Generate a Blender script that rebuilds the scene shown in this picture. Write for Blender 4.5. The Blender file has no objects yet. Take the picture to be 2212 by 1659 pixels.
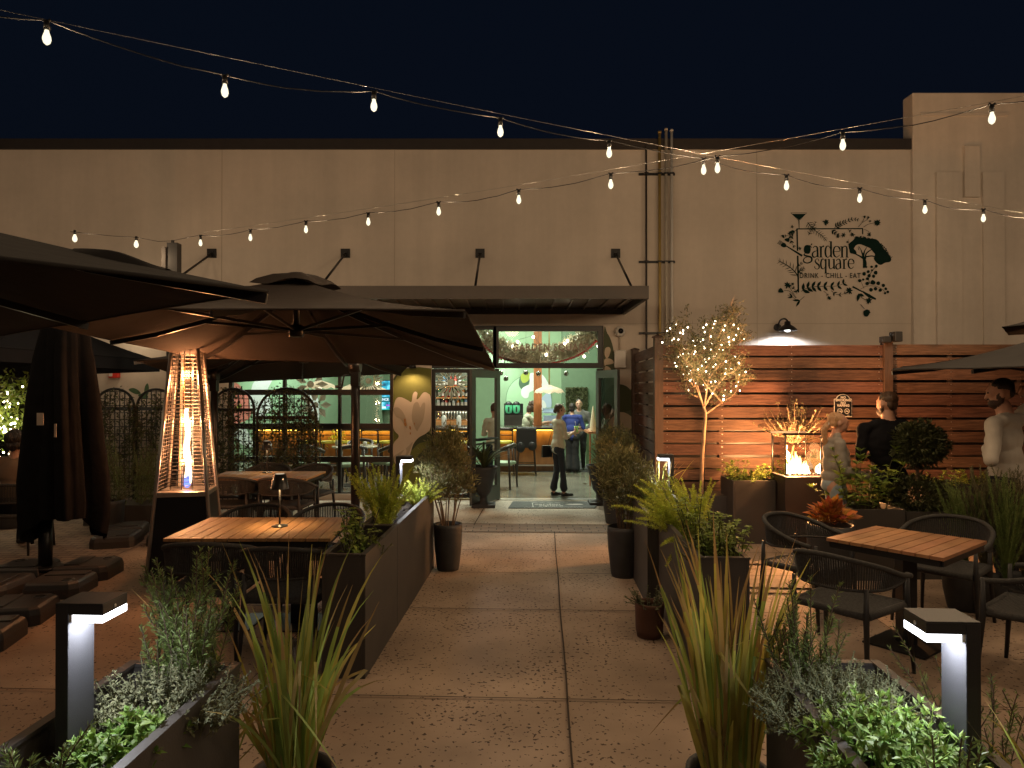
import bpy, math, random
import numpy as np
from mathutils import Vector, Matrix, Euler
RN = random.Random(11)
NR = np.random.RandomState(5)
F = 1534.0; CX = 1106.0; HV = 842.0; H = 1.8
WY = 11.6
SC = bpy.context.scene
COL = SC.collection
PI = math.pi
D2R = math.radians

def P(u, v, Y):
    return Vector(((u-CX)/F*Y, Y, H-(v-HV)/F*Y))
def G(u, v, z=0.0):
    Y = (H-z)*F/(v-HV)
    return Vector(((u-CX)/F*Y, Y, z))
def ux(u, Y): return (u-CX)/F*Y
def vz(v, Y): return H-(v-HV)/F*Y

# ------------------------------------------------------------------ mesh builder
class MB:
    def __init__(s):
        s.V = []; s.n = 0; s.Fs = []
    def add(s, verts, faces, mi=0, smooth=False):
        v = np.asarray(verts, dtype=float).reshape(-1, 3)
        base = s.n
        s.V.append(v); s.n += len(v)
        if isinstance(faces, np.ndarray):
            s.Fs.append((faces+base, mi, smooth))
        else:
            by = {}
            for f in faces: by.setdefault(len(f), []).append(f)
            for k, fl in by.items():
                s.Fs.append((np.array(fl, dtype=int)+base, mi, smooth))
        return s
    def box(s, c, size, mi=0, rz=0.0, rot=None):
        hx, hy, hz = size[0]/2, size[1]/2, size[2]/2
        v = np.array([[-hx,-hy,-hz],[hx,-hy,-hz],[hx,hy,-hz],[-hx,hy,-hz],[-hx,-hy,hz],[hx,-hy,hz],[hx,hy,hz],[-hx,hy,hz]])
        if rot is not None:
            v = v @ np.array(rot.to_matrix() if hasattr(rot, 'to_matrix') else rot).T
        elif rz:
            ca, sa = math.cos(rz), math.sin(rz)
            v = np.stack([v[:,0]*ca-v[:,1]*sa, v[:,0]*sa+v[:,1]*ca, v[:,2]], 1)
        v = v+np.array(c)
        s.add(v, [(0,3,2,1),(4,5,6,7),(0,1,5,4),(1,2,6,5),(2,3,7,6),(3,0,4,7)], mi)
        return s
    def bx(s, x0, x1, y0, y1, z0, z1, mi=0):
        return s.box(((x0+x1)/2,(y0+y1)/2,(z0+z1)/2), (abs(x1-x0),abs(y1-y0),abs(z1-z0)), mi)
    def beam(s, a, b, w, h, mi=0, up=(0,0,1)):
        a = Vector(a); b = Vector(b); d = b-a; L = d.length
        if L < 1e-6: return s
        d.normalize(); u = Vector(up)
        if abs(d.dot(u)) > 0.98: u = Vector((0,1,0))
        x = d.cross(u).normalized(); z = x.cross(d).normalized()
        M = Matrix((x, d, z)).transposed()
        return s.box((a+b)/2, (w, L, h), mi, rot=M)
    def tube(s, pts, r, n=8, mi=0, caps=True, smooth=True, flat=1.0):
        pts = [Vector(p) for p in pts]; m = len(pts)
        rs = r if isinstance(r, (list, tuple, np.ndarray)) else [r]*m
        V = []; prev = None
        for i, p in enumerate(pts):
            d = (pts[min(i+1, m-1)]-pts[max(i-1, 0)])
            if d.length < 1e-9: d = Vector((0,0,1))
            d.normalize()
            if prev is None:
                a = Vector((0,0,1)) if abs(d.z) < .9 else Vector((1,0,0))
                x = d.cross(a).normalized()
            else:
                x = (prev-d*prev.dot(d))
                x = x.normalized() if x.length > 1e-6 else d.cross(Vector((0,0,1))).normalized()
            prev = x; y = d.cross(x)
            for k in range(n):
                t = 2*PI*k/n
                V.append(p+x*(math.cos(t)*rs[i])+y*(math.sin(t)*rs[i]*flat))
        Fc = []
        for i in range(m-1):
            for k in range(n):
                k2 = (k+1) % n
                Fc.append((i*n+k, i*n+k2, (i+1)*n+k2, (i+1)*n+k))
        s.add([tuple(v) for v in V], Fc, mi, smooth)
        if caps:
            b = s.n-len(V)
            s.Fs.append((np.array([[b+k for k in range(n)][::-1]]), mi, False))
            s.Fs.append((np.array([[b+(m-1)*n+k for k in range(n)]]), mi, False))
        return s
    def cyl(s, a, b, r1, r2=None, n=12, mi=0, smooth=True):
        return s.tube([a, b], [r1, r1 if r2 is None else r2], n, mi, True, smooth)
    def lathe(s, c, prof, n=16, mi=0, smooth=True, sx=1.0, sy=1.0, axis=None):
        V = []
        for (r, z) in prof:
            for k in range(n):
                t = 2*PI*k/n
                V.append((r*sx*math.cos(t), r*sy*math.sin(t), z))
        V = np.array(V)
        if axis is not None: V = V @ np.array(axis).T
        V = V+np.array(c)
        Fc = []
        for i in range(len(prof)-1):
            for k in range(n):
                k2 = (k+1) % n
                Fc.append((i*n+k, i*n+k2, (i+1)*n+k2, (i+1)*n+k))
        s.add(V, Fc, mi, smooth)
        return s
    def ell(s, c, r, n=12, m=8, mi=0, rot=None):
        prof = [(math.sin(PI*i/m), -math.cos(PI*i/m)) for i in range(m+1)]
        prof[0] = (0.001, -1); prof[-1] = (0.001, 1)
        V = []
        for (q, z) in prof:
            for k in range(n):
                t = 2*PI*k/n
                V.append((q*r[0]*math.cos(t), q*r[1]*math.sin(t), z*r[2]))
        V = np.array(V)
        if rot is not None: V = V @ np.array(rot).T
        V = V+np.array(c)
        Fc = []
        for i in range(m):
            for k in range(n):
                k2 = (k+1) % n
                Fc.append((i*n+k, i*n+k2, (i+1)*n+k2, (i+1)*n+k))
        s.add(V, Fc, mi, True)
        return s
    def poly(s, pts, mi=0):
        s.add([tuple(p) for p in pts], [tuple(range(len(pts)))], mi); return s
    def extr(s, pts, d, mi=0):
        d = Vector(d); a = [Vector(p) for p in pts]; n = len(a)
        V = a+[p+d for p in a]
        Fc = [tuple(range(n)), tuple(range(2*n-1, n-1, -1))]
        for i in range(n):
            j = (i+1) % n
            Fc.append((i, n+i, n+j, j))
        s.add([tuple(p) for p in V], Fc, mi); return s
    def ribbon(s, pts, w, side, mi=0):
        pts = np.array([tuple(p) for p in pts]); m = len(pts)
        w = np.array(w if hasattr(w, '__len__') else [w]*m)[:, None]
        sd = np.array(side)
        V = np.concatenate([pts-sd*w/2, pts+sd*w/2])
        Fc = np.array([(i, i+1, m+i+1, m+i) for i in range(m-1)])
        s.add(V, Fc, mi, True); return s
    def leaves(s, pos, dr, L, W, mi=0, fold=.15, up=None):
        pos = np.asarray(pos); N = len(pos)
        if N == 0: return s
        dr = np.asarray(dr, dtype=float); dr = dr/(np.linalg.norm(dr, axis=1, keepdims=True)+1e-9)
        r = NR.normal(size=(N, 3)) if up is None else np.asarray(up)+NR.normal(size=(N, 3))*.25
        sd = np.cross(dr, r); sd /= (np.linalg.norm(sd, axis=1, keepdims=True)+1e-9)
        nm = np.cross(sd, dr)
        L = np.broadcast_to(np.asarray(L, dtype=float).reshape(-1, 1), (N, 1)); W = np.broadcast_to(np.asarray(W, dtype=float).reshape(-1, 1), (N, 1))
        b = pos; l = pos+dr*L*.42-sd*W*.5+nm*W*fold; rr = pos+dr*L*.42+sd*W*.5+nm*W*fold
        m = pos+dr*L*.45; t = pos+dr*L-nm*L*.08
        V = np.stack([b, l, m, rr, t], 1).reshape(-1, 3)
        k = (np.arange(N)*5)[:, None]
        Fc = np.concatenate([k+np.array([[0,2,1]]), k+np.array([[0,3,2]]), k+np.array([[1,2,4]]), k+np.array([[2,3,4]])])
        s.add(V, Fc, mi, False); return s
    def needles(s, pos, dr, L, W, mi=0):
        pos = np.asarray(pos); N = len(pos)
        if N == 0: return s
        dr = np.asarray(dr, dtype=float); dr = dr/(np.linalg.norm(dr, axis=1, keepdims=True)+1e-9)
        sd = np.cross(dr, NR.normal(size=(N, 3))); sd /= (np.linalg.norm(sd, axis=1, keepdims=True)+1e-9)
        L = np.broadcast_to(np.asarray(L, dtype=float).reshape(-1, 1), (N, 1))
        V = np.stack([pos, pos+dr*L*.5-sd*W/2, pos+dr*L, pos+dr*L*.5+sd*W/2], 1).reshape(-1, 3)
        k = (np.arange(N)*4)[:, None]
        s.add(V, k+np.array([[0,1,2,3]]), mi, False); return s
    def mesh(s, name, mats):
        V = np.concatenate(s.V) if s.V else np.zeros((0, 3))
        me = bpy.data.meshes.new(name)
        me.vertices.add(len(V)); me.vertices.foreach_set('co', V.ravel())
        li = []; ls = []; mi = []; sm = []; off = 0
        for (f, m, q) in s.Fs:
            k = f.shape[1]; c = f.shape[0]
            li.append(f.ravel()); ls.append(off+np.arange(c)*k); off += c*k
            mi.append(np.full(c, m)); sm.append(np.full(c, q))
        li = np.concatenate(li); ls = np.concatenate(ls)
        me.loops.add(len(li)); me.loops.foreach_set('vertex_index', li.astype(np.int32))
        me.polygons.add(len(ls)); me.polygons.foreach_set('loop_start', ls.astype(np.int32))
        me.polygons.foreach_set('material_index', np.concatenate(mi).astype(np.int32))
        me.polygons.foreach_set('use_smooth', np.concatenate(sm).astype(bool))
        for m in (mats if isinstance(mats, (list, tuple)) else [mats]): me.materials.append(m)
        me.update(calc_edges=True); me.validate()
        return me

WM = {}
def thing(name, label, cat, loc=(0,0,0), rz=0.0, group=None):
    o = bpy.data.objects.new(name, None); COL.objects.link(o)
    o.empty_display_size = .1
    o.location = loc; o.rotation_euler = (0, 0, rz)
    o['label'] = label; o['category'] = cat
    if group: o['group'] = group
    WM[o.name] = Matrix.Translation(Vector(loc)) @ Matrix.Rotation(rz, 4, 'Z')
    return o
def obj(name, mb, mats, parent=None, world=False, bevel=0.0, label=None):
    me = mb.mesh(name, mats) if isinstance(mb, MB) else mb
    o = bpy.data.objects.new(name, me); COL.objects.link(o)
    if parent is not None:
        o.parent = parent
        M = WM.get(parent.name, Matrix.Identity(4))
        if world: me.transform(M.inverted())
        WM[o.name] = M
    if bevel:
        b = o.modifiers.new('bevel', 'BEVEL'); b.width = bevel; b.segments = 2; b.limit_method = 'ANGLE'
        b.harden_normals = False
    if label: o['label'] = label
    return o
def tag(o, label, cat, group=None):
    o['label'] = label; o['category'] = cat
    if group: o['group'] = group
    return o
def struct(name, mb, mats, bevel=0, kind='structure', label=None):
    o = obj(name, mb, mats, bevel=bevel); o['kind'] = kind
    if label: o['label'] = label
    return o
def dup(root, loc, rz=0.0, label=None, group=None):
    def cp(o, par):
        c = o.copy(); COL.objects.link(c)
        if par is not None: c.parent = par
        for ch in list(o.children): cp(ch, c)
        return c
    r = cp(root, None)
    r.location = loc; r.rotation_euler = (0, 0, rz)
    if label: r['label'] = label
    if group: r['group'] = group
    return r

# ------------------------------------------------------------------ materials
def mat(name, col, rough=.6, metal=0.0, var=.15, scale=8.0, bump=0.0, bscale=40.0, spec=.5, emis=None, estr=0.0, trans=0.0, isl=0.0, col2=None, stretch=(1,1,1), trl=0.0):
    m = bpy.data.materials.new(name); m.use_nodes = True
    nt = m.node_tree; N = nt.nodes; L = nt.links
    b = N['Principled BSDF']
    b.inputs['Roughness'].default_value = rough
    b.inputs['Metallic'].default_value = metal
    b.inputs['Specular IOR Level'].default_value = spec
    if trans: b.inputs['Transmission Weight'].default_value = trans
    c = list(col)+[1]
    tc = N.new('ShaderNodeTexCoord'); mp = N.new('ShaderNodeMapping'); mp.inputs['Scale'].default_value = stretch
    L.new(tc.outputs['Object'], mp.inputs[0])
    out_col = None
    if var > 0 or col2 is not None:
        nz = N.new('ShaderNodeTexNoise'); nz.inputs['Scale'].default_value = scale; nz.inputs['Detail'].default_value = 5
        L.new(mp.outputs[0], nz.inputs['Vector'])
        cr = N.new('ShaderNodeValToRGB'); cr.color_ramp.elements[0].position = .3; cr.color_ramp.elements[1].position = .7
        lo = [x*(1-var) for x in col]+[1]; hi = [min(1, x*(1+var)) for x in col]+[1]
        if col2 is not None: lo = list(col)+[1]; hi = list(col2)+[1]
        cr.color_ramp.elements[0].color = lo; cr.color_ramp.elements[1].color = hi
        L.new(nz.outputs['Fac'], cr.inputs[0]); out_col = cr.outputs[0]
        if isl > 0:
            ge = N.new('ShaderNodeNewGeometry'); mx = N.new('ShaderNodeHueSaturation')
            mr = N.new('ShaderNodeMapRange'); mr.inputs[3].default_value = 1-isl; mr.inputs[4].default_value = 1+isl
            L.new(ge.outputs['Random Per Island'], mr.inputs[0]); L.new(mr.outputs[0], mx.inputs['Value'])
            mr2 = N.new('ShaderNodeMapRange'); mr2.inputs[3].default_value = .5-isl*.07; mr2.inputs[4].default_value = .5+isl*.05
            wn = N.new('ShaderNodeMath'); wn.operation = 'FRACT'; m7 = N.new('ShaderNodeMath'); m7.operation = 'MULTIPLY'; m7.inputs[1].default_value = 7.31
            L.new(ge.outputs['Random Per Island'], m7.inputs[0]); L.new(m7.outputs[0], wn.inputs[0]); L.new(wn.outputs[0], mr2.inputs[0]); L.new(mr2.outputs[0], mx.inputs['Hue'])
            L.new(out_col, mx.inputs['Color']); out_col = mx.outputs[0]
        L.new(out_col, b.inputs['Base Color'])
    else:
        b.inputs['Base Color'].default_value = c
    if bump > 0:
        nb = N.new('ShaderNodeTexNoise'); nb.inputs['Scale'].default_value = bscale; nb.inputs['Detail'].default_value = 4
        L.new(mp.outputs[0], nb.inputs['Vector'])
        bp = N.new('ShaderNodeBump'); bp.inputs['Strength'].default_value = bump; bp.inputs['Distance'].default_value = .01
        L.new(nb.outputs['Fac'], bp.inputs['Height']); L.new(bp.outputs[0], b.inputs['Normal'])
    if emis is not None:
        b.inputs['Emission Color'].default_value = list(emis)+[1]; b.inputs['Emission Strength'].default_value = estr
    if trl > 0:
        tr = N.new('ShaderNodeBsdfTranslucent'); ms = N.new('ShaderNodeMixShader'); ms.inputs[0].default_value = trl
        if out_col is not None: L.new(out_col, tr.inputs[0])
        else: tr.inputs[0].default_value = c
        L.new(b.outputs[0], ms.inputs[1]); L.new(tr.outputs[0], ms.inputs[2]); L.new(ms.outputs[0], N['Material Output'].inputs[0])
    return m
def glow(name, col, s, sample=False):
    m = bpy.data.materials.new(name); m.use_nodes = True; nt = m.node_tree; nt.nodes.clear()
    e = nt.nodes.new('ShaderNodeEmission'); e.inputs[0].default_value = list(col)+[1]; e.inputs[1].default_value = s
    o = nt.nodes.new('ShaderNodeOutputMaterial'); nt.links.new(e.outputs[0], o.inputs[0])
    m.cycles.emission_sampling = 'AUTO' if sample else 'NONE'
    return m
def glass(name, tint=(1,1,1), refl=.06, rough=.02):
    m = bpy.data.materials.new(name); m.use_nodes = True; nt = m.node_tree; nt.nodes.clear(); N = nt.nodes
    t = N.new('ShaderNodeBsdfTransparent'); t.inputs[0].default_value = list(tint)+[1]
    g = N.new('ShaderNodeBsdfGlossy'); g.inputs['Roughness'].default_value = rough
    f = N.new('ShaderNodeFresnel'); f.inputs[0].default_value = 1.35
    mx = N.new('ShaderNodeMixShader'); o = N.new('ShaderNodeOutputMaterial')
    ad = N.new('ShaderNodeMath'); ad.operation = 'ADD'; ad.inputs[1].default_value = refl*.3; ad.use_clamp = True
    nt.links.new(f.outputs[0], ad.inputs[0]); nt.links.new(ad.outputs[0], mx.inputs[0]); nt.links.new(t.outputs[0], mx.inputs[1]); nt.links.new(g.outputs[0], mx.inputs[2]); nt.links.new(mx.outputs[0], o.inputs[0])
    return m
def bulbs(parent, pts, r=.008, name='fairy_bulb'):
    mb = MB(); mb.ell((0,0,0), (r,r,r*1.15), 6, 4); me = mb.mesh(name, M_['fairy'])
    Mi = WM.get(parent.name, Matrix.Identity(4)).inverted()
    for p in pts:
        o = bpy.data.objects.new(name, me); COL.objects.link(o); o.parent = parent; o.location = Mi @ Vector(p)
def light(kind, loc, power, col=(1,.75,.45), r=.05, name='lamp_light', rot=None, size=None, sizey=None, spot=None, blend=.5):
    l = bpy.data.lights.new(name, kind); l.energy = power; l.color = col
    if kind in ('POINT', 'SPOT'): l.shadow_soft_size = r
    if kind == 'AREA':
        l.size = size or .3
        if sizey: l.shape = 'RECTANGLE'; l.size_y = sizey
    if kind == 'SPOT': l.spot_size = spot or 1.5; l.spot_blend = blend
    o = bpy.data.objects.new(name, l); COL.objects.link(o); o.location = loc
    if rot is not None: o.rotation_euler = rot
    return o
def smooth_closed(pts, n=6):
    out = []; m = len(pts)
    for i in range(m):
        p0, p1, p2, p3 = [np.array(pts[(i+k-1) % m], dtype=float) for k in range(4)]
        for j in range(n):
            t = j/n
            out.append(tuple(.5*((2*p1)+(-p0+p2)*t+(2*p0-5*p1+4*p2-p3)*t*t+(-p0+3*p1-3*p2+p3)*t**3)))
    return out
def smooth_open(pts, n=6):
    pts = [np.array(p, dtype=float) for p in pts]
    q = [2*pts[0]-pts[1]]+pts+[2*pts[-1]-pts[-2]]; out = []
    for i in range(1, len(q)-2):
        for j in range(n):
            t = j/n; p0, p1, p2, p3 = q[i-1], q[i], q[i+1], q[i+2]
            out.append(.5*((2*p1)+(-p0+p2)*t+(2*p0-5*p1+4*p2-p3)*t*t+(-p0+3*p1-3*p2+p3)*t**3))
    out.append(pts[-1]); return out
def text_mesh(mb, txt, size, M, mi=0, align='CENTER', bold=0.0, sx=1.0, spacing=1.0):
    cu = bpy.data.curves.new('txt', 'FONT'); cu.body = txt; cu.size = size; cu.align_x = align; cu.align_y = 'CENTER'; cu.offset = bold
    cu.space_character = spacing; cu.resolution_u = 3
    o = bpy.data.objects.new('txt', cu); COL.objects.link(o)
    dg = bpy.context.evaluated_depsgraph_get(); me = o.evaluated_get(dg).to_mesh()
    V = [M @ Vector((v.co.x*sx, v.co.y, 0)) for v in me.vertices]
    Fc = [tuple(p.vertices) for p in me.polygons]
    if V: mb.add([tuple(v) for v in V], Fc, mi)
    bpy.data.objects.remove(o); bpy.data.curves.remove(cu)
FRONT = Matrix(((1,0,0,0),(0,0,-1,0),(0,1,0,0),(0,0,0,1)))   # text plane facing -Y

# palette
M_ = {}
M_['stucco'] = mat('stucco', (.585,.51,.44), .9, var=.085, scale=.7, bump=.25, bscale=120)
def streaks(m, amt=.09):
    nt = m.node_tree; N = nt.nodes; L = nt.links; b = N['Principled BSDF']; src = b.inputs['Base Color'].links[0].from_socket
    tc = N.new('ShaderNodeTexCoord'); last = src
    for sc, det, a_ in (((2.2,2.2,.16),6,amt), ((.35,.35,.5),4,amt*.8), ((9,9,9),5,amt*.35)):
        mp = N.new('ShaderNodeMapping'); mp.inputs['Scale'].default_value = sc; nz = N.new('ShaderNodeTexNoise'); nz.inputs['Scale'].default_value = 1; nz.inputs['Detail'].default_value = det; nz.inputs['Roughness'].default_value = .62
        mr = N.new('ShaderNodeMapRange'); mr.inputs[1].default_value = .38; mr.inputs[2].default_value = .66; mr.inputs[3].default_value = 1-a_; mr.inputs[4].default_value = 1+a_*.3
        hs = N.new('ShaderNodeHueSaturation'); L.new(tc.outputs['Object'], mp.inputs[0]); L.new(mp.outputs[0], nz.inputs['Vector']); L.new(nz.outputs['Fac'], mr.inputs[0]); L.new(mr.outputs[0], hs.inputs['Value']); L.new(last, hs.inputs['Color']); last = hs.outputs[0]
    L.new(last, b.inputs['Base Color']); return m
streaks(M_['stucco'])
M_['pier'] = mat('pier_stucco', (.66,.585,.51), .9, var=.04, scale=1.2, bump=.25, bscale=120)
streaks(M_['pier'], .12)
M_['seam'] = mat('seam', (.40,.34,.28), .9, var=0)
M_['coping'] = mat('coping', (.026,.021,.019), .6, var=.1)
M_['black'] = mat('black_metal', (.018,.018,.02), .45, .3, var=.1)
M_['frame'] = mat('frame_black', (.012,.012,.013), .4, .2, var=0)
M_['doorfr'] = mat('door_frame', (.13,.135,.13), .4, .5, var=.05)
M_['canopy'] = mat('canopy_steel', (.035,.028,.024), .5, .2, var=.1)
M_['planter'] = mat('planter_composite', (.05,.044,.04), .55, var=.12, scale=5, bump=.1, bscale=90)
M_['pot'] = mat('dark_pot', (.03,.03,.032), .6, var=.2, bump=.3, bscale=30)
M_['terra'] = mat('terracotta', (.12,.055,.035), .8, var=.2, bump=.3, bscale=30)
M_['soil'] = mat('soil', (.025,.016,.01), 1, var=.5, scale=30, bump=1, bscale=60)
M_['teak'] = mat('teak', (.42,.235,.10), .5, var=.22, scale=6, bump=.1, bscale=80, stretch=(12,1,12), isl=.12)
M_['teak2'] = mat('teak_red', (.35,.18,.09), .45, var=.22, scale=6, bump=.1, bscale=80, stretch=(1,1,1), isl=.12)
M_['rope'] = mat('rope', (.036,.035,.034), .85, var=.3, scale=60, bump=.5, bscale=200)
M_['chair'] = mat('chair_metal', (.022,.022,.024), .5, .2, var=.1)
M_['fabric'] = mat('umbrella_fabric', (.030,.028,.028), .9, var=.12, scale=2, bump=.5, bscale=9, trl=.12, spec=.12)
M_['fabric2'] = mat('umbrella_brown', (.044,.036,.032), .9, var=.12, scale=2, bump=.5, bscale=9, trl=.1, spec=.12)
M_['fabrib'] = mat('rib_metal', (.014,.012,.012), .35, .3, var=0)
M_['steel'] = mat('steel', (.5,.48,.46), .3, .9, var=.1)
M_['steeld'] = mat('steel_dark', (.10,.095,.09), .35, .8, var=.1)
M_['wood'] = None
def fence_wood():
    m = mat('fence_wood', (.118,.064,.043), .6, var=.38, scale=3, stretch=(1,1,14), bump=.35, bscale=18, isl=.22, spec=.25)
    nt = m.node_tree; N = nt.nodes; L = nt.links
    b = N['Principled BSDF']; src = b.inputs['Base Color'].links[0].from_socket
    tc = N.new('ShaderNodeTexCoord'); mp = N.new('ShaderNodeMapping'); mp.inputs['Scale'].default_value = (.8,1,9)
    w = N.new('ShaderNodeTexNoise'); w.inputs['Scale'].default_value = 4; w.inputs['Detail'].default_value = 8; w.inputs['Roughness'].default_value = .7; w.inputs['Distortion'].default_value = 1.2
    cr = N.new('ShaderNodeValToRGB'); cr.color_ramp.elements[0].position = .35; cr.color_ramp.elements[0].color = (.55,.5,.5,1); cr.color_ramp.elements[1].position = .6; cr.color_ramp.elements[1].color = (1,1,1,1)
    mx = N.new('ShaderNodeMix'); mx.data_type = 'RGBA'; mx.blend_type = 'MULTIPLY'; mx.inputs[0].default_value = .9
    L.new(tc.outputs['Object'], mp.inputs[0]); L.new(mp.outputs[0], w.inputs['Vector']); L.new(w.outputs['Fac'], cr.inputs[0])
    L.new(src, mx.inputs[6]); L.new(cr.outputs[0], mx.inputs[7]); L.new(mx.outputs[2], b.inputs['Base Color'])
    return m
M_['wood'] = fence_wood()
M_['post'] = mat('post_wood', (.06,.035,.025), .6, var=.25, stretch=(10,10,1), scale=4)
M_['white'] = mat('white_plastic', (.55,.53,.50), .5, var=.03)
M_['glass'] = glass('window_glass')
M_['bulb'] = glow('bulb_glow', (1,.91,.64), 1.35)
M_['fairy'] = glow('fairy_glow', (1,.84,.58), 16)
M_['led'] = glow('led_white', (.93,.95,1), 9)
M_['fire'] = glow('fire_glow', (1,.56,.16), 8)
M_['fire2'] = glow('fire_core', (1,.86,.55), 7)
M_['firey'] = glow('fire_yellow', (1,.72,.34), 7)
M_['blueflame'] = glow('flame_blue', (.15,.25,1), 2.2)
M_['leaf'] = mat('leaf_green', (.12,.21,.035), .55, var=.3, scale=10, isl=.35, trl=.3)
M_['leafd'] = mat('leaf_dark', (.065,.075,.028), .55, var=.3, scale=10, isl=.35, trl=.25)
M_['leafy'] = mat('leaf_fern', (.52,.60,.10), .6, var=.25, scale=10, isl=.3, trl=.35)
M_['leafb'] = mat('leaf_basil', (.19,.27,.05), .5, var=.25, scale=10, isl=.35, trl=.3)
M_['leafg'] = mat('leaf_sage', (.165,.175,.095), .8, var=.3, scale=12, isl=.3, trl=.2)
M_['leaft'] = mat('leaf_thyme', (.19,.215,.12), .8, var=.3, scale=12, isl=.3, trl=.2)
M_['leafw'] = mat('leaf_willow', (.17,.17,.07), .6, var=.3, scale=10, isl=.35, trl=.25)
M_['leafr'] = mat('leaf_rosemary', (.15,.215,.06), .6, var=.3, scale=10, isl=.3, trl=.2)
M_['leafo'] = mat('leaf_olive', (.12,.115,.055), .6, var=.3, scale=10, isl=.35, trl=.25)
M_['blade'] = mat('grass_blade', (.30,.42,.10), .5, var=.4, scale=3, isl=.35, trl=.35)
M_['bladey'] = mat('grass_blade_yellow', (.50,.50,.11), .5, var=.4, scale=3, isl=.35, trl=.35)
M_['blader'] = mat('grass_blade_red', (.40,.30,.12), .5, var=.4, scale=3, isl=.3, trl=.3)
M_['croton'] = mat('croton_leaf', (.30,.055,.02), .45, scale=14, isl=.4, trl=.2, col2=(.35,.20,.03))
M_['bark'] = mat('bark', (.14,.09,.055), .85, var=.35, scale=20, bump=.6, bscale=50)
M_['barkd'] = mat('bark_dark', (.09,.06,.04), .85, var=.35, scale=20)
M_['skin'] = mat('skin', (.55,.32,.23), .5, var=.05)
M_['skinr'] = mat('skin_tan', (.46,.25,.17), .5, var=.05)
# ------------------------------------------------------------------ camera, world
cam = bpy.data.cameras.new('camera'); cam.sensor_width = 36; cam.lens = 36*F/2212; cam.clip_end = 300; cam.clip_start = .05
camo = bpy.data.objects.new('camera', cam); COL.objects.link(camo); camo.location = (0, 0, H)
camo.rotation_euler = (D2R(90)+math.atan(12.5/F), 0, 0); SC.camera = camo
w = bpy.data.worlds.new('World'); SC.world = w; w.use_nodes = True
wn = w.node_tree.nodes; wl = w.node_tree.links
sky = wn.new('ShaderNodeTexSky'); sky.sky_type = 'NISHITA'; sky.sun_disc = False; sky.sun_elevation = D2R(-3.0); sky.sun_rotation = D2R(200)
sky.ozone_density = 3.0
ad_ = wn.new('ShaderNodeVectorMath'); ad_.operation = 'ADD'; ad_.inputs[1].default_value = (.045,.085,.165); wl.new(sky.outputs[0], ad_.inputs[0]); wl.new(ad_.outputs[0], wn['Background'].inputs[0]); wn['Background'].inputs[1].default_value = .035
vs = SC.view_settings; vs.view_transform = 'Standard'; vs.look = 'None'; vs.exposure = .12; vs.gamma = 1
SC.render.engine = 'CYCLES'
SC.cycles.use_denoising = True; SC.cycles.max_bounces = 6; SC.cycles.transparent_max_bounces = 24
SC.cycles.diffuse_bounces = 4; SC.cycles.glossy_bounces = 3; SC.cycles.sample_clamp_indirect = 3; SC.cycles.caustics_reflective = False; SC.cycles.caustics_refractive = False

TH = math.atan(67/F)
def Wk(s_, t_, z=0.0):   # walkway frame
    return Vector((s_*math.cos(TH)+t_*math.sin(TH), t_*math.cos(TH)-s_*math.sin(TH), z))
# ------------------------------------------------------------------ ground
def slab_mat(name, c1, c2, pit):
    m = mat(name, c1, .75, var=0, col2=c2, scale=1.1, bump=.2, bscale=60, spec=.35)
    nt = m.node_tree; N = nt.nodes; L = nt.links; b = N['Principled BSDF']
    src = b.inputs['Base Color'].links[0].from_socket
    tc = N.new('ShaderNodeTexCoord'); mp = N.new('ShaderNodeMapping'); mp.inputs['Scale'].default_value = (1, 1.0, 1)
    L.new(tc.outputs['Object'], mp.inputs[0])
    nd = N.new('ShaderNodeTexNoise'); nd.inputs['Scale'].default_value = 38; nd.inputs['Detail'].default_value = 2; nd.inputs['Roughness'].default_value = .45
    L.new(mp.outputs[0], nd.inputs['Vector'])
    nm = N.new('ShaderNodeTexNoise'); nm.inputs['Scale'].default_value = 1.7; nm.inputs['Detail'].default_value = 3; L.new(mp.outputs[0], nm.inputs['Vector'])
    th = N.new('ShaderNodeMapRange'); th.inputs[1].default_value = .35; th.inputs[2].default_value = .7; th.inputs[3].default_value = .33; th.inputs[4].default_value = .413
    L.new(nm.outputs['Fac'], th.inputs[0])
    lt = N.new('ShaderNodeMath'); lt.operation = 'SUBTRACT'; L.new(th.outputs[0], lt.inputs[0]); L.new(nd.outputs['Fac'], lt.inputs[1])
    ml = N.new('ShaderNodeMath'); ml.operation = 'MULTIPLY'; ml.inputs[1].default_value = 45; ml.use_clamp = True; L.new(lt.outputs[0], ml.inputs[0])
    mx = N.new('ShaderNodeMix'); mx.data_type = 'RGBA'; L.new(ml.outputs[0], mx.inputs[0]); L.new(src, mx.inputs[6]); mx.inputs[7].default_value = (c1[0]*.22, c1[1]*.18, c1[2]*.16, 1)
    # large stains
    ns = N.new('ShaderNodeTexNoise'); ns.inputs['Scale'].default_value = .9; ns.inputs['Detail'].default_value = 6; L.new(mp.outputs[0], ns.inputs['Vector'])
    rs = N.new('ShaderNodeMapRange'); rs.inputs[1].default_value = .35; rs.inputs[2].default_value = .68; rs.inputs[3].default_value = .62; rs.inputs[4].default_value = 1.12; L.new(ns.outputs['Fac'], rs.inputs[0])
    hs = N.new('ShaderNodeHueSaturation'); L.new(rs.outputs[0], hs.inputs['Value']); L.new(mx.outputs[2], hs.inputs['Color'])
    L.new(hs.outputs[0], b.inputs['Base Color'])
    bp = N.new('ShaderNodeBump'); bp.invert = True; bp.inputs['Strength'].default_value = .7; bp.inputs['Distance'].default_value = .008; L.new(ml.outputs[0], bp.inputs['Height']); L.new(bp.outputs[0], b.inputs['Normal'])
    return m
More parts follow.
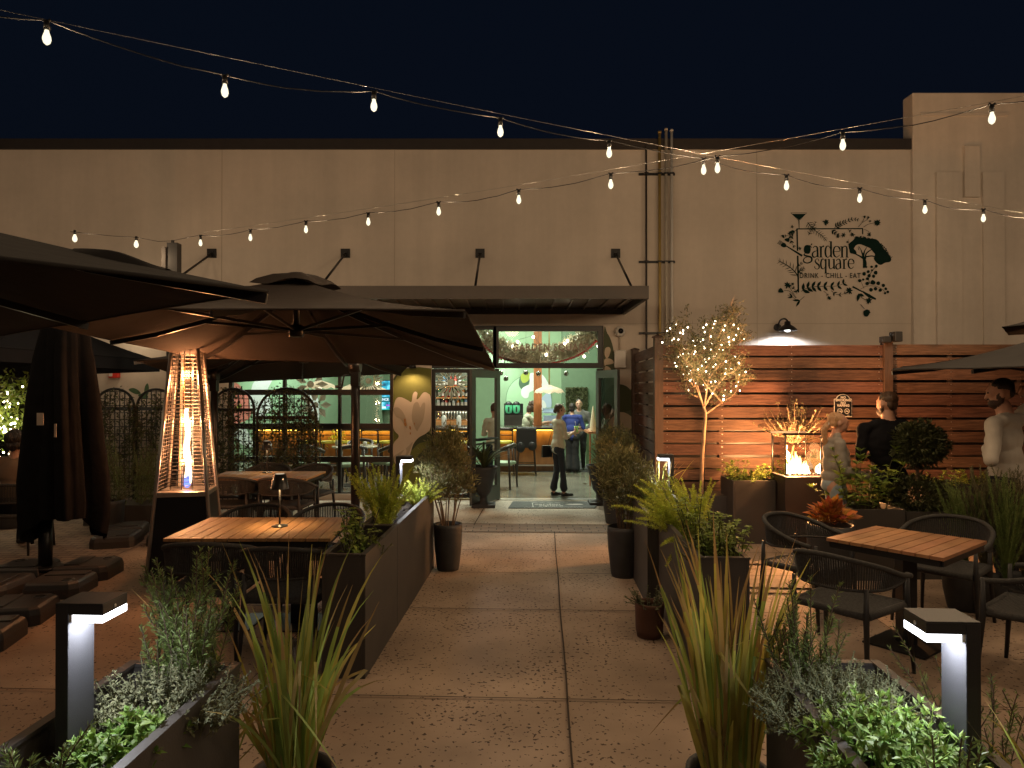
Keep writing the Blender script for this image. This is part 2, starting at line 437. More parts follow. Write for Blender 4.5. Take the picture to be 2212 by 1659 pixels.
M_['slab'] = slab_mat('slab', (.345,.25,.18), (.48,.355,.262), 1)
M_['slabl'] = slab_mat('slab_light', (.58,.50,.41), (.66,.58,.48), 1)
def brick_mat():
    m = mat('brick_paver', (.13,.09,.07), .85, var=.3, scale=5, bump=.3)
    nt = m.node_tree; N = nt.nodes; L = nt.links; b = N['Principled BSDF']
    tc = N.new('ShaderNodeTexCoord'); br = N.new('ShaderNodeTexBrick'); br.inputs['Scale'].default_value = 1
    br.inputs['Brick Width'].default_value = .2; br.inputs['Row Height'].default_value = .1; br.inputs['Mortar Size'].default_value = .006
    br.inputs['Color1'].default_value = (.19,.14,.11,1); br.inputs['Color2'].default_value = (.27,.20,.15,1); br.inputs['Mortar'].default_value = (.05,.04,.03,1)
    L.new(tc.outputs['Object'], br.inputs[0]); L.new(br.outputs[0], b.inputs['Base Color'])
    return m
M_['brick'] = brick_mat()
M_['joint'] = mat('joint', (.05,.035,.025), 1, var=0)
mb = MB(); mb.poly([(-40,-12,0),(40,-12,0),(40,50,0),(-40,50,0)]); struct('ground', mb, M_['slab'])
# light threshold slab beyond the brick strip
Yb1 = 2761/(1150-HV); Yb2 = 2761/(1133-HV)
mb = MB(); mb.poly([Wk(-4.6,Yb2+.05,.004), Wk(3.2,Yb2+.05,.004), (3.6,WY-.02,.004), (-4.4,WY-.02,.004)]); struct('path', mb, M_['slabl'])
mb = MB()
mb.poly([Wk(-4.62,Yb1,.008), Wk(1.35,Yb1,.008), Wk(1.35,Yb2,.008), Wk(-4.62,Yb2,.008)])
mb.poly([Wk(-14,3.0,.008), Wk(-4.62,3.0,.008), Wk(-4.62,11.9,.008), Wk(-14,11.9,.008)])
struct('brick_paving', mb, M_['brick'])
mb = MB()
def jline(a, b, wd=.008):
    a = Vector(a); b = Vector(b); d = (b-a).normalized(); n_ = Vector((-d.y, d.x, 0))*wd/2
    mb.poly([a-n_, a+n_, b+n_, b-n_][::-1])
jz = .012
# slightly wandering saw cut
for t0 in np.arange(1.5, 9.0, .5): jline(Wk(.141+.003*math.sin(t0*3), t0, jz), Wk(.141+.003*math.sin((t0+.5)*3), min(t0+.5, 9), jz), .011)
for v_ in (1190, 1239, 1318, 1510):
    t_ = 2761/(v_-HV); jline(Wk(-4.6, t_, jz), Wk(6, t_, jz), .010)
for s_ in (-1.8, 2.6, 4.4): jline(Wk(s_, 2, jz), Wk(s_, 8.9, jz), .006)
jline(P(1110,1040,1)*0+G(1024,1133,jz), G(1054,1082,jz), .012)
struct('joint_lines', mb, M_['joint'])
# light streaks on the right slab, laid on as coloured strips
M_['stripe'] = mat('light_streak', (.27,.21,.155), .8, var=0, col2=(.31,.225,.16), scale=9)
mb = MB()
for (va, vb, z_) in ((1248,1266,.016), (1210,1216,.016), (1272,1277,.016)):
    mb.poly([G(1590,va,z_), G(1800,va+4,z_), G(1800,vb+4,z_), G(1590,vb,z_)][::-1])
struct('floor_light_streaks', mb, M_['stripe'])

# ------------------------------------------------------------------ building
bld = thing('restaurant_building', 'beige stucco building with dark coping, glazed front and steel entrance canopy', 'building', (0, WY, 0))
def Wx(u): return ux(u, WY)
def Wz(v): return vz(v, WY)
T = .25
zr = Wz(322)
mb = MB()
def wall(u0, u1, z0, z1): mb.bx(Wx(u0) if u0 is not None else -15, Wx(u1), WY, WY+T, z0, z1)
wall(None, 492, 0, zr); wall(492, 849, Wz(700), zr); wall(492, 849, 0, .1); wall(849, 932, 0, zr); wall(932, 1304, Wz(703), zr); wall(1304, 1972, 0, zr)
obj('wall', mb, M_['stucco'], bld, True)
mb = MB()
px0 = Wx(1969); mb.bx(px0, px0+5, WY-.07, WY+.22, 0, vz(198, WY-.07))
pier = obj('pier', mb, M_['pier'], bld, True, bevel=.01)
mb = MB(); yp = WY-.07
def slabp(u0, u1, v0, v1, d=.035): mb.bx(ux(u0,yp), ux(u1,yp), yp-d, yp, vz(v1,yp), vz(v0,yp))
slabp(2022,2076,372,760,.05); slabp(2122,2168,372,760,.05); slabp(2082,2114,316,426,.06); slabp(1990,2180,243,249,.02); slabp(2076,2122,440,760,.02)
obj('relief', mb, M_['pier'], pier, True)
mb = MB()
mb.bx(-15, px0, WY-.04, WY+T+.04, zr, zr+.17); obj('coping', mb, M_['coping'], bld, True)
mb = MB()
for u in (478, 852, 1636): mb.bx(Wx(u)-.005, Wx(u)+.005, WY-.003, WY, Wz(700) if u in (852,930,478) else 0, zr)
mb.bx(Wx(1304), px0, WY-.0032, WY, Wz(699)-.005, Wz(699)+.004)
mb.bx(Wx(932), Wx(1310), WY-.0034, WY, Wz(700)-.003, Wz(700)+.004)
obj('wall_seam', mb, M_['seam'], bld, True)
# window frames
def window(u0, u1, v0, v1, us, vs_, name='window_frame', fw=.06, y=WY+.04, glassy=True):
    mb = MB(); x0, x1, z0, z1 = Wx(u0), Wx(u1), Wz(v1), Wz(v0)
    mb.bx(x0, x0+fw, y, y+.08, z0, z1); mb.bx(x1-fw, x1, y, y+.08, z0, z1)
    mb.bx(x0+fw, x1-fw, y, y+.08, z1-fw, z1); mb.bx(x0+fw, x1-fw, y, y+.08, z0, z0+fw)
    for u in us: mb.bx(Wx(u)-fw*.4, Wx(u)+fw*.4, y+.002, y+.078, z0+fw, z1-fw)
    for v in vs_: mb.bx(x0+fw, x1-fw, y+.01, y+.07, Wz(v)-.045, Wz(v)+.045)
    fr = obj(name, mb, M_['frame'], bld, True)
    if glassy:
        g = MB(); g.poly([(x0+fw,y+.04,z0+fw),(x1-fw,y+.04,z0+fw),(x1-fw,y+.04,z1-fw),(x0+fw,y+.04,z1-fw)])
        obj('pane', g, M_['glass'], fr, True)
    return fr
window(492, 849, 700, 1072, (612, 731.8), (774, 847.5, 921, 993))
window(932, 1076, 797, 1076, (1012,), (882, 940))
window(932, 1072, 703.6, 795, (), ())
window(1066, 1303.6, 703.6, 795, (), (), fw=.085)
mb = MB(); mb.bx(Wx(1290), Wx(1303.6), WY+.02, WY+.14, 0, Wz(796)); mb.bx(Wx(1070), Wx(1078), WY+.02, WY+.14, 0, Wz(796)); obj('door_jamb', mb, M_['frame'], bld, True)
mb = MB(); mb.bx(Wx(1078), Wx(1290), WY-.05, WY+.14, .0, .014); obj('threshold', mb, M_['steel'], bld, True)
# door leaves (open outwards)
def leaf(hx, ang, L_):
    d = Vector((math.cos(ang), -math.sin(ang), 0)); hgt = Wz(797); y0 = WY+.02
    def q(t, z): return Vector((hx, y0, z))+d*t
    mb = MB(); s = .11
    mb.beam(q(s/2,.02), q(s/2,hgt-.03), s, .045, up=d.cross(Vector((0,0,1)))); mb.beam(q(L_-s/2,.02), q(L_-s/2,hgt-.03), s, .045, up=d.cross(Vector((0,0,1))))
    mb.beam(q(s,.14), q(L_-s,.14), .043, .24); mb.beam(q(s,hgt-.09), q(L_-s,hgt-.09), .043, .12); mb.beam(q(s,.95), q(L_-s,.95), .02, .03)
    o = obj('door_leaf', mb, M_['doorfr'], bld, True)
    g = MB(); g.poly([q(s,.26), q(L_-s,.26), q(L_-s,hgt-.15), q(s,hgt-.15)]); obj('pane', g, M_['glass'], o, True)
    n = d.cross(Vector((0,0,1)))
    h = MB(); h.tube([q(.12,1.02)+n*.02, q(.14,1.02)+n*.07, q(L_-.14,1.02)+n*.07, q(L_-.12,1.02)+n*.02], .014); h.tube([q(.12,1.02)-n*.02, q(.14,1.02)-n*.07, q(L_-.14,1.02)-n*.07, q(L_-.12,1.02)-n*.02], .014)
    obj('push_bar', h, M_['frame'], o, True)
leaf(Wx(1078), PI-D2R(-62)-D2R(122)+D2R(0) if False else D2R(180-60), .84)
leaf(Wx(1290), D2R(74), .84)
# canopy
cy = 9.6; cxr = ux(1402, cy); zt = vz(617, cy); zb = vz(645, cy); cxl = -5.4
cn = thing('entrance_canopy', 'dark steel canopy hung on rods above the bar entrance', 'canopy', (-1.8, cy, zb))
mb = MB(); t_ = .06
mb.bx(cxl, cxr, cy, cy+t_, zb, zt); mb.bx(cxl, cxl+t_, cy+t_, WY, zb, zt); mb.bx(cxr-t_, cxr, cy+t_, WY, zb, zt); mb.bx(cxl+t_, cxr-t_, WY-.06, WY, zb, zt)
obj('fascia', mb, M_['canopy'], cn, True)
mb = MB(); mb.bx(cxl+t_, cxr-t_, cy+t_, WY-.06, zb+.10, zb+.13)
for x in np.arange(cxl+.3, cxr-.1, .26): mb.bx(x, x+.03, cy+t_, WY-.06, zb+.07, zb+.098)
obj('soffit', mb, mat('canopy_soffit', (.10,.07,.055), .28, .6, var=.3, scale=2), cn, True)
mb = MB(); mb.bx(cxl, cxr, cy-.004, cy, zt-.012, zt)
for i, u in enumerate((457, 746, 1037, 1330)):
    x = Wx(u); z = Wz(547)
    mb = MB(); mb.bx(x-.075, x+.075, WY-.02, WY, z-.075, z+.075); mb.cyl((x, WY-.02, z), (x, WY-.05, z), .03)
    a = Vector((x, WY-.06, z-.03)); b = Vector((x, cy+.35, zt))
    mb.tube([a, b], .018, 8); mb.cyl(a, a+(b-a).normalized()*.1, .028, .02); mb.cyl(b, b-(b-a).normalized()*.1, .035, .022)
    obj('hanger_rod', mb, M_['frame'], cn, True)

# painted murals on the facade (paint a few mm proud)
def paint(parts, y, parent, name, depthstep=.0012):
    mb = MB(); mats = []; 
    for i, (m, pts) in enumerate(parts):
        if m not in mats: mats.append(m)
        yy = y-.004-depthstep*i
        mb.poly([(ux(p[0],y), yy, vz(p[1],y)) for p in pts], mats.index(m))
    return obj(name, mb, mats, parent, True)
mo = mat('mural_olive', (.125,.135,.03), .85, var=.05); mo2 = mat('mural_olive_dark', (.045,.055,.025), .85, var=.05)
mp1 = mat('mural_petal', (.52,.44,.35), .85, var=.03); mp2 = mat('mural_petal_shade', (.37,.315,.24), .85, var=.03); mst = mat('mural_stamen', (.36,.17,.05), .85, var=.03); mgr = mat('mural_green', (.10,.14,.045), .85, var=.05); mcr = mat('mural_cream', (.50,.42,.32), .85, var=.03)
sc_ = smooth_closed
paint([
 (mo, [(849.5,1079),(849.5,818),(860,803),(880,795),(905,793),(931.5,796),(931.5,1079)]),
 (mo2, [(849.5,820),(858,806),(866,801),(858,812),(853,822)]),
 (mo2, [(849.5,968),(862,975),(852,984),(849.5,985)]),
 (mgr, sc_([(931,960),(915,975),(905,1000),(908,1030),(925,1050),(931,1052)], 4)),
 (mo2, sc_([(876,962),(890,940),(910,932),(931,936),(931,950),(905,958),(890,972),(878,970)], 4)),
 (mo2, sc_([(895,1000),(903,985),(918,970),(931,968),(931,1000),(915,1012),(902,1015)], 4)),
 (mp1, sc_([(850,883),(856,862),(866,858),(880,864),(889,868),(892,852),(897,846),(902,850),(900,862),(905,860),(915,848),(925,850),(931,862),(931,920),(922,935),(905,945),(893,960),(884,988),(875,1002),(862,1005),(852,996),(850,960),(862,942),(850,925)], 4)),
 (mp2, sc_([(893,876),(900,868),(905,872),(908,880),(914,870),(919,874),(915,905),(905,925),(900,930),(890,905)], 4)),
 (mp2, sc_([(850,884),(860,880),(872,892),(880,915),(878,925),(866,905),(856,900)], 4)),
 (mp2, sc_([(851,986),(862,978),(880,966),(892,955),(880,985),(866,1001),(855,997)], 4)),
 (mp1, sc_([(856,990),(868,980),(876,968),(878,978),(868,998),(860,1000)], 4)),
 (mst, sc_([(873,906),(876,904),(877,910),(874,912)], 3)), (mst, sc_([(873,914),(877,912),(879,919),(875,920)], 3)), (mst, sc_([(885,920),(888,922),(888,928),(885,926)], 3)), (mst, sc_([(895,913),(897,914),(896,919)], 3)), (mst, sc_([(886,934),(888,934),(888,938),(886,938)], 3)),
], WY, bld, 'flower_mural')
md = mat('mural_dark', (.07,.085,.05), .85, var=.05)
paint([
 (md, sc_([(1304.5,718),(1312,720),(1320,735),(1326,760),(1330,800),(1345,860),(1372,850),(1372,1079),(1304.5,1079),(1304.5,900)], 4)),
 (mcr, sc_([(1306,765),(1308,752),(1316,750),(1319,757),(1315,770),(1310,774)], 4)),
 (mcr, sc_([(1305,778),(1312,774),(1322,777),(1326,784),(1318,787),(1310,788),(1306,790)], 4)),
 (mcr, sc_([(1307,792),(1314,792),(1321,800),(1320,810),(1312,812),(1306,802)], 4)),
 (mo2, sc_([(1306,850),(1330,830),(1360,840),(1368,880),(1340,890),(1315,880)], 4)),
 (mp2, sc_([(1312,915),(1340,890),(1368,905),(1360,930),(1335,925)], 4)),
 (mo2, sc_([(1310,960),(1335,940),(1365,960),(1368,1010),(1330,1000)], 4)),
], WY, bld, 'leaf_mural')
mgl = mat('mural_leaf', (.06,.12,.06), .85, var=.05)
paint([(mgl, sc_([(278,842),(288,838),(299,843),(304,850),(292,851)],4)), (mgl, sc_([(299,853),(308,850),(318,853),(320,859),(312,862),(303,858)],4)), (mgl, sc_([(312,846),(314,834),(319,828),(322,836),(321,850),(316,854)],4))], WY, bld, 'painted_leaf')

# wall fixtures
t = thing('wall_lamp', 'black gooseneck barn lamp lighting the wall above the wooden fence', 'lamp', (Wx(1683), WY, Wz(700)))
lx, lz = Wx(1687), Wz(706)
mb = MB(); mb.cyl((lx-.06, WY, Wz(707)), (lx-.06, WY-.03, Wz(707)), .06); mb.tube(smooth_open([(lx-.06,WY-.03,Wz(707)), (lx-.05,WY-.10,Wz(694)), (lx-.02,WY-.2,Wz(691)), (lx,WY-.27,Wz(696)), (lx,WY-.28,Wz(703))], 5), .014, 8); obj('bracket', mb, M_['black'], t, True)
mb = MB(); mb.lathe((lx, WY-.28, Wz(718)), [(.012,.16),(.045,.15),(.05,.10),(.09,.075),(.14,.03),(.152,0),(.148,0),(.13,.028),(.08,.065),(.045,.09)], 24); obj('shade', mb, M_['black'], t, True)
mb = MB(); mb.ell((lx, WY-.28, Wz(717)+.02), (.05,.05,.04)); obj('bulb', mb, glow('lamp_cool', (.95,.97,1), 14), t, True)
light('SPOT', (lx, WY-.28, Wz(717)-.03), 62, (.93,.95,1), .05, 'wall_lamp_light', rot=(0,0,0), spot=D2R(165), blend=.25)
t = thing('security_camera', 'round white dome camera on the wall beside the entrance', 'camera', (Wx(1338), WY, Wz(717)))
mb = MB(); ax = Matrix(((1,0,0),(0,0,1),(0,-1,0))).transposed()
mb.ell((Wx(1338), WY-.06, Wz(717)), (.085,.06,.085), 16, 10); obj('housing', mb, M_['white'], t, True)
mb = MB(); mb.ell((Wx(1339), WY-.11, Wz(716)), (.045,.035,.045)); obj('lens', mb, mat('lens_black', (.01,.01,.012), .1, var=0), t, True)
mb = MB(); mb.tube([(Wx(1338), WY-.02, Wz(724)), (Wx(1338), WY-.02, Wz(758))], .012, 6); obj('conduit', mb, M_['seam'], t, True)
mb = MB(); mb.box((Wx(1338), WY-.09, Wz(776)), (.19,.07,.29)); o = obj('access_point', mb, M_['white'], bevel=.02); tag(o, 'flat white equipment box on the wall right of the doors', 'electrical box')
mb = MB(); x0 = Wx(250); mb.box((x0, WY-.04, Wz(808)), (.16,.08,.13)); t = thing('fire_alarm', 'red fire alarm strobe on the beige wall at the left', 'alarm', (x0, WY, Wz(808)))
obj('body', mb, mat('alarm_red', (.5,.03,.02), .4, var=0), t, True, bevel=.008); mb = MB(); mb.box((x0-.035, WY-.09, Wz(808)), (.05,.02,.08)); obj('strobe', mb, M_['white'], t, True)
mb = MB(); mb.cyl((Wx(893), WY, Wz(790)), (Wx(893), WY-.05, Wz(790)), .04); mb.lathe((Wx(893), WY-.09, Wz(796)), [(.03,.08),(.05,.04),(.06,0),(.055,0)], 14)
o = obj('mural_spotlight', mb, M_['black']); tag(o, 'small black spotlight above the painted lily panel', 'lamp')
light('SPOT', (Wx(893), WY-.16, Wz(797)), 24, (1,.60,.33), .03, 'mural_light', rot=(D2R(-9),0,0), spot=D2R(150), blend=.6)
light('POINT', (ux(262,11.0),11.1,2.75), 9, (1,.78,.50), .12, 'wall_fill_light')  # added light without a fixture, brightens the wall behind the far left umbrella
# conduits
for i, (u, mm, r, vt, lb) in enumerate(((1395, M_['coping'], .016, 322, 'thin rusty dark conduit, leftmost on the wall by the fence'), (1424, mat('pipe_brass', (.35,.25,.08), .5, .3, var=.1), .024, 285, 'yellowish pipe rising past the roofline'), (1438, mat('pipe_grey', (.40,.36,.30), .6, var=.1), .024, 279, 'tallest pale pipe on the wall, between the yellowish pipe and the white one'), (1450, M_['white'], .022, 281, 'white pipe, rightmost of the pipe cluster'))):
    mb = MB(); mb.tube([(Wx(u), WY-.06, .3), (Wx(u), WY-.06, Wz(vt))], r, 10); mb.cyl((Wx(u), WY-.06, Wz(vt)-.03), (Wx(u), WY-.06, Wz(vt)), r*1.25)
    if i == 0: mb.tube([(Wx(u), WY-.06, Wz(322)), (Wx(u), WY-.02, Wz(308))], r, 6)
    o = obj('wall_pipe', mb, mm); tag(o, lb, 'pipe', 'pipes on the wall')
for v, lb in ((376, 'upper'), (566, 'middle'), (720, 'lowest')):
    mb = MB(); mb.bx(Wx(1380), Wx(1458), WY-.03, WY, Wz(v)-.018, Wz(v)+.018)
    for u in (1395,1424,1438,1450): mb.bx(Wx(u)-.035, Wx(u)+.035, WY-.095, WY-.03, Wz(v)-.012, Wz(v)+.012)
    o = obj('pipe_bracket', mb, M_['black']); tag(o, lb+' dark strut bracket holding the pipes to the wall', 'bracket', 'pipe brackets')
# ------------------------------------------------------------------ logo painted on the wall
M_['logo'] = mat('logo_green', (.008,.022,.018), .95, var=.1, spec=.05)
def stroke(mb, pts, ws, y, n=4, mi=0, cap=False):
    # variable-width stroke in photo pixels on the wall plane
    p = smooth_open([(a[0], a[1]) for a in pts], n) if len(pts) > 2 else [np.array(q, float) for q in pts]
    m = len(p)
    if not hasattr(ws, '__len__'): ws = [ws]*2
    wv = np.interp(np.linspace(0, 1, m), np.linspace(0, 1, len(ws)), ws)
    L_ = []; R_ = []
    for i in range(m):
        d = p[min(i+1, m-1)]-p[max(i-1, 0)]; d = d/(np.linalg.norm(d)+1e-9); nn = np.array((-d[1], d[0]))*wv[i]/2
        L_.append(p[i]+nn); R_.append(p[i]-nn)
    V = [(ux(q[0], WY), y, vz(q[1], WY)) for q in L_+R_]
    mb.add(V, [(i, i+1, m+i+1, m+i) for i in range(m-1)], mi)
def blob(mb, pts, y, mi=0, n=4):
    mb.poly([(ux(q[0], WY), y, vz(q[1], WY)) for q in smooth_closed(pts, n)], mi)
def lf(mb, x, yv, ang, L, W, y):
    ca, sa = math.cos(ang), math.sin(ang)
    pts = []
    for t in np.linspace(0, 1, 7): pts.append((t*L, W/2*math.sin(PI*t**.8)))
    for t in np.linspace(1, 0, 7)[1:-1]: pts.append((t*L, -W/2*math.sin(PI*t**.8)))
    mb.poly([(ux(x+a*ca-b*sa, WY), y, vz(yv+a*sa+b*ca, WY)) for a, b in pts], 0)
lg = MB(); yl = WY-.006; k = [0]
def Y_():
    k[0] += 1; return WY-.006-.00004*k[0]
cvt = lambda q: ((2850+q[0]*.2772)/1.736, (760+q[1]*.2772)/1.736)
def S(pts, ws, n=4): stroke(lg, [cvt(p) for p in pts], [w_*.178 for w_ in (ws if hasattr(ws, '__len__') else [ws, ws])], Y_(), n)
def B(pts, n=4): blob(lg, [cvt(p) for p in pts], Y_(), 0, n)
def LF(x, y, deg, L, W): a = cvt((x, y)); lf(lg, a[0], a[1], D2R(deg), L*.16, W*.16, Y_())
# frame
S([(500,352),(1400,348)], 14); S([(505,352),(512,650)], 18); S([(514,715),(522,1215)], 20); S([(1395,348),(1395,425)], 14)
# martini
lg.poly([(ux(a,WY), Y_(), vz(b,WY)) for a, b in map(cvt, [(432,148),(628,148),(535,232)])]); S([(422,134),(638,134)], 5); S([(424,136),(520,230),(530,240)], 5); S([(636,136),(545,232)], 5); S([(532,225),(534,345)], [12, 7])
# fork and knife
S([(350,578),(575,718)], [12, 26]); B([(285,570),(318,540),(350,552),(362,590),(335,604),(300,594)])
for dx in (0, 13, 26, 39): S([(238+dx*.75,545-dx*.9),(300+dx*.8,580-dx*.8)], 7, 1)
S([(1255,1135),(1390,1205)], [22, 14]); S([(1390,1200),(1470,1255),(1570,1305)], [16, 40, 20])
# letters: garden
def stem(x, y0, y1, w_=22): S([(x,y0),(x,y1)], w_, 1)
def serif(x, y, L=40): S([(x-L/2,y),(x+L/2,y)], 7, 1)
# g
B([(650,570),(682,590),(690,640),(672,685),(640,690),(605,675),(595,630),(612,582)]); 
S([(665,575),(690,590),(700,610)], 10)
S([(690,575),(705,560),(700,552)], [10,16])
S([(612,685),(600,705),(640,722),(690,735),(705,765),(690,800),(640,815),(600,800),(592,775),(610,745),(640,735)], [10,16,22,22,22,16,14,16,14,10,8])
# a
S([(722,610),(745,588),(775,600),(782,640),(784,735)], [10,10,18,22,22]); S([(782,645),(730,665),(712,700),(725,732),(755,733),(782,705)], [6,14,20,18,10,6]); S([(784,735),(800,733)], 8, 1)
# r
stem(828, 590, 735); serif(820, 592, 28); serif(828, 736, 48); S([(830,625),(848,592),(872,588)], [6,12,22])
# d
S([(958,620),(930,585),(900,600),(888,660),(898,720),(925,738),(958,705)], [8,8,18,22,20,8,6]); stem(965, 520, 735); serif(950, 524, 26); serif(975, 735, 24)
# e
S([(1010,660),(1082,655),(1078,610),(1045,588),(1012,605),(998,660),(1010,715),(1045,735),(1082,705)], [6,8,20,8,16,22,20,9,6])
# n
stem(1115, 590, 735); serif(1105, 592, 28); serif(1112, 737, 44); S([(1115,630),(1140,590),(1170,592),(1180,625),(1180,735)], [6,10,14,20,20]); serif(1182, 737, 40)
# square
S([(800,790),(790,762),(765,762),(750,790),(770,820),(800,845),(802,880),(778,898),(748,885),(742,862)], [8,8,8,14,20,20,14,8,8,12])
S([(885,790),(862,760),(838,772),(826,825),(835,880),(860,895),(885,870)], [6,8,18,20,18,8,6]); stem(893, 760, 950, 20); serif(893, 952, 40)
stem(938, 762, 860, 20); serif(930, 764, 24); S([(938,850),(948,890),(975,890),(1000,860)], [18,12,8,6]); stem(1004, 762, 892, 20); serif(996,764,24); serif(1012,892,20)
S([(1035,785),(1055,762),(1082,772),(1090,810),(1092,892)], [10,8,16,20,20]); S([(1090,815),(1042,835),(1030,868),(1045,895),(1070,893),(1090,870)], [6,12,18,16,8,6])
stem(1140, 765, 890, 20); serif(1132,767,24); serif(1140,892,44); S([(1142,795),(1158,765),(1180,762)], [6,10,20])
S([(1205,825),(1270,820),(1266,782),(1240,762),(1210,775),(1198,825),(1210,872),(1240,890),(1272,865)], [6,8,18,8,14,20,18,8,6])
# tree emblem
B([(1205,560),(1260,510),(1310,465),(1400,470),(1490,485),(1580,495),(1640,560),(1680,620),(1740,690),(1780,760),(1760,800),(1700,810),(1640,840),(1590,820),(1545,760),(1560,700),(1530,660),(1500,620),(1460,600),(1400,575),(1350,560),(1300,580),(1260,640),(1215,640)])
S([(1420,880),(1420,800),(1400,720),(1370,640)], [46,44,26,8]); S([(1420,760),(1350,720),(1290,690),(1240,660)], [30,18,12,6]); S([(1400,720),(1420,650),(1450,600)], [26,12,6]); S([(1430,760),(1440,690),(1500,640),(1560,620)], [20,16,12,6]); S([(1440,730),(1520,720),(1570,740),(1600,780)], [16,14,12,10]); S([(1340,640),(1330,600)], [8,5]); S([(1380,650),(1340,590)], 7)
for a in (1405, 1425, 1450): S([(a,860),(a-5,890)], [14,3])
B([(1215,640),(1260,620),(1300,650),(1310,700),(1260,690),(1225,680)]); B([(1560,640),(1640,620),(1700,720),(1690,790),(1620,800),(1580,740)])
for i in range(46):
    a_ = RN.random(); q = smooth_closed([(1205,560),(1310,465),(1490,485),(1640,560),(1740,690),(1780,760),(1640,840)], 6)
    p_ = q[int(a_*30)]; B([(p_[0]+RN.uniform(-16,16)+12*math.cos(t_)*RN.uniform(.5,1.2), p_[1]+RN.uniform(-5,5)+12*math.sin(t_)*RN.uniform(.5,1.2)) for t_ in np.linspace(0, 5.2, 6)], 1)
# sprigs
def sprig(pts, n, L, W, w0=6, sp=45, both=True, taper=.5):
    S(pts, [w0, w0*.5]); q = smooth_open(pts, 8)
    for i in range(n):
        f = (i+.6)/n; j = int(f*(len(q)-2)); d = q[j+1]-q[j]; a_ = math.degrees(math.atan2(d[1], d[0])); s = 1-taper*f
        LF(q[j][0], q[j][1], a_+sp, L*s, W*s)
        if both: LF(q[j][0], q[j][1], a_-sp, L*s, W*s)
sprig([(560,1200),(650,1150),(760,1135),(900,1130),(1050,1125),(1165,1075)], 8, 105, 44, 8, 52, True, .35)
sprig([(650,265),(700,330),(780,400),(850,450),(905,520)], 11, 80, 9, 10, 62)
sprig([(660,440),(700,360),(740,300),(760,250)], 5, 50, 9, 8, 60)
sprig([(1010,340),(1080,290),(1160,260),(1260,220),(1350,235)], 9, 62, 20, 6, 50)
sprig([(515,1000),(470,930),(400,870),(320,820),(250,785)], 7, 110, 12, 14, 55)
sprig([(515,960),(560,910),(605,880)], 4, 60, 14, 8, 50); sprig([(515,860),(550,830),(570,815)], 3, 40, 12, 6, 50)
sprig([(500,1230),(460,1160),(380,1120)], 3, 50, 20, 6); sprig([(600,1270),(520,1330),(460,1290),(370,1250)], 2, 120, 36, 6, 30)
sprig([(450,380),(420,440),(430,540),(480,620)], 4, 70, 26, 6, 40); sprig([(495,370),(440,400),(380,440),(320,450)], 3, 50, 18, 5)
sprig([(970,370),(1010,400),(1070,440)], 3, 60, 26, 5); sprig([(1190,360),(1230,390),(1250,430)], 2, 40, 16, 5)
sprig([(860,1200),(900,1230),(935,1290)], 1, 40, 14, 5); sprig([(960,1190),(1030,1240),(1110,1240),(1190,1200)], 3, 60, 18, 5)
S([(1360,1170),(1440,1130),(1560,1130),(1650,1170),(1700,1220)], 4); S([(1490,1100),(1470,1040),(1500,950),(1560,870)], 6); S([(1405,1160),(1380,1100),(1360,1050)], 4)
for (x_, y_, r_) in ((1510,868,18),(1572,858,22),(1408,963,28),(1465,932,22),(1515,915,16),(1565,948,28),(1478,988,24),(1536,996,24),(1452,1030,22),(1525,1080,34),(1450,1095,26),(1600,1090,28),(1668,1118,24),(1500,1180,28),(1562,1165,26),(1625,1185,24),(1700,1165,20),(1728,1208,20),(1690,1225,16),(1348,1055,24),(1395,1040,16)):
    B([(x_+r_*math.cos(t_)*RN.uniform(.85,1.1), y_+r_*math.sin(t_)*RN.uniform(.85,1.1)) for t_ in np.linspace(0, 5.3, 7)], 2)
def flower(x_, y_, r_, n=9):
    for i in range(n): LF(x_, y_, i*360/n+RN.uniform(-12,12), r_*RN.uniform(.8,1.2), r_*.4)
flower(1590,270,48,14); S([(1400,330),(1470,290),(1540,275)], [5,4]); flower(895,262,46,9); flower(1205,1190,55,8); flower(935,1292,36,7); flower(1470,1325,46,11); S([(1330,1230),(1380,1290),(1450,1325)], 6); LF(1335,1230,100,110,44); LF(1335,1235,25,80,40)
S([(1358,1378),(1410,1440)], 7); flower(1440,1490,50,9); B([(1395,1470),(1450,1445),(1485,1480),(1450,1540),(1405,1530)]); flower(370,1115,54,7); B([(250,1180),(280,1155),(310,1190),(312,1215),(250,1215)]); B([(330,500),(365,480),(400,485),(390,530),(360,525)]); B([(288,440),(325,440),(330,480),(305,470)]); flower(440,1100,26,6)
S([(320,1190),(400,1200),(480,1290)], 5); S([(400,1150),(450,1230),(490,1290)], 5); flower(1055,455,34,6); flower(1130,440,34,6); flower(1250,435,34,6); flower(1480,432,34,7); S([(1410,360),(1470,390),(1480,430)], 4); flower(1415,190,24,6); flower(1465,200,22,6); flower(1490,250,20,6); S([(1330,330),(1380,270),(1415,200)], 5); S([(1380,270),(1450,230),(1465,205)], 4); flower(435,325,26,5); LF(470,390,175,85,30); flower(540,620,26,6)
TM = Matrix.Translation((ux((2850+945*.2772)/1.736, WY), Y_(), vz((760+990*.2772)/1.736, WY))) @ FRONT
text_mesh(lg, 'DRINK - CHILL - EAT', .115, TM, 0, sx=.80, spacing=1.18, bold=.001)
o = obj('painted_logo', lg, M_['logo'], bld, True); o['label'] = 'dark green painted logo reading garden square DRINK - CHILL - EAT amid leaves'

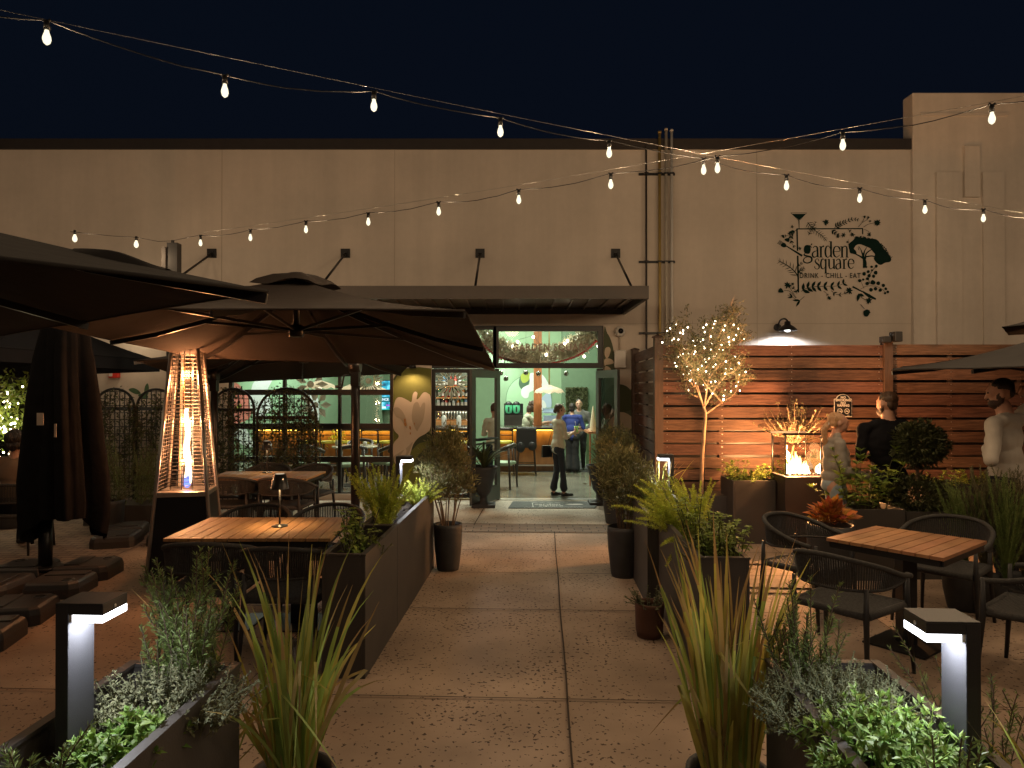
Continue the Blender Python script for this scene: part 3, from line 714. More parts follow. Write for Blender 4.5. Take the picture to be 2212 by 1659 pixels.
# ------------------------------------------------------------------ interior
gi = (.20,.34,.23)
M_['iwall'] = mat('green_wall', (.225,.345,.215), .8, var=.04)
M_['iwalld'] = mat('green_wall_dark', (.12,.19,.12), .8, var=.04)
def pol_floor():
    m = mat('polished_concrete', (.17,.16,.13), .22, var=.25, scale=2.2, spec=.6); return m
mb = MB(); mb.poly([(-8,WY+.01,.006),(3.6,WY+.01,.006),(3.6,19,.006),(-8,19,.006)]); struct('floor', mb, pol_floor())
BY = 18.7
mb = MB()
mb.bx(-8, 3.6, BY, BY+.1, 0, 4.3); mb.bx(-8.1, -8, WY+T, BY, 0, 4.3); mb.bx(3.6, 3.7, WY+T, BY, 0, 4.3)
obj('interior_wall', mb, M_['iwall'], bld, True)
mb = MB(); mb.bx(1.3, 3.6, 18.25, BY, 0, 4.3); obj('partition_wall', mb, M_['iwalld'], bld, True); mb = MB(); mb.bx(-4.35, -3.35, 17.9, BY, 0, 4.3); mb.bx(-3.352,-2.2,18.5,BY,0,4.3); obj('partition_wall', mb, M_['iwalld'], bld, True)
mb = MB(); mb.bx(-8, 3.6, WY+T, BY, 4.3, 4.4); obj('ceiling', mb, mat('ceiling_green', (.28,.40,.28), .8, var=0), bld, True)
mb = MB(); mb.bx(ux(1153,16.2), ux(1170,16.2), 16.1, 16.28, 0, 4.3); obj('column', mb, mat('column_wood', (.42,.15,.05), .5, var=.25, scale=5, stretch=(6,6,1)), bld, True)
# back wall mural
y = BY
wpal = mat('mural_white', (.62,.66,.66), .8, var=.03); wblue = mat('mural_blue', (.38,.48,.62), .8, var=.03); wlg = mat('mural_lightgreen', (.30,.48,.30), .8, var=.03); wdg = mat('mural_darkgreen', (.06,.12,.07), .8, var=.03); wyl = mat('mural_yellowgreen', (.30,.38,.06), .8, var=.03); wpk = mat('mural_pink', (.62,.20,.16), .8, var=.03)
def arch(u0, u1, vt, vb, n=18):
    c = (u0+u1)/2; r = (u1-u0)/2; ry = r*1.05
    return [(u0, vb)]+[(c-r*math.cos(PI*i/n), vt+ry-ry*math.sin(PI*i/n)) for i in range(n+1)]+[(u1, vb)]
def ip(pts): return pts
cq = lambda q: ((1750+q[0]*.27125)/1.736, (1200+q[1]*.27125)/1.736)
paint([
 (wdg, arch(1092.5,1192.5,810.5,930)), (wlg, arch(1093.5,1191.5,811.5,930)),
 (wdg, [cq(p) for p in sc_([(720,880),(740,780),(800,720),(870,730),(880,800),(850,900),(800,960),(750,950)],4)]),
 (wyl, [cq(p) for p in sc_([(752,760),(800,725),(870,730),(880,780),(840,850),(780,870),(750,820)],4)]),
 (wpal, [cq(p) for p in sc_([(868,760),(900,730),(960,740),(1050,760),(1120,860),(1150,950),(1100,990),(1030,960),(960,960),(900,985),(865,1010),(850,1070),(800,1080),(755,1030),(765,950),(830,905),(870,880)],4)]),
 (wblue, [cq(p) for p in sc_([(1060,1050),(1150,1000),(1170,1200),(1060,1190),(1030,1120)],4)]),
 (wpal, [cq(p) for p in sc_([(900,1200),(960,1120),(1060,1110),(1100,1200),(1000,1260),(900,1250)],4)]),
], y, bld, 'flower_mural')
cw = lambda q: ((800+q[0]*.3617)/1.736, (1350+q[1]*.3617)/1.736)
paint([
 (wlg, [cw(p) for p in [(-200,-150),(700,-150),(720,700),(-200,700)]]),
 (wdg, [cw(p) for p in sc_([(320,180),(400,210),(470,250),(520,180),(560,120),(350,100)],4)]),
 (wpk, [cw(p) for p in sc_([(160,320),(220,235),(290,280),(300,340),(360,380),(380,600),(160,640)],4)]),
 (wpal, [cw(p) for p in sc_([(400,280),(450,200),(520,170),(620,180),(560,330),(600,500),(450,600),(380,480)],4)]),
 (wpal, [cw(p) for p in sc_([(200,700),(300,670),(380,780),(420,900),(260,850)],4)]),
 (wyl, [cw(p) for p in sc_([(600,600),(640,570),(660,640),(620,650)],4)]),
 (wyl, [cw(p) for p in sc_([(250,470),(290,460),(280,510),(255,500)],4)]),
], y, bld, 'pink_mural')
paint([(wpal, [cw(p) for p in sc_([(940,350),(1060,360),(1100,480),(1090,640),(1040,600),(980,480)],4)])], y-.02, bld, 'pale_mural')
# hedge panel + tv
mb = MB(); hx = ux(1222,18.25); mb.box((hx+.28, 18.22, vz(873,18.25)), (.56,.06,.86)); N_ = 900
p_ = np.stack([NR.uniform(hx, hx+.56, N_), np.full(N_, 18.19), NR.uniform(vz(873,18.25)-.43, vz(873,18.25)+.43, N_)], 1); mb.leaves(p_, NR.normal(size=(N_,3))+np.array([0,-1,0]), .05, .03)
o = obj('artificial_hedge', mb, M_['leafd']); tag(o, 'rectangular artificial hedge picture on the green back wall', 'wall decoration')
tv = thing('television', 'wall television showing blue and green sports pictures, left of the lily panel', 'television', (ux(832,18.3), 18.3, vz(855,18.3)))
mb = MB(); x0, x1, z0, z1 = ux(812,18.3), ux(856,18.3), vz(887,18.3), vz(821,18.3); mb.bx(x0,x1,18.3,18.36,z0,z1); obj('screen_frame', mb, M_['frame'], tv, True)
def screen_mat():
    m = bpy.data.materials.new('screen'); m.use_nodes = True; nt = m.node_tree; nt.nodes.clear(); N = nt.nodes
    tc = N.new('ShaderNodeTexCoord'); nz = N.new('ShaderNodeTexNoise'); nz.inputs['Scale'].default_value = 5; nz.inputs['Detail'].default_value = 4
    cr = N.new('ShaderNodeValToRGB'); e = cr.color_ramp.elements; e[0].position = .35; e[0].color = (.01,.05,.09,1); e[1].position = .65; e[1].color = (.25,.75,.9,1)
    x = cr.color_ramp.elements.new(.5); x.color = (.03,.3,.42,1)
    em = N.new('ShaderNodeEmission'); em.inputs[1].default_value = 1.7; o_ = N.new('ShaderNodeOutputMaterial')
    nt.links.new(tc.outputs['Object'], nz.inputs[0]); nt.links.new(nz.outputs[0], cr.inputs[0]); nt.links.new(cr.outputs[0], em.inputs[0]); nt.links.new(em.outputs[0], o_.inputs[0]); return m
mats = [screen_mat(), glow('tv_white', (.8,.95,1), 1.1), glow('tv_green', (.02,.6,.3), .9), glow('tv_bar', (.02,.25,.3), .8), glow('tv_pink', (.5,.1,.8), 1)]
mb = MB(); mb.bx(x0+.02,x1-.02,18.29,18.299,z0+.02,z1-.02,0); mb.bx(x0+.02,x1-.02,18.284,18.289,vz(869,18.3),vz(857,18.3),3); text_mesh(mb, 'VANCE  FR', .085, Matrix.Translation(((x0+x1)/2, 18.28, vz(863,18.3))) @ FRONT, 1, bold=.003)
mb.bx(x0+.02,x1-.02,18.284,18.289,z0+.02,vz(884,18.3),2); mb.bx(x0+.03,x0+.26,18.283,18.289,vz(882,18.3),vz(878,18.3),1); mb.bx(x0+.27,x1-.03,18.283,18.288,vz(877,18.3),vz(874,18.3),4)
obj('screen', mb, mats, tv, True)
# bar
bar = thing('bar_counter', 'long wood fronted bar counter with glowing amber strip under its top', 'bar counter', (-2,15.5,0))
bx0, bx1 = -5.6, ux(1196,15.5); bz = vz(928,15.3)
mb = MB(); mb.bx(bx0,bx1,15.5,16.1,.12,bz); mb.bx(bx0,bx1,15.58,16.1,0,.12); obj('front', mb, mat('bar_wood', (.17,.075,.028), .4, var=.3, stretch=(3,1,1), scale=3), bar, True)
mb = MB(); mb.bx(bx0-.05,bx1+.05,15.22,16.2,bz,bz+.05); obj('countertop', mb, mat('bar_top', (.03,.02,.015), .2, var=.1), bar, True, bevel=.008)
mb = MB(); mb.bx(bx0,bx1,15.44,15.46,bz-.03,bz-.012); obj('led_strip', mb, glow('amber_led', (1,.68,.10), 5), bar, True)
light('AREA', ((bx0+bx1)/2, 15.40, bz-.05), 22, (1,.62,.08), name='bar_strip_light', rot=(D2R(25),0,0), size=bx1-bx0, sizey=.04)
mb = MB(); mb.bx(bx0,bx1,15.47,15.5,.14,.17); obj('kick_rail', mb, M_['steel'], bar, True)
# bar back shelf / equipment
mb = MB()
sx0, sx1 = ux(936,18.4), ux(1066,18.4)
for v in (858, 879, 834): mb.bx(sx0, sx1, 18.1, 18.5, vz(v,18.3)-.03, vz(v,18.3))
mb.bx(sx0, sx1, 18.0, 18.5, vz(906,18.2)-.05, vz(906,18.2)); mb.bx(sx0, sx1, 17.9, 18.5, 0, 1.0)
o = obj('bottle_shelves', mb, mat('shelf_wood', (.34,.15,.05), .5, var=.2)); tag(o, 'wooden back bar shelves behind the storefront window', 'shelf')
mb = MB(); mb.bx(sx0, sx1, 18.44, 18.49, vz(905,18.4), 2.5); o = obj('back_bar_mirror', mb, mat('mirror', (.35,.4,.36), .12, .9, var=0)); tag(o, 'dull mirror panel behind the bottles', 'mirror')
bcol = [mat('bottle_'+n, c, .12, var=0, spec=.8) for n, c in (('clear',(.55,.6,.6)),('amber',(.45,.16,.03)),('green',(.06,.22,.08)),('dark',(.04,.02,.02)),('blue',(.1,.25,.5)),('red',(.5,.05,.03)))]
caps = mat('bottle_cap', (.5,.45,.3), .4, var=0)
nb = 0
for v in (858, 879, 834):
    x = sx0+.06
    while x < sx1-.05:
        h_ = RN.uniform(.22,.30) if v != 834 else RN.uniform(.2,.3); r_ = RN.uniform(.032,.045); ci = RN.randrange(6); z_ = vz(v,18.3)
        mb = MB(); mb.lathe((x, 18.22, z_), [(.001,0),(r_,.005),(r_,h_*.62),(r_*.35,h_*.76),(r_*.33,h_*.96)], 8); mb.cyl((x,18.22,z_+h_*.96),(x,18.22,z_+h_),r_*.4,n=8,mi=1); mb.lathe((x, 18.22, z_), [(r_*1.03,h_*.15),(r_*1.03,h_*.45)], 8, 2)
        o = obj('bottle', mb, [bcol[ci], caps, M_['white']]); tag(o, 'liquor bottle standing on the back bar shelves', 'bottle', 'bottles on the back bar shelves'); nb += 1
        x += RN.uniform(.085,.12)
mb = MB()
for i in range(9):
    x = ux(957+i*6.2,18.0); mb.tube([(x,17.98,vz(888,18)),(x,17.95,vz(893,18)),(x,17.93,vz(906,18))], [.022,.018,.008], 6)
mb.bx(ux(952,18),ux(1012,18),17.99,18.04,vz(891,18),vz(887,18)); o = obj('beer_taps', mb, M_['steel']); tag(o, 'row of steel beer taps under the bottle shelves', 'beer taps')
for i, u in enumerate((960, 992)):
    mb = MB(); mb.lathe((ux(u,16.0),15.9,bz+.05), [(.05,0),(.055,.1),(.05,.2),(.02,.24)], 10); o = obj('dispenser_jar', mb, M_['white']); tag(o, ('left' if i == 0 else 'right')+' white jar standing on the bar counter behind the window', 'jar', 'white jars on the bar')
sl = thing('slush_machine', 'black slush machine with two green tanks on the back bar', 'drinks machine', (ux(1108,17.4), 17.4, .9))
mb = MB(); mb.bx(ux(1089,17.4),ux(1130,17.4),17.3,17.8,.75,vz(893,17.4)); mb.bx(ux(1089,17.4),ux(1130,17.4),17.45,17.8,vz(893,17.4),vz(872,17.4)); obj('body', mb, M_['frame'], sl, True)
mb = MB(); mb.bx(ux(1090.5,17.4),ux(1128,17.4),17.28,17.3,.80,vz(896,17.4)); obj('drip_panel', mb, M_['steeld'], sl, True)
for u in (1099, 1115.5):
    mb = MB(); mb.lathe((ux(u,17.3),17.3,vz(891.5,17.3)), [(.02,-.02),(.07,0),(.088,.07),(.088,.17),(.08,.19)], 14); obj('tank', mb, mat('slush_green', (.10,.50,.25), .25, var=.1, emis=(.1,.5,.25), estr=.25), sl, True)
    mb = MB(); mb.lathe((ux(u,17.3),17.3,vz(891.5,17.3)), [(.09,.19),(.088,.22),(.06,.26),(.02,.275)], 14); mb.box((ux(u,17.3),17.2,vz(884,17.3)),(.03,.04,.12)); obj('lid', mb, M_['frame'], sl, True)
mb = MB(); mb.bx(ux(1174,17.5),ux(1204,17.5),17.3,17.8,.9,vz(898,17.5)); mb.bx(ux(1172,17.5),ux(1206,17.5),17.25,17.8,vz(892,17.5),vz(889,17.5))
for i in range(14): mb.lathe((ux(1175+i*2.2,17.5),17.45,vz(889,17.5)), [(.03,0),(.035,.08)], 8)
o = obj('coffee_machine', mb, mat('machine_steel', (.45,.55,.62), .25, .5, var=.2, scale=6, emis=(.4,.6,1), estr=.12)); tag(o, 'steel coffee machine with stacked glasses on top', 'coffee machine')
# pendants
def pendant(u, vb, Y, lb, on=True):
    t = thing('pendant_lamp', lb, 'lamp', (ux(u,Y),Y,vz(vb,Y)), group='pendant lamps over the bar')
    x, z = ux(u,Y), vz(vb,Y)
    mb = MB(); mb.cyl((x,Y,z+.17),(x,Y,4.28),.016); obj('stem', mb, mat('brass', (.45,.40,.22), .4, .5, var=0) if 'brass' not in bpy.data.materials else bpy.data.materials['brass'], t, True)
    mb = MB(); n = 32; V = []
    for j, (r_, zz) in enumerate(((.03,.17),(.12,.13),(.22,.09),(.30,.05),(.33,0))):
        for k in range(n):
            a = 2*PI*k/n; wv = math.sin(a*8)*.02*(j/4)
            V.append((x+r_*math.cos(a), Y+r_*math.sin(a), z+zz+wv))
    mb.add(V, [(j*n+k, j*n+(k+1)%n, (j+1)*n+(k+1)%n, (j+1)*n+k) for j in range(4) for k in range(n)], 0, True)
    obj('shade', mb, mat('shade_white', (.7,.62,.5), .5, var=0, trl=.5) if 'shade_white' not in bpy.data.materials else bpy.data.materials['shade_white'], t, True)
    mb = MB(); mb.ell((x,Y,z+.02),(.05,.05,.05)); obj('bulb', mb, M_['bulb'], t, True)
    light('POINT', (x,Y,z-.06), 2.5, (1,.72,.42), .05, 'pendant_light')
pendant(1186.5, 848, 15.6, 'scalloped white pendant lamp hanging right of the wood column')
pendant(692, 838, 15.6, 'pale pendant lamp hanging leftmost behind the grid window'); pendant(808.5, 849, 15.6, 'scalloped pendant lamp just left of the television'); pendant(762, 846, 15.6, 'pendant lamp partly behind the umbrella post')
# stools
M_['ystool'] = mat('stool_yellow', (.62,.52,.06), .45, var=.05); M_['swood'] = mat('stool_wood', (.035,.02,.015), .4, var=.1)
def stool():
    t = thing('bar_stool', 'x', 'bar stool', (0,0,0), 0, 'bar stools along the counter')
    mb = MB(); mb.lathe((0,0,.68), [(.001,.055),(.17,.05),(.2,.03),(.19,0)], 20, sx=1, sy=.9); obj('seat', mb, M_['ystool'], t)
    for sx_ in (-1,1):
        for sy_ in (-1,1):
            mb = MB(); mb.tube([(sx_*.15,sy_*.13,.68),(sx_*.2,sy_*.18,0)],[.02,.014],8); obj('leg', mb, M_['swood'], t)
    mb = MB()
    for a, b in (((-.185,-.165,.25),(.185,-.165,.25)),((-.185,.165,.25),(.185,.165,.25)),((-.18,-.165,.3),(-.18,.165,.3)),((.18,-.165,.3),(.18,.165,.3))): mb.tube([a,b],.011,6)
    obj('footrest', mb, M_['swood'], t)
    mb = MB(); mb.tube([(-.16,-.16,.68),(-.17,-.21,.98)],.014,6); mb.tube([(.16,-.16,.68),(.17,-.21,.98)],.014,6); mb.tube([(-.18,-.205,.97),(-.09,-.23,.985),(.09,-.23,.985),(.18,-.205,.97)],.022,8,flat=1.6); mb.tube([(-.17,-.2,.86),(.17,-.2,.86)],.012,6)
    obj('backrest', mb, M_['swood'], t)
    return t
s0 = None
for u, lb in ((1090,'yellow seated bar stool nearest the doorway’s left leaf'), (1137,'yellow seated bar stool below the bartender with a dark jacket on its back'), (955,'bar stool seen through the narrow window right of the lily panel'), (1003,'bar stool partly behind the open left door'), (839,'bar stool beside the lily panel’s left edge'), (802,'bar stool right of the umbrella post behind the grid window'), (752,'bar stool left of the umbrella post'), (713,'bar stool above the round glossy table'), (668,'leftmost visible bar stool, behind the trellis')):
    x = ux(u,14.95)
    if s0 is None: s0 = stool(); s0.location = (x,14.95,0); s0['label'] = lb.replace('’', "'"); r = s0
    else: r = dup(s0, (x,14.95,0), RN.uniform(-.1,.1), lb.replace('’', "'"))
mb = MB(); x = ux(1137,14.7); mb.tube([(x-.2,14.72,1.0),(x+.2,14.72,1.0)],.035,8); mb.box((x,14.69,.80),(.42,.07,.4)); mb.ell((x-.12,14.68,.62),(.1,.05,.12)); mb.ell((x+.12,14.68,.64),(.1,.05,.1))
o = obj('jacket', mb, M_['frame'], bevel=.02); tag(o, 'black jacket draped over the back of a bar stool', 'jacket')
# low tables and chairs behind the grid window
def cafe_chair():
    t = thing('cafe_chair', 'x', 'chair', (0,0,0), 0, 'cafe chairs inside the grid window')
    mb = MB(); mb.box((0,0,.46),(.44,.42,.06)); obj('seat', mb, mat('seat_sage', (.30,.40,.28), .7, var=.05) if 'seat_sage' not in bpy.data.materials else bpy.data.materials['seat_sage'], t, bevel=.02)
    for sx_ in (-1,1):
        for sy_ in (-1,1):
            mb = MB(); mb.tube([(sx_*.19,sy_*.18,.44 if sy_>0 else .78),(sx_*.21,sy_*.22,0)],[.024,.018],8); obj('leg', mb, M_['swood'], t)
    mb = MB(); mb.tube(smooth_open([(-.23,.05,.68),(-.22,-.15,.76),(0,-.23,.80),(.22,-.15,.76),(.23,.05,.68)],5),.03,8,flat=1.2); obj('backrest', mb, M_['swood'], t)
    return t
c0 = cafe_chair(); ci = 0
for (x, y_, rz, lb) in ((-2.85,12.75,PI*.05,'cafe chair with its back close to the grid window, left of the umbrella post'), (-3.6,12.9,-.6,'cafe chair facing right behind the second trellis'), (-2.3,13.2,1.2,'cafe chair side on behind the umbrella post'), (-2.0,12.9,PI*.9,'cafe chair facing the glass beside the lily panel'), (-3.0,14.0,PI,'cafe chair on the far side of the round table'), (ux(1085,13.0),13.0,PI*.4,'cafe chair just inside the doorway behind the left leaf')):
    if ci == 0: c0.location = (x,y_,0); c0.rotation_euler.z = rz; c0['label'] = lb
    else: dup(c0, (x,y_,0), rz, lb)
    ci += 1
def round_table(x, y_, lb):
    t = thing('round_table', lb, 'table', (x,y_,0)); mb = MB(); mb.lathe((x,y_,.72), [(.001,.03),(.42,.03),(.43,.015),(.42,0),(.001,0)], 28); obj('tabletop', mb, mat('gloss_top', (.45,.40,.30), .15, var=.1) if 'gloss_top' not in bpy.data.materials else bpy.data.materials['gloss_top'], t, True)
    mb = MB(); mb.cyl((x,y_,0),(x,y_,.02),.25,n=20); mb.cyl((x,y_,.02),(x,y_,.72),.035); obj('pedestal', mb, M_['frame'], t, True)
round_table(-2.95,13.35,'round glossy cafe table with a candle behind the grid window'); round_table(-1.75,13.6,'round cafe table partly hidden by the lily panel')
mb = MB(); mb.lathe((-2.75,13.3,.75), [(.001,0),(.035,0),(.035,.08),(.03,.08)], 10); mb.ell((-2.75,13.3,.80),(.02,.02,.035),8,6,1); o = obj('candle', mb, [M_['white'], M_['bulb']]); tag(o, 'lit candle glass on the round glossy table', 'candle')
mb = MB(); N_ = 60; mb.lathe((-3.25,13.2,.75), [(.001,0),(.03,0),(.04,.07),(.02,.12)], 10, 1); p_ = np.array([-3.25,13.2,.9])+NR.normal(size=(N_,3))*.07; mb.leaves(p_, NR.normal(size=(N_,3))+np.array([0,0,1]), .06, .035)
o = obj('flower_vase', mb, [mat('petal_yellow', (.75,.6,.03), .6, var=.1, emis=(.7,.6,.02), estr=.1), M_['white']]); tag(o, 'small vase of yellow flowers inside the grid window', 'vase')
# side counter on the right and a high table
mb = MB(); mb.bx(ux(1262,17),ux(1300,17),16.6,17.6,0,.95); o = obj('service_counter', mb, M_['iwall']); tag(o, 'pale green service counter at the right back', 'counter')
mb = MB(); mb.bx(ux(1266,13.6),ux(1310,13.6),13.2,14.0,.98,1.02); mb.bx(ux(1269,13.6),ux(1272,13.6),13.25,13.3,0,.98); mb.bx(ux(1302,13.6),ux(1305,13.6),13.25,13.3,0,.98); o = obj('high_table', mb, mat('high_table', (.35,.13,.05), .4, var=.1)); tag(o, 'wooden high table just inside the right door', 'table')
mb = MB(); mb.lathe((ux(1281,13.5),13.5,1.02), [(.07,0),(.06,.1),(.035,.3),(.01,.46),(.001,.48)], 12); o = obj('folded_parasol', mb, mat('linen', (.6,.52,.36), .8, var=.1)); tag(o, 'cream folded napkin cone on the high table by the right door', 'napkin')
mb = MB(); mb.bx(ux(1150,15.2),ux(1290,15.2),15.5,17.8,.012,.02); o = obj('dark_rug', mb, mat('rug', (.05,.05,.055), .9, var=.2)); tag(o, 'dark rug on the floor under the couple at the bar end', 'rug')
# interior lights
for (x, y_, pw) in ((-6,17.3,95), (-3.6,17.5,45), (-.8,17.2,170), (1.0,16.8,90), (-4.5,13.8,40), (-1.6,13.8,45), (.6,13.6,170)):
    light('AREA', (x,y_,4.2), pw, (.93,1,.80), name='ceiling_light', rot=(0,0,0), size=.7)
for u in (560, 640, 745, 1075): light('SPOT', (ux(u,18.1),18.2,3.3), 150, (.85,1,.92), .04, 'wall_washer', rot=(D2R(14),0,0), spot=D2R(70), blend=.9)
# starburst ornaments behind the glass
M_['paper'] = mat('paper_ornament', (.42,.36,.27), .8, var=.05, trl=.3)
def starburst(u, v, Y, r, n, lb):
    x, z = ux(u,Y), vz(v,Y); mb = MB()
    for i in range(n):
        a = 2*PI*i/n; c_, s_ = math.cos(a), math.sin(a); da = PI/n*.8
        for sd in (-1,1):
            mb.poly([(x+c_*r*.25, Y, z+s_*r*.25), (x+r*.62*math.cos(a+sd*da), Y+.05, z+r*.62*math.sin(a+sd*da)), (x+c_*r, Y-.02, z+s_*r), (x+c_*r*.6, Y-.06, z+s_*r*.6)])
    mb.lathe((x,Y-.02,z), [(.001,0),(r*.2,.02)], 12, axis=Matrix(((1,0,0),(0,0,-1),(0,1,0))))
    o = obj('paper_star', mb, M_['paper']); tag(o, lb, 'ornament', 'paper stars hung in the windows')
starburst(975,826,WY+.5,.33,16,'round perforated paper star in the narrow window beside the left door'); starburst(797,823,WY+.6,.27,22,'round many pointed paper star near the television'); starburst(672,830,WY+.5,.30,9,'large spiky paper star in the upper grid window'); starburst(683,875,WY+.6,.27,7,'lower crumpled paper star behind the second trellis')
# garland in the transom + lettering
tg = MB(); yy = WY+.35
def chain(pts, mb, r=.028, every=.055, mats=2, flip=0):
    q = smooth_open(pts, 14); k_ = 0
    for i in range(len(q)-1):
        p0 = P(*q[i], yy); d = P(*q[i+1], yy)-p0
        n = max(1, int(d.length/every))
        for j in range(n):
            c = p0+d*(j/n); k_ += 1
            mb.box(c, (.05,.012 if k_%2 else .05,.03), (k_+flip)%mats, rot=Matrix.Rotation(RN.uniform(-.5,.5),3,'Y'))
chain([(1040,742),(1072,768),(1110,780),(1150,787),(1190,785),(1230,775),(1262,760),(1290,735)], tg); chain([(1072,762),(1100,778),(1135,786)], tg, flip=1)
o = obj('paper_chain', tg, [mat('chain_red', (.35,.03,.025), .3, var=0), mat('chain_white', (.5,.5,.42), .5, var=0)]); tag(o, 'red and white paper chain hanging across the transom window', 'garland')
for gi_, (pts, lb) in enumerate(([[(1036,712),(1090,745),(1150,762),(1215,750),(1262,722),(1290,708)], 'thick pale tinsel garland, upper of the two in the transom'], [[(1036,735),(1090,765),(1150,778),(1215,768),(1262,745),(1298,712)], 'thick pale tinsel garland, lower of the two in the transom'])):
    mb = MB(); q = np.array([tuple(P(*p, yy+.08+gi_*.05)) for p in smooth_open(pts, 40)]); N_ = 2600
    idx = NR.randint(0, len(q), N_); mb.needles(q[idx]+NR.normal(size=(N_,3))*.03, NR.normal(size=(N_,3))+np.array([0,-.3,0]), .12, .022)
    o = obj('tinsel_garland', mb, mat('tinsel_%s' % 'ab'[gi_], (.72,.72,.58), .35, .1, var=.2)); tag(o, lb, 'garland')
mb = MB(); text_mesh(mb, 'GARDEN SQUARE', .165, Matrix.Translation((Wx(1190), WY+.085, Wz(750))) @ FRONT, 0, bold=.004, spacing=1.2, sx=.82)
o = obj('transom_lettering', mb, mat('vinyl_letter', (.42,.32,.25), .5, var=0), bld, True); o['label'] = 'faded GARDEN SQUARE letters on the transom glass'
tfl = []
for u, v in ((1108,748),(1152,728),(1220,742),(1226,736),(1292,748),(1118,738),(1180,766),(1262,770)): tfl.append(P(u,v,WY+.3))
t = thing('fairy_lights', 'small white bulbs strung in the transom garlands', 'fairy lights', (0,WY+.3,3)); bulbs(t, tfl, .022)
mb = MB(); mb.tube([p+Vector((0,.02,.03)) for p in sorted(tfl, key=lambda q: q.x)], .003, 4); obj('light_wire', mb, M_['frame'], t, True)
for i, (u, v) in enumerate(((1082,736-736+814),(1093,826),(1136,813),(1143+20,815),(1223,815))):
    mb = MB(); c = P(u,v-8 if i else 806,WY+.9); mb.ell(c,(.045,.045,.045),12,8); mb.cyl(c+Vector((0,0,.045)), c+Vector((0,0,1.2)), .002, n=4)
    o = obj('glass_bauble', mb, mat('bauble', (.3,.32,.28), .08, .8, var=0) if 'bauble' not in bpy.data.materials else bpy.data.materials['bauble']); tag(o, 'small clear glass bauble hanging in the doorway', 'ornament', 'glass baubles in the doorway')
# doormat
mm = mat('doormat', (.13,.14,.14), .9, var=.1, bump=.5, bscale=300)
dm = thing('doormat', 'grey doormat with white scrolled logo before the open doors', 'doormat', tuple(G(1190,1090)))
mb = MB(); q = [G(1098,1098,.006),G(1285,1098,.006),G(1296,1083.5,.006),G(1108,1083.5,.006)]; mb.extr(q, (0,0,.01)); obj('mat', mb, mm, dm, True)
mb = MB(); c = G(1190,1091,.018); z_ = .0185
def fl(pts, w_): 
    q = smooth_open(pts, 4); 
    mb.ribbon([(c.x+a, c.y+b, z_) for a, b in q], w_, (0,1,0) if abs(pts[-1][0]-pts[0][0]) > abs(pts[-1][1]-pts[0][1]) else (1,0,0))
MT = Matrix.Translation((c.x-.05,c.y+.09,z_)); text_mesh(mb, 'garden', .15, MT, 0, bold=.003); text_mesh(mb, 'square', .14, Matrix.Translation((c.x,c.y-.05,z_)), 0, bold=.003)
fl([(-.28,.22),(.2,.22)], .012); fl([(-.28,.22),(-.28,-.2)], .012)
for i in range(9): fl([(-.42+i*.1,-.22+.02*(i%2)),(-.38+i*.1,-.17),(-.33+i*.1,-.23)], .018)
for i in range(5): fl([(-.3+i*.12,.2),(-.26+i*.12,.26),(-.2+i*.12,.24)], .016)
mb.ell((c.x+.38,c.y+.08,z_),(.16,.06,.0005),14,4)
obj('logo', mb, M_['white'], dm, True)
# ------------------------------------------------------------------ fence
FY = 9.2; ft = vz(745, FY); fx0 = ux(1422, FY)
fn = thing('wooden_fence', 'reddish horizontal board privacy fence with dark posts, running right from the corner post', 'fence', (fx0, FY, 0))
rows = []; z = ft; pitch = .1615
fmat = [M_['wood']]
def nail(mb, x, y_, z): mb.box((x, y_, z), (.010,.006,.010), 0)
mbA = MB(); nl = MB(); mbb = MB()
x_end = 7.5; px1 = ux(1911, FY)+.03; posts = [fx0, px1, px1+(px1-fx0)]
i = 0
while z-pitch > 0:
    for k_ in range(len(posts)-1):
        xa, xb = posts[k_]+.06, posts[k_+1]-.06
        off = 0 if i % 2 == 0 else 0
        dz = RN.uniform(-.006,.006)
        mbA.bx(xa, xb, FY-.012, FY+.012, z-pitch+.027+dz, z+dz)
        for xs in (xa+.05, xa+(xb-xa)*.268, xa+(xb-xa)*.585, xb-.05):
            nail(nl, xs, FY-.014, z-.028); nail(nl, xs, FY-.014, z-pitch+.05)
    z -= pitch; i += 1
obj('boards', mbA, M_['wood'], fn, True)
for k_ in range(len(posts)-1):
    xa, xb = posts[k_]+.06, posts[k_+1]-.06
    for f_ in (.268, .585): mbb.bx(xa+(xb-xa)*f_-.03, xa+(xb-xa)*f_+.03, FY+.013, FY+.04, 0, ft-.02)
    mbb.bx(xa, xb, FY+.05, FY+.06, 0, ft-.03, 1)
obj('battens', mbb, [M_['post'], M_['frame']], fn, True)
sc1 = obj('screws', nl, M_['steel'], fn, True); sc1['kind'] = 'stuff'
for k_, x in enumerate(posts):
    mb = MB(); mb.bx(x-.055, x+.055, FY-.05, FY+.06, 0, ft+.05+(.04 if k_==0 else .06)); mb.lathe((x, FY+.005, ft+.09+(0 if k_==0 else .02)), [(.085,0),(.08,.02),(.001,.05)], 4, smooth=False) if k_==0 else None
    obj('post', mb, M_['post'], fn, True, bevel=.004)
mb = MB(); mb.bx(px1-.13, px1-.02, FY-.16, FY-.05, ft+.02, ft+.10); mb.bx(px1+.0, px1+.10, FY-.2, FY-.05, ft+.03, ft+.16); obj('floodlight', mb, M_['frame'], fn, True, bevel=.01)
f2 = thing('side_fence', 'short dark board fence running back from the corner post to the wall', 'fence', (fx0, FY+1.2, 0))
z = ft; mb = MB(); a = Vector((fx0, FY+.08, 0)); b = Vector((ux(1372,WY-.1), WY-.1, 0)); i = 0
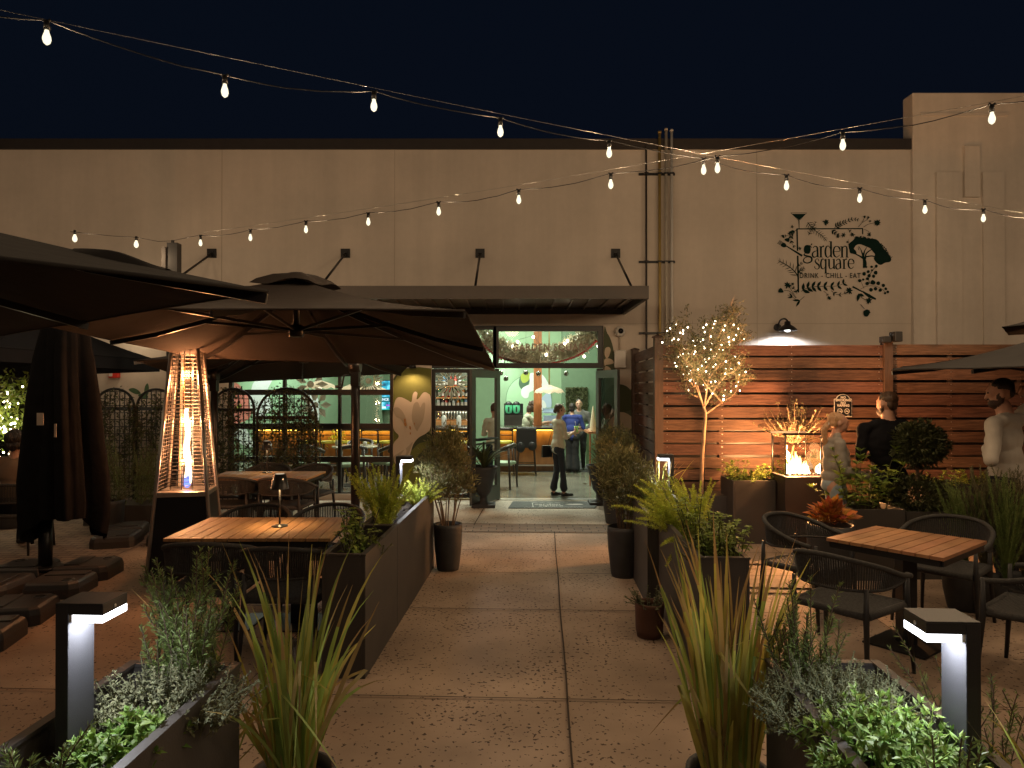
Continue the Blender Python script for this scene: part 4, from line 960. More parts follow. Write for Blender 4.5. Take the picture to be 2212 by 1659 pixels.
while z-pitch > 0:
    mb.beam(a+Vector((0,0,z-pitch/2+.011)), b+Vector((0,0,z-pitch/2+.011)), .024, pitch-.024); z -= pitch
obj('boards', mb, M_['wood'], f2, True)
mb = MB(); mb.bx(b.x-.05, b.x+.05, WY-.15, WY-.04, 0, ft+.06); mb.lathe((b.x,WY-.1,ft+.06), [(.075,0),(.07,.02),(.001,.04)], 4, smooth=False); m_ = (a+b)/2; mb.box((m_.x+.03,m_.y,ft/2-.02),(.03,.06,ft-.06)); obj('post', mb, M_['post'], f2, True)
# sign
sg = thing('no_smoking_sign', 'black arched NO SMOKING NO VAPING sign on the fence', 'sign', (ux(1819,FY), FY, vz(876,FY)))
def rs(u, v, y=FY-.03): return (ux(u,FY), y, vz(v,FY))
def arched(k_): 
    u0, u1, v0, v1 = 1801-k_, 1837+k_, 853-k_, 899+k_
    return [(u0,v1),(u0,v0+10),(u0+4,v0+9),(u0+7,v0+4),((u0+u1)/2-6,v0+.5),((u0+u1)/2,v0-.3),((u0+u1)/2+6,v0+.5),(u1-7,v0+4),(u1-4,v0+9),(u1,v0+10),(u1,v1)]
mb = MB(); mb.extr([rs(u,v,FY-.018) for u, v in arched(1.2)], (0,-.006,0)); obj('border', mb, M_['white'], sg, True)
mb = MB(); mb.extr([rs(u,v,FY-.025) for u, v in arched(0)], (0,-.004,0)); obj('plate', mb, M_['frame'], sg, True)
mb = MB()
for tx, v, s_ in (('NO',858.5,.040),('SMOKING',864.5,.042),('NO',870.5,.040),('VAPING',876,.042)): text_mesh(mb, tx, s_, Matrix.Translation(rs(1819,v,FY-.031)) @ FRONT, 0, bold=.0018, spacing=1.1)
for u in (1811.5, 1827):
    c = rs(u,888,FY-.031); nn = 20; r = .034
    for j in range(nn):
        a0, a1 = 2*PI*j/nn, 2*PI*(j+1)/nn
        mb.poly([(c[0]+r*math.cos(a0),c[1],c[2]+r*math.sin(a0)),(c[0]+r*math.cos(a1),c[1],c[2]+r*math.sin(a1)),(c[0]+(r-.006)*math.cos(a1),c[1],c[2]+(r-.006)*math.sin(a1)),(c[0]+(r-.006)*math.cos(a0),c[1],c[2]+(r-.006)*math.sin(a0))])
    mb.beam((c[0]-.024,c[1]-.0005,c[2]+.024),(c[0]+.024,c[1]-.0005,c[2]-.024),.001,.006,up=(0,1,0)) ; mb.box((c[0],c[1]-.001,c[2]),(.042,.001,.008))
text_mesh(mb, 'THANK YOU', .014, Matrix.Translation(rs(1819,896,FY-.031)) @ FRONT, 0) if False else None
mb.box(rs(1830,896.5,FY-.031), (.03,.0008,.004))
obj('lettering', mb, M_['white'], sg, True)

# ------------------------------------------------------------------ planters
def trough(name, lb, cnr, ln, wd, ht, side, group=None):
    # cnr = walkway-side near corner; runs along the walkway; side=-1 -> body to the left
    d = Vector((math.sin(TH), math.cos(TH), 0)); n = Vector((math.cos(TH), -math.sin(TH), 0))*side
    t = thing(name, lb, 'planter', tuple(cnr), -TH, group)
    def q(s_, f_, z): return cnr+n*(s_*wd)+d*(f_*ln)+Vector((0,0,z))
    th = .022; mb = MB()
    c = cnr+n*wd/2+d*ln/2
    R_ = Matrix.Rotation(-TH,3,'Z')
    def b_(cx_, cy_, sx_, sy_, z0, z1, m_=mb): 
        p = c+R_@Vector((cx_*side,cy_,0)); m_.box((p.x,p.y,(z0+z1)/2),(sx_,sy_,z1-z0),rot=R_)
    b_(-wd/2+th/2,0,th,ln,0,ht); b_(wd/2-th/2,0,th,ln,0,ht); b_(0,-ln/2+th/2,wd-2*th,th,0,ht); b_(0,ln/2-th/2,wd-2*th,th,0,ht); b_(0,0,wd-2*th,ln-2*th,.02,.04)
    obj('box', mb, M_['planter'], t, True, bevel=.003)
    mb2 = MB(); lip = .035
    b_(-wd/2+lip/2-.004,0,lip,ln+.008,ht,ht+.012,mb2); b_(wd/2-lip/2+.004,0,lip,ln+.008,ht,ht+.012,mb2); b_(0,-ln/2+lip/2-.004,wd-2*lip,lip,ht,ht+.012,mb2); b_(0,ln/2-lip/2+.004,wd-2*lip,lip,ht,ht+.012,mb2)
    obj('rim', mb2, M_['planter'], t, True)
    ms = MB(); nx, ny = 5, max(6, int(ln/.07)); V = []
    for j in range(ny+1):
        for i in range(nx+1):
            V.append(tuple(q(.07+.86*i/nx, .02+.96*j/ny, ht-.09+RN.uniform(-.015,.015))))
    ms.add(V, [(j*(nx+1)+i, j*(nx+1)+i+1, (j+1)*(nx+1)+i+1, (j+1)*(nx+1)+i) for j in range(ny) for i in range(nx)], 0, True)
    obj('soil', ms, M_['soil'], t, True)
    return q
PT = .763
pl1 = G(790,1465); qA = trough('trough_planter', 'dark trough planter left of the walk with basil at its near end', pl1, .97, .275, PT, -1, 'trough planters along the walk')
d_ = Vector((math.sin(TH), math.cos(TH), 0))
qB = trough('trough_planter', 'dark trough planter left of the walk holding the fern and the far bollard light', pl1+d_*.975, 1.8, .275, PT, -1, 'trough planters along the walk')
pr1 = Vector((ux(1508,4.36), 4.36, 0)); qC = trough('trough_planter', 'dark trough planter right of the walk with two basil bushes at its near end', pr1, 1.5, .31, PT, 1, 'trough planters along the walk')
qD = trough('trough_planter', 'farthest trough planter on the right, just behind the yellow green fern', pr1+d_*1.52+Vector((-.09,0,0)), 1.6, .42, PT, 1, 'trough planters along the walk')
qE = trough('trough_planter', 'nearest trough planter at the bottom left, holding mint and a bollard light', Vector((-1.085,1.25,0)), 1.43, .42, PT, -1, 'trough planters along the walk')
qF = trough('trough_planter', 'nearest trough planter at the bottom right, holding thyme and a bollard light', Vector((.905,1.25,0)), 1.47, .42, PT, 1, 'trough planters along the walk')
# bollard lights
def bollard(side, loc, lb, pw=3.4):
    # loc = ground position of outer near corner; arm points to the walkway (side=+1 arm towards +x)
    t = thing('bollard_light', lb, 'path light', tuple(loc), -TH, 'bollard path lights')
    zt = 1.155; L_ = .147; tk = .040; dp = .125; hh = .031
    def bx(x0,x1,y0,y1,z0,z1,m_): m_.bx(min(x0*side,x1*side),max(x0*side,x1*side),y0,y1,z0,z1)
    mb = MB(); bx(0,tk,0,dp,.5,zt-.0005,mb); obj('column', mb, M_['bolt'], t, bevel=.002)
    mb = MB(); bx(tk,L_,0,dp,zt-hh,zt,mb); bx(0,L_,-.0006,dp+.0006,zt,zt+.004,mb); o = obj('head', mb, M_['bolt'], t, bevel=.0015)
    mb = MB(); bx(tk+.012,L_-.001,.001,dp-.001,zt-hh-.022,zt-hh-.0005,mb); obj('led_panel', mb, M_['led'], t)
    mb = MB(); bx(tk+.001,tk+.011,.002,dp-.002,zt-hh-.022,zt-hh-.0005,mb); obj('lens_end', mb, M_['white'], t)
    mb = MB(); mb.ell((side*(L_+.001),.06,zt-.018),(.002,.006,.006),8,6); obj('sensor', mb, M_['white'], t)
    R_ = Matrix.Rotation(-TH,4,'Z'); p = Vector(loc)+R_@Vector((side*(tk+L_)/2,dp/2,zt-hh-.0245))
    light('AREA', p, pw, (.95,.96,1), name='bollard_lamp_light', size=.08, sizey=.10)
    return t
M_['bolt'] = mat('bollard_paint', (.035,.036,.042), .5, .1, var=.25, scale=300, bump=.1, bscale=400)
bollard(1, Vector((ux(122,2.137),2.137,0)), 'large bollard light in the bottom left corner, LED arm pointing right')
bollard(-1, Vector((ux(2116.5,1.963),1.963,0)), 'large bollard light in the bottom right corner, LED arm pointing left')
bollard(1, Vector((ux(855,6.85),6.85,0)), 'small distant bollard light in the left fern planter', 6)
bollard(-1, Vector((ux(1456,7.0),7.0,0)), 'small distant bollard light beside the right fern and corner post', 6)

# ------------------------------------------------------------------ string lights
def strand(name, lb, pix, Y0, p, q, i0, i1, zfun, wires=None, end=None):
    t = thing(name, lb, 'string lights', (0,0,0))
    S_ = []
    for i in range(i0, i1+1):
        X0 = (pix[0]-CX)/F*Y0
        x = X0+i*p*Y0; y_ = Y0+i*q*Y0
        S_.append(Vector((x, y_, zfun(i))))
    cord = MB(); path = []
    for i in range(len(S_)-1):
        a, b = S_[i]+Vector((0,0,.055)), S_[i+1]+Vector((0,0,.055)); sag = RN.uniform(.015,.04)
        for k_ in range(8):
            f_ = k_/8; path.append(a.lerp(b, f_)-Vector((0,0,sag*math.sin(PI*f_)))+Vector((0,0,RN.uniform(-.003,.003))))
    path.append(S_[-1]+Vector((0,0,.055)))
    if end: path += [Vector(e) for e in end]
    cord.tube(path, .0035, 5); obj('cord', cord, M_['frame'], t)
    wr = MB(); a, b = S_[0]+Vector((0,0,.085)), S_[-1]+Vector((0,0,.085)); wr.tube([a.lerp(b,k_/20)-Vector((0,0,.05*math.sin(PI*k_/20))) for k_ in range(21)], .0018, 4); obj('support_wire', wr, M_['steel'], t)
    for i, s in enumerate(S_):
        m = MB(); m.cyl(s+Vector((0,0,.005)), s+Vector((0,0,.05)), .017, .014, 10); m.tube([s+Vector((-.02,0,.06)), s+Vector((0,0,.045)), s+Vector((.02,0,.06))], .008, 6)
        so = obj('socket', m, M_['frame'], t)
        m = MB(); m.lathe(tuple(s), [(.010,.004),(.012,-.008),(.019,-.028),(.021,-.044),(.016,-.062),(.005,-.072),(.001,-.073)], 10); obj('bulb', m, M_['bulb'], t)
        light('POINT', s+Vector((0,0,-.13)), BPW*(1+.14*max(0,i-4)), (1,.69,.40), .03, 'string_and_fill_light')
    return S_
BPW = 12.0
va = [68,185,218,275,322,360,395,423,448,467]
def zA(i):
    Y = 3.7*(1+.09805*i); i2 = min(max(i,0),9)
    return H-(va[i2]-4-HV)/F*Y if 0 <= i <= 9 else H-(va[i2]-4-HV)/F*(3.7*(1+.09805*i2))
SA = strand('string_lights', 'warm bulb string falling from the top left corner across to the right edge', [97], 3.7, .2122, .09805, -1, 11, zA)
vb = [522,510,492,475,452,426,392,356,305,246]
def zB(i):
    i2 = min(max(i,0),9); Y = 8.4*(1-.0514*i2); return H-(vb[i2]-4-HV)/F*Y
SB = strand('string_lights', 'warm bulb string rising from the dark pole at left toward the top right', [432], 8.4, .0893, -.0514, 0, 10, zB, )
t = thing('string_lights', 'short bulb string left of the dark pole, partly behind the near umbrella', 'string lights', (0,0,0))
pole = Vector((ux(375,8.9), 8.9, 0)); pz = vz(522,8.9)
m = MB(); m.tube([pole+Vector((0,-.06,pz)), P(340,521,8.8), P(293,512,8.6), P(240,509,8.5), P(150,500,8.3)], .0035, 5); m.tube([pole+Vector((0,-.06,pz)), SB[0]+Vector((0,0,.06))], .004, 5); obj('cord', m, M_['frame'], t)
for u, v, Y in ((293,519,8.6),(160,506,8.3)):
    s = P(u,v,Y); m = MB(); m.cyl(s, s+Vector((0,0,.05)), .017, .014, 10); obj('socket', m, M_['frame'], t); m = MB(); m.lathe(tuple(s), [(.012,.004),(.014,-.01),(.024,-.035),(.027,-.055),(.02,-.078),(.001,-.091)], 10); obj('bulb', m, M_['bulb'], t)
    light('POINT', s+Vector((0,0,-.13)), BPW, (1,.69,.40), .03, 'string_and_fill_light')
mb = MB(); mb.bx(pole.x-.065,pole.x+.065,8.84,8.96,0,pz-.02); mb.bx(pole.x-.12,pole.x-.07,8.82,8.9,pz-.35,pz-.08,1); mb.lathe((pole.x,8.86,pz-.0),[(.02,-.02),(.02,.01),(.001,.015)],8)
o = obj('light_pole', mb, [M_['frame'], M_['coping']]); tag(o, 'dark square pole holding the bulb string above the umbrellas', 'pole')
# unseen soft lamps added behind and beside the viewer, where strings would carry on
for (x, y_, z_, pw_) in ((-7,5,3.9,45),(-5.5,2,3.9,40),(-3.5,-.5,3.9,40),(0,-1.5,3.9,45),(3.5,-.5,3.9,50),(6,1.5,3.9,60),(6,2.5,4.6,60),(0.3,1.5,4.6,30),(-9,8,3.9,50),(9.5,3.5,5.2,150)):
    light('POINT', (x,y_,z_), pw_, (1,.69,.40), .25, 'string_and_fill_light')

# ------------------------------------------------------------------ umbrellas
def umbrella(lb, FR, BR, BL, FL, peak, pole_top=None, base=True, ribs=True, vent=True, m=None, arm_to=None, crank=False, valance=.0, extra=None, vs_=1.0, sagk=.03):
    m = m or M_['fabric']; C_ = (FR+BR+BL+FL)/4
    t = thing('cantilever_umbrella', lb, 'umbrella', (C_.x, C_.y, 0), 0, 'cantilever umbrellas over the patio')
    cn_ = [FR, (FR+BR)/2, BR, (BR+BL)/2, BL, (BL+FL)/2, FL, (FL+FR)/2]
    mb = MB(); nn = 8
    for side_, off in ((0, 0.0), (1, -.006)):
        for k_ in range(8):
            a, b = cn_[k_], cn_[(k_+1) % 8]; V = []
            for i in range(nn+1):
                f_ = i/nn
                for j in range(5):
                    g_ = j/4; e = a.lerp(b, g_); p = Vector(peak).lerp(e, f_)
                    sag = sagk*math.sin(PI*g_)*f_*1.0+.05*math.sin(PI*f_)
                    V.append((p.x, p.y, p.z-sag+off+.035*math.sin(PI*g_)*f_*f_))
            Fc = [(i*5+j, i*5+j+1, (i+1)*5+j+1, (i+1)*5+j) for i in range(nn) for j in range(4)]
            if side_ == 0: Fc = [f[::-1] for f in Fc]
            mb.add(V, Fc, 0, True)
    cnp = obj('canopy', mb, m, t, True)
    mb = MB()
    for k_ in range(8):
        a, b = cn_[k_], cn_[(k_+1) % 8]
        pts = [a.lerp(b, g_)+Vector((0,0,-sagk*math.sin(PI*g_)+.035*math.sin(PI*g_)-.003)) for g_ in np.linspace(0,1,5)]
        mb.tube(pts, .007, 5)
        if valance:
            n_ = len(pts); V = [tuple(p) for p in pts]+[tuple(p-Vector((0,0,valance))) for p in pts]; mb.add(V, [(i,i+1,n_+i+1,n_+i) for i in range(n_-1)], 0)
    obj('hem', mb, m, cnp, True)
    if vent:
        mb = MB(); r_ = .42*vs_
        n_ = 24; V = []
        for j, (rr, zz) in enumerate(((0,.05),(r_*.5,.048),(r_*.85,.02),(r_,-.01))):
            for k_ in range(n_):
                a_ = 2*PI*k_/n_; sq = 1/max(abs(math.cos(a_+.3)), abs(math.sin(a_+.3))); ww = .018*math.sin(a_*4+1)*(j/3)
                V.append((peak[0]+rr*sq*.85*math.cos(a_), peak[1]+rr*sq*.85*math.sin(a_), peak[2]+zz+ww-.05*(rr/r_)))
        mb.add(V, [(j*n_+k_, j*n_+(k_+1)%n_, (j+1)*n_+(k_+1)%n_, (j+1)*n_+k_) for j in range(3) for k_ in range(n_)], 0, True)
        obj('vent', mb, m, cnp, True)
    pk = Vector(peak); hub = pk+Vector((0,0,-.42))
    if ribs:
        hb = MB(); hb.cyl(hub+Vector((0,0,-.05)), hub+Vector((0,0,.04)), .06, .06, 12); hb.cyl(hub+Vector((0,0,.04)), pk+Vector((0,0,-.02)), .025); obj('hub', hb, M_['fabrib'], t, True)
        for k_ in range(8):
            e = cn_[k_]; tip = e+Vector((0,0,-.03)); top = pk+Vector((0,0,-.07)); mid = top.lerp(tip,.5)+Vector((0,0,-.055))
            mb = MB(); pts = [top, top.lerp(tip,.25)+Vector((0,0,-.045)), mid, top.lerp(tip,.75)+Vector((0,0,-.045)), tip]
            for a_, b_ in zip(pts[:-1], pts[1:]): mb.beam(a_, b_, .018, .034)
            rb = obj('rib', mb, M_['fabrib'], t, True)
            mb = MB(); mb.beam(hub, mid, .014, .022); obj('strut', mb, M_['fabrib'], rb, True)
    if pole_top is not None:
        pb = Vector((pole_top.x, pole_top.y, 0))
        mb = MB(); mb.tube([pb+Vector((0,0,.08)), pole_top+Vector((0,0,.25))], .038, 12, flat=1.3); mb.tube([pb, pb+Vector((0,0,.5))], .052, 12); obj('pole', mb, M_['fabrib'], t, True)
        if arm_to is not None:
            mb = MB(); mb.tube([pole_top, pole_top.lerp(arm_to,.5)+Vector((0,0,.03)), arm_to], .03, 10, flat=.7); obj('arm', mb, M_['fabrib'], t, True)
            mb = MB(); mb.cyl(pole_top+Vector((-.06,-.02,-.0)), pole_top+Vector((.06,-.02,0)), .075, .075, 16); mb.box(pole_top+Vector((0,0,-.12)), (.09,.1,.2)); cb = obj('crank_box', mb, M_['fabrib'], t, True)
            mb = MB(); c0_ = pole_top+Vector((-.06,-.04,-.1)); mb.tube([c0_, c0_+Vector((-.05,-.02,0)), c0_+Vector((-.07,-.04,-.13))], .01, 6); mb.cyl(c0_+Vector((-.06,-.04,-.13)), c0_+Vector((-.14,-.05,-.13)), .016, .016); obj('crank_handle', mb, M_['black'], cb, True)
    return t
V_ = Vector
# U2 centre
umbrella('large dark umbrella at centre left with the heater glow on its brown underside', V_((-.28,4.2,vz(670,4.2))), V_((-.18,7.2,vz(793,7.2))), V_((-3.17,7.2,vz(773,7.2))), V_((-3.28,4.2,vz(664,4.2))), (ux(640,5.7),5.7,vz(601,5.7)), V_((ux(768,7.75),7.75,vz(790,7.75))), arm_to=V_((ux(672,6.1),6.1,vz(640,6.1))), m=M_['fabric2'], vs_=.75)
# U1 near left
R1 = V_((-.85,2.46,2.145)); d1 = V_((-.763,.648,0))*3.3; d2 = V_((-.648,-.763,0))*3.3
C1 = R1+d1/2+d2/2
umbrella('nearest dark umbrella, its corner pointing right over the left side', R1, R1+d1, R1+d1+d2, R1+d2, (C1.x,C1.y,2.76), None, vent=False)
# flap on ridge of U1
fpb = MB(); pk1 = V_((C1.x,C1.y,2.76)); n_ = 14; Vv = []
nrm = V_((-.1,-1,0))
for i in range(n_+1):
    f_ = i/n_; t_ = .14+.13*f_; b_ = R1.lerp(pk1, t_); b_.z += .004-.05*math.sin(PI*t_); hgt = .026*math.sin(PI*f_)**.8*(.55+.45*math.cos((f_-.72)*4)) if 0 < f_ < 1 else 0
    Vv += [tuple(b_+V_((-.01,-.05,-.02))), tuple(b_+V_((0,-.015,hgt*.8))), tuple(b_+V_((0,.01,hgt))), tuple(b_+V_((.0,.05,-.012)))]
fpb.add(Vv, [(i*4+j, i*4+j+1, (i+1)*4+j+1, (i+1)*4+j) for i in range(n_) for j in range(3)], 0, True)
u1 = [o for o in bpy.data.objects if o.name.startswith('cantilever_umbrella')][-1]
u1 = bpy.data.objects['cantilever_umbrella.001']; obj('ridge_flap', fpb, M_['fabric'], u1, True)
# U3 behind centre
umbrella('umbrella behind the centre one, in front of the grid window', V_((-1.0,7.9,2.22)), V_((ux(866,10.6),10.6,vz(806,10.6))), V_((ux(440,10.6),10.6,vz(829,10.6))), V_((-4.1,7.7,2.12)), (-2.7,9.2,2.62), V_((ux(463,9.6),9.6,2.0)), arm_to=V_((-3.0,9.2,2.5)))
# U4 far left
umbrella('umbrella at far left beside the wall with the red alarm', V_((-5.75,7.9,2.28)), V_((ux(345,10.4),10.4,vz(779,10.4))), V_((-8.4,10.4,2.1)), V_((-8.9,7.8,2.2)), (ux(50,9.2),9.2,vz(660,9.2)), V_((-8.2,10.9,2.0)), valance=.16, m=mat('fabric_navy', (.012,.013,.017), .9, var=.1, spec=.1))
# right umbrellas
umbrella('dark umbrella at the right edge over the man in grey', V_((ux(2330,5.0),5.0,vz(790,5.0))), V_((6.6,6.6,2.15)), V_((5.0,9.0,2.1)), V_((ux(1927,6.6),6.6,vz(799,6.6))), (ux(2290,6.6),6.6,vz(716,6.6)), V_((6.9,8.9,2.1)), m=M_['fabric'], vs_=.0001, vent=False)
# raised small vent of the right umbrella
umbrella('small high umbrella tip at the right edge above the lower one', V_((ux(2330,6.8),6.8,vz(692,6.8))), V_((7.4,8.0,2.5)), V_((6.3,9.0,2.5)), V_((ux(2166,7.8),7.8,vz(706,7.8))), (ux(2330,7.8),7.8,vz(640,7.8)), None, ribs=False, vent=False)
# closed umbrella
t = thing('closed_umbrella', 'folded dark umbrella hanging beside its pole at the left', 'umbrella', tuple(G(100,1250)))
pb = G(100,1250); cx_ = ux(143,6.77); mb = MB(); n_ = 72; prof = [(2.50,.16),(2.38,.20),(2.1,.235),(1.7,.26),(1.3,.295),(.95,.325),(.72,.33),(.60,.31)]; V = []
for j, (z, r) in enumerate(prof):
    for k_ in range(n_):
        a_ = 2*PI*k_/n_; f_ = .20*math.sin(a_*5+z*.9)+.13*math.sin(a_*11+z*1.3+1)+.06*math.sin(a_*23+z*2); rr = r*(1+f_*min(1,j/3))
        V.append((cx_+rr*math.cos(a_)*(1.0), 6.77+rr*.8*math.sin(a_), z-(.25*max(0,math.sin(a_*2+.8)) if j == 7 else (.15*max(0,math.sin(a_*2+.8)) if j == 6 else 0))))
mb.add(V, [(j*n_+k_, j*n_+(k_+1)%n_, (j+1)*n_+(k_+1)%n_, (j+1)*n_+k_) for j in range(len(prof)-1) for k_ in range(n_)], 0, True); obj('folded_canopy', mb, mat('fabric_dark', (.009,.009,.010), .95, var=.2, bump=.6, bscale=14, spec=.06), t, True)
mb = MB(); mb.tube([pb, pb+V_((0,0,2.45))], .045, 12); mb.tube([pb,pb+V_((0,0,.6))], .06, 12); mb.cyl(pb+V_((0,0,.10)), pb+V_((0,0,.13)), .15, n=20); obj('pole', mb, M_['fabrib'], t, True)
mb = MB(); mb.box((cx_+.02,6.77-.40,vz(905,6.4)),(.06,.006,.11)); obj('care_label', mb, M_['seam'], t, True); mb = MB(); mb.box((cx_+.13,6.77-.36,vz(930,6.4)),(.02,.006,.12)); obj('strap', mb, M_['seam'], t, True)
# umbrella weights
def weight(loc, rz, lb):
    t = thing('umbrella_base', lb, 'umbrella base', tuple(loc), rz, 'plastic umbrella bases')
    for k_ in range(4):
        a_ = k_*PI/2; R_ = Matrix.Rotation(a_,3,'Z')
        mb = MB(); V = []; n1 = 10
        out = [(.03,.06),(.46,.06),(.52,.10),(.52,.46),(.46,.52),(.10,.52),(.06,.46)]
        for s_, z in ((1,0),(1,.08),(.95,.125),(.86,.14)):
            for (x, y_) in out:
                cx2, cy2 = .28, .29; V.append(tuple(R_@Vector((cx2+(x-cx2)*s_, cy2+(y_-cy2)*s_, z))))
        m_ = len(out); mb.add(V, [(j*m_+i, j*m_+(i+1)%m_, (j+1)*m_+(i+1)%m_, (j+1)*m_+i) for j in range(3) for i in range(m_)]+[tuple(3*m_+i for i in range(m_))], 0)
        p = R_@Vector((.40,.40,0)); mb.box(R_@Vector((.18,.30,.145)), (.14 if k_%2==0 else .34,.34 if k_%2==0 else .14,.012))
        w_ = obj('weight', mb, M_['plast'], t, bevel=.014)
        mb = MB(); mb.lathe((p.x,p.y,.14), [(.05,0),(.05,.006),(.04,.008),(.036,.004),(.001,.004)], 18); mb.box((p.x,p.y,.147),(.07,.014,.006)); obj('filler_cap', mb, M_['steeld'], w_)
M_['plast'] = mat('base_plastic', (.032,.028,.027), .5, var=.1, bump=.2, bscale=120)
weight(G(96,1262), .12, 'plastic umbrella base under the folded umbrella'); weight((-4.1,5.25,0), .2, 'plastic umbrella base in the left corner, nearest the viewer'); weight((ux(312,8.5),8.6,0), .3, 'rounded umbrella base just left of the patio heater')

# ------------------------------------------------------------------ patio heater
hc = V_((-3.13,6.85,0)); ht_ = thing('patio_heater', 'glowing pyramid patio heater with a wire guard and black base', 'heater', tuple(hc), D2R(12))
def sqp(z): # half side at height
    zb_, zt_ = 0, 2.22; return .29+(.115-.29)*(z/zt_)
def cnr_(i, z):
    h_ = sqp(z); return Vector(((-h_, h_, h_, -h_)[i], (-h_, -h_, h_, h_)[i], z))
for i in range(4):
    mb = MB(); mb.tube([cnr_(i,0), cnr_(i,2.22)], .017, 8); obj('corner_post', mb, mat('heater_frame', (.42,.40,.38), .35, .7, var=0) if 'heater_frame' not in bpy.data.materials else bpy.data.materials['heater_frame'], ht_)
mb = MB()
for i in range(4):
    a0, a1, b1, b0 = cnr_(i,.04), cnr_((i+1)%4,.04), cnr_((i+1)%4,.80), cnr_(i,.80); mb.poly([a0,a1,b1,b0])
obj('base_panel', mb, mat('heater_black', (.012,.012,.013), .35, .2, var=0), ht_)
mb = MB(); h_ = sqp(.84)+.005; mb.bx(-h_,h_,-h_,h_,.80,.845); obj('burner_deck', mb, M_['steel'], ht_, bevel=.006)
mb = MB(); h_ = sqp(2.2)+.04; mb.bx(-h_,h_,-h_,h_,2.20,2.235); mb.bx(-h_-.05,h_+.05,-h_-.05,h_+.05,2.24,2.25); obj('cap', mb, M_['steel'], ht_)
mb = MB()
for i in range(4):
    nw = 36
    for k_ in range(nw):
        z = .87+(2.18-.87)*k_/nw; mb.tube([cnr_(i,z)*.995, cnr_((i+1)%4,z)*.995], .0034, 4, caps=False)
    for f_ in (.28,.5,.72):
        p0 = cnr_(i,.87).lerp(cnr_((i+1)%4,.87), f_); p1 = cnr_(i,2.18).lerp(cnr_((i+1)%4,2.18), .5+(f_-.5)*.9); mb.tube([p0,p1], .004, 4)
obj('wire_guard', mb, mat('guard_steel', (.13,.12,.115), .4, .5, var=0), ht_)
mb = MB(); mb.tube([(0,0,.86),(0,0,2.1)], .055, 16, caps=False); obj('glass_tube', mb, glass('tube_glass', (1,.9,.8), .0, .3), ht_)
mb = MB(); mb.tube([(0,0,.86+.0),(0,0,.92)], .018, 8, mi=1); 
fz = np.linspace(.92,1.62,16); mb.tube([(.012*math.sin(z*19),.012*math.cos(z*15),z) for z in fz], [ .012+.018*math.sin(PI*min(1,(z-.9)/.75))**.7*(1+.3*math.sin(z*23)) for z in fz], 8, mi=0)
mb.tube([(.03,0,.9),(.035,0,.98),(.03,0,1.1)], [.006,.014,.002], 6, mi=0); mb.tube([(0,0,.87),(0,0,.95),(.005,0,1.03)], [.03,.028,.01], 8, mi=2)
obj('flame', mb, [M_['fire2'], M_['blueflame'], M_['blueflame']], ht_)
mb = MB(); mb.tube([(-.08,.08,.86),(-.05,.05,2.15)], .02, 6); obj('reflector_rod', mb, mat('rod_flame_glow', (.6,.35,.18), .4, .2, var=.1, emis=(1,.5,.2), estr=.5), ht_)  # rod's own glow stands in for flame light reflected inside the tube
for z, pw in ((1.1,45),(1.5,55),(1.95,40)): light('POINT', hc+V_((0,0,z)), pw, (1,.42,.17), .05, 'flame_light')

# ------------------------------------------------------------------ fire table
fY = 8.05; fx0_, fx1_ = ux(1695,fY), ux(1783,fY); fzt = vz(1030,fY)
ft_ = thing('fire_column', 'black gas fire column with flames inside a glass wind guard', 'fire pit', ((fx0_+fx1_)/2, fY+.22, 0))
mb = MB(); mb.bx(fx0_,fx1_,fY,fY+.45,.06,fzt); obj('column', mb, mat('fire_base', (.03,.022,.02), .5, .1, var=.1), ft_, True, bevel=.006)
for x in (fx0_+.05, fx1_-.05):
    mb = MB(); mb.cyl((x-.012,fY+.05,.03),(x+.012,fY+.05,.03),.03); obj('caster', mb, M_['steeld'], ft_, True)
zg0, zg1 = fzt+.01, vz(946,fY)
for (a, b) in (((fx0_+.02,fY+.02),(fx1_-.05,fY+.02)), ((fx0_+.02,fY+.43),(fx1_-.05,fY+.43)), ((fx0_+.02,fY+.02),(fx0_+.02,fY+.43)), ((fx1_-.05,fY+.02),(fx1_-.05,fY+.43))):
    mb = MB(); mb.poly([(a[0],a[1],zg0),(b[0],b[1],zg0),(b[0],b[1],zg1),(a[0],a[1],zg1)]); obj('glass_panel', mb, glass('fire_glass', (.97,.95,.9), .25) if 'fire_glass' not in bpy.data.materials else bpy.data.materials['fire_glass'], ft_, True)
mb = MB()
for (x, y_) in ((fx0_+.015,fY+.015),(fx1_-.045,fY+.015),(fx0_+.015,fY+.435),(fx1_-.045,fY+.435)): mb.cyl((x,y_,zg0),(x,y_,zg1+.03),.008)
mb.bx(fx0_-.01,fx1_-.02,fY+.005,fY+.03,zg1+.03,zg1+.055,1); mb.bx(fx0_-.01,fx1_-.02,fY+.42,fY+.445,zg1+.03,zg1+.055,1); obj('guard_frame', mb, [M_['steeld'], M_['frame']], ft_, True)
fl_ = MB(); cxf = (fx0_+fx1_)/2-.015
for i in range(34):
    x = cxf+RN.uniform(-.16,.16); y_ = fY+.22+RN.uniform(-.08,.08); e_ = 1-abs(x-cxf)/.22; hh = RN.uniform(.06,.26)*e_+.03; r_ = RN.uniform(.015,.038)*e_+.008; ph = RN.random()*6
    zz = np.linspace(0,1,8); fl_.tube([(x+.018*math.sin(ph+5*q)*q+.03*q*(cxf-x)/.16, y_, zg0+q*hh) for q in zz], [max(.001, r_*math.sin(PI*(.12+.88*q))*(1.2-q*.5)) for q in zz], 6, mi=(0 if hh < .14 else 1))
for i in range(8): fl_.ell((cxf+RN.uniform(-.02,.10), fY+.2, zg0+RN.uniform(.2,.42)), (.004,.004,.004), 5, 4, 2)
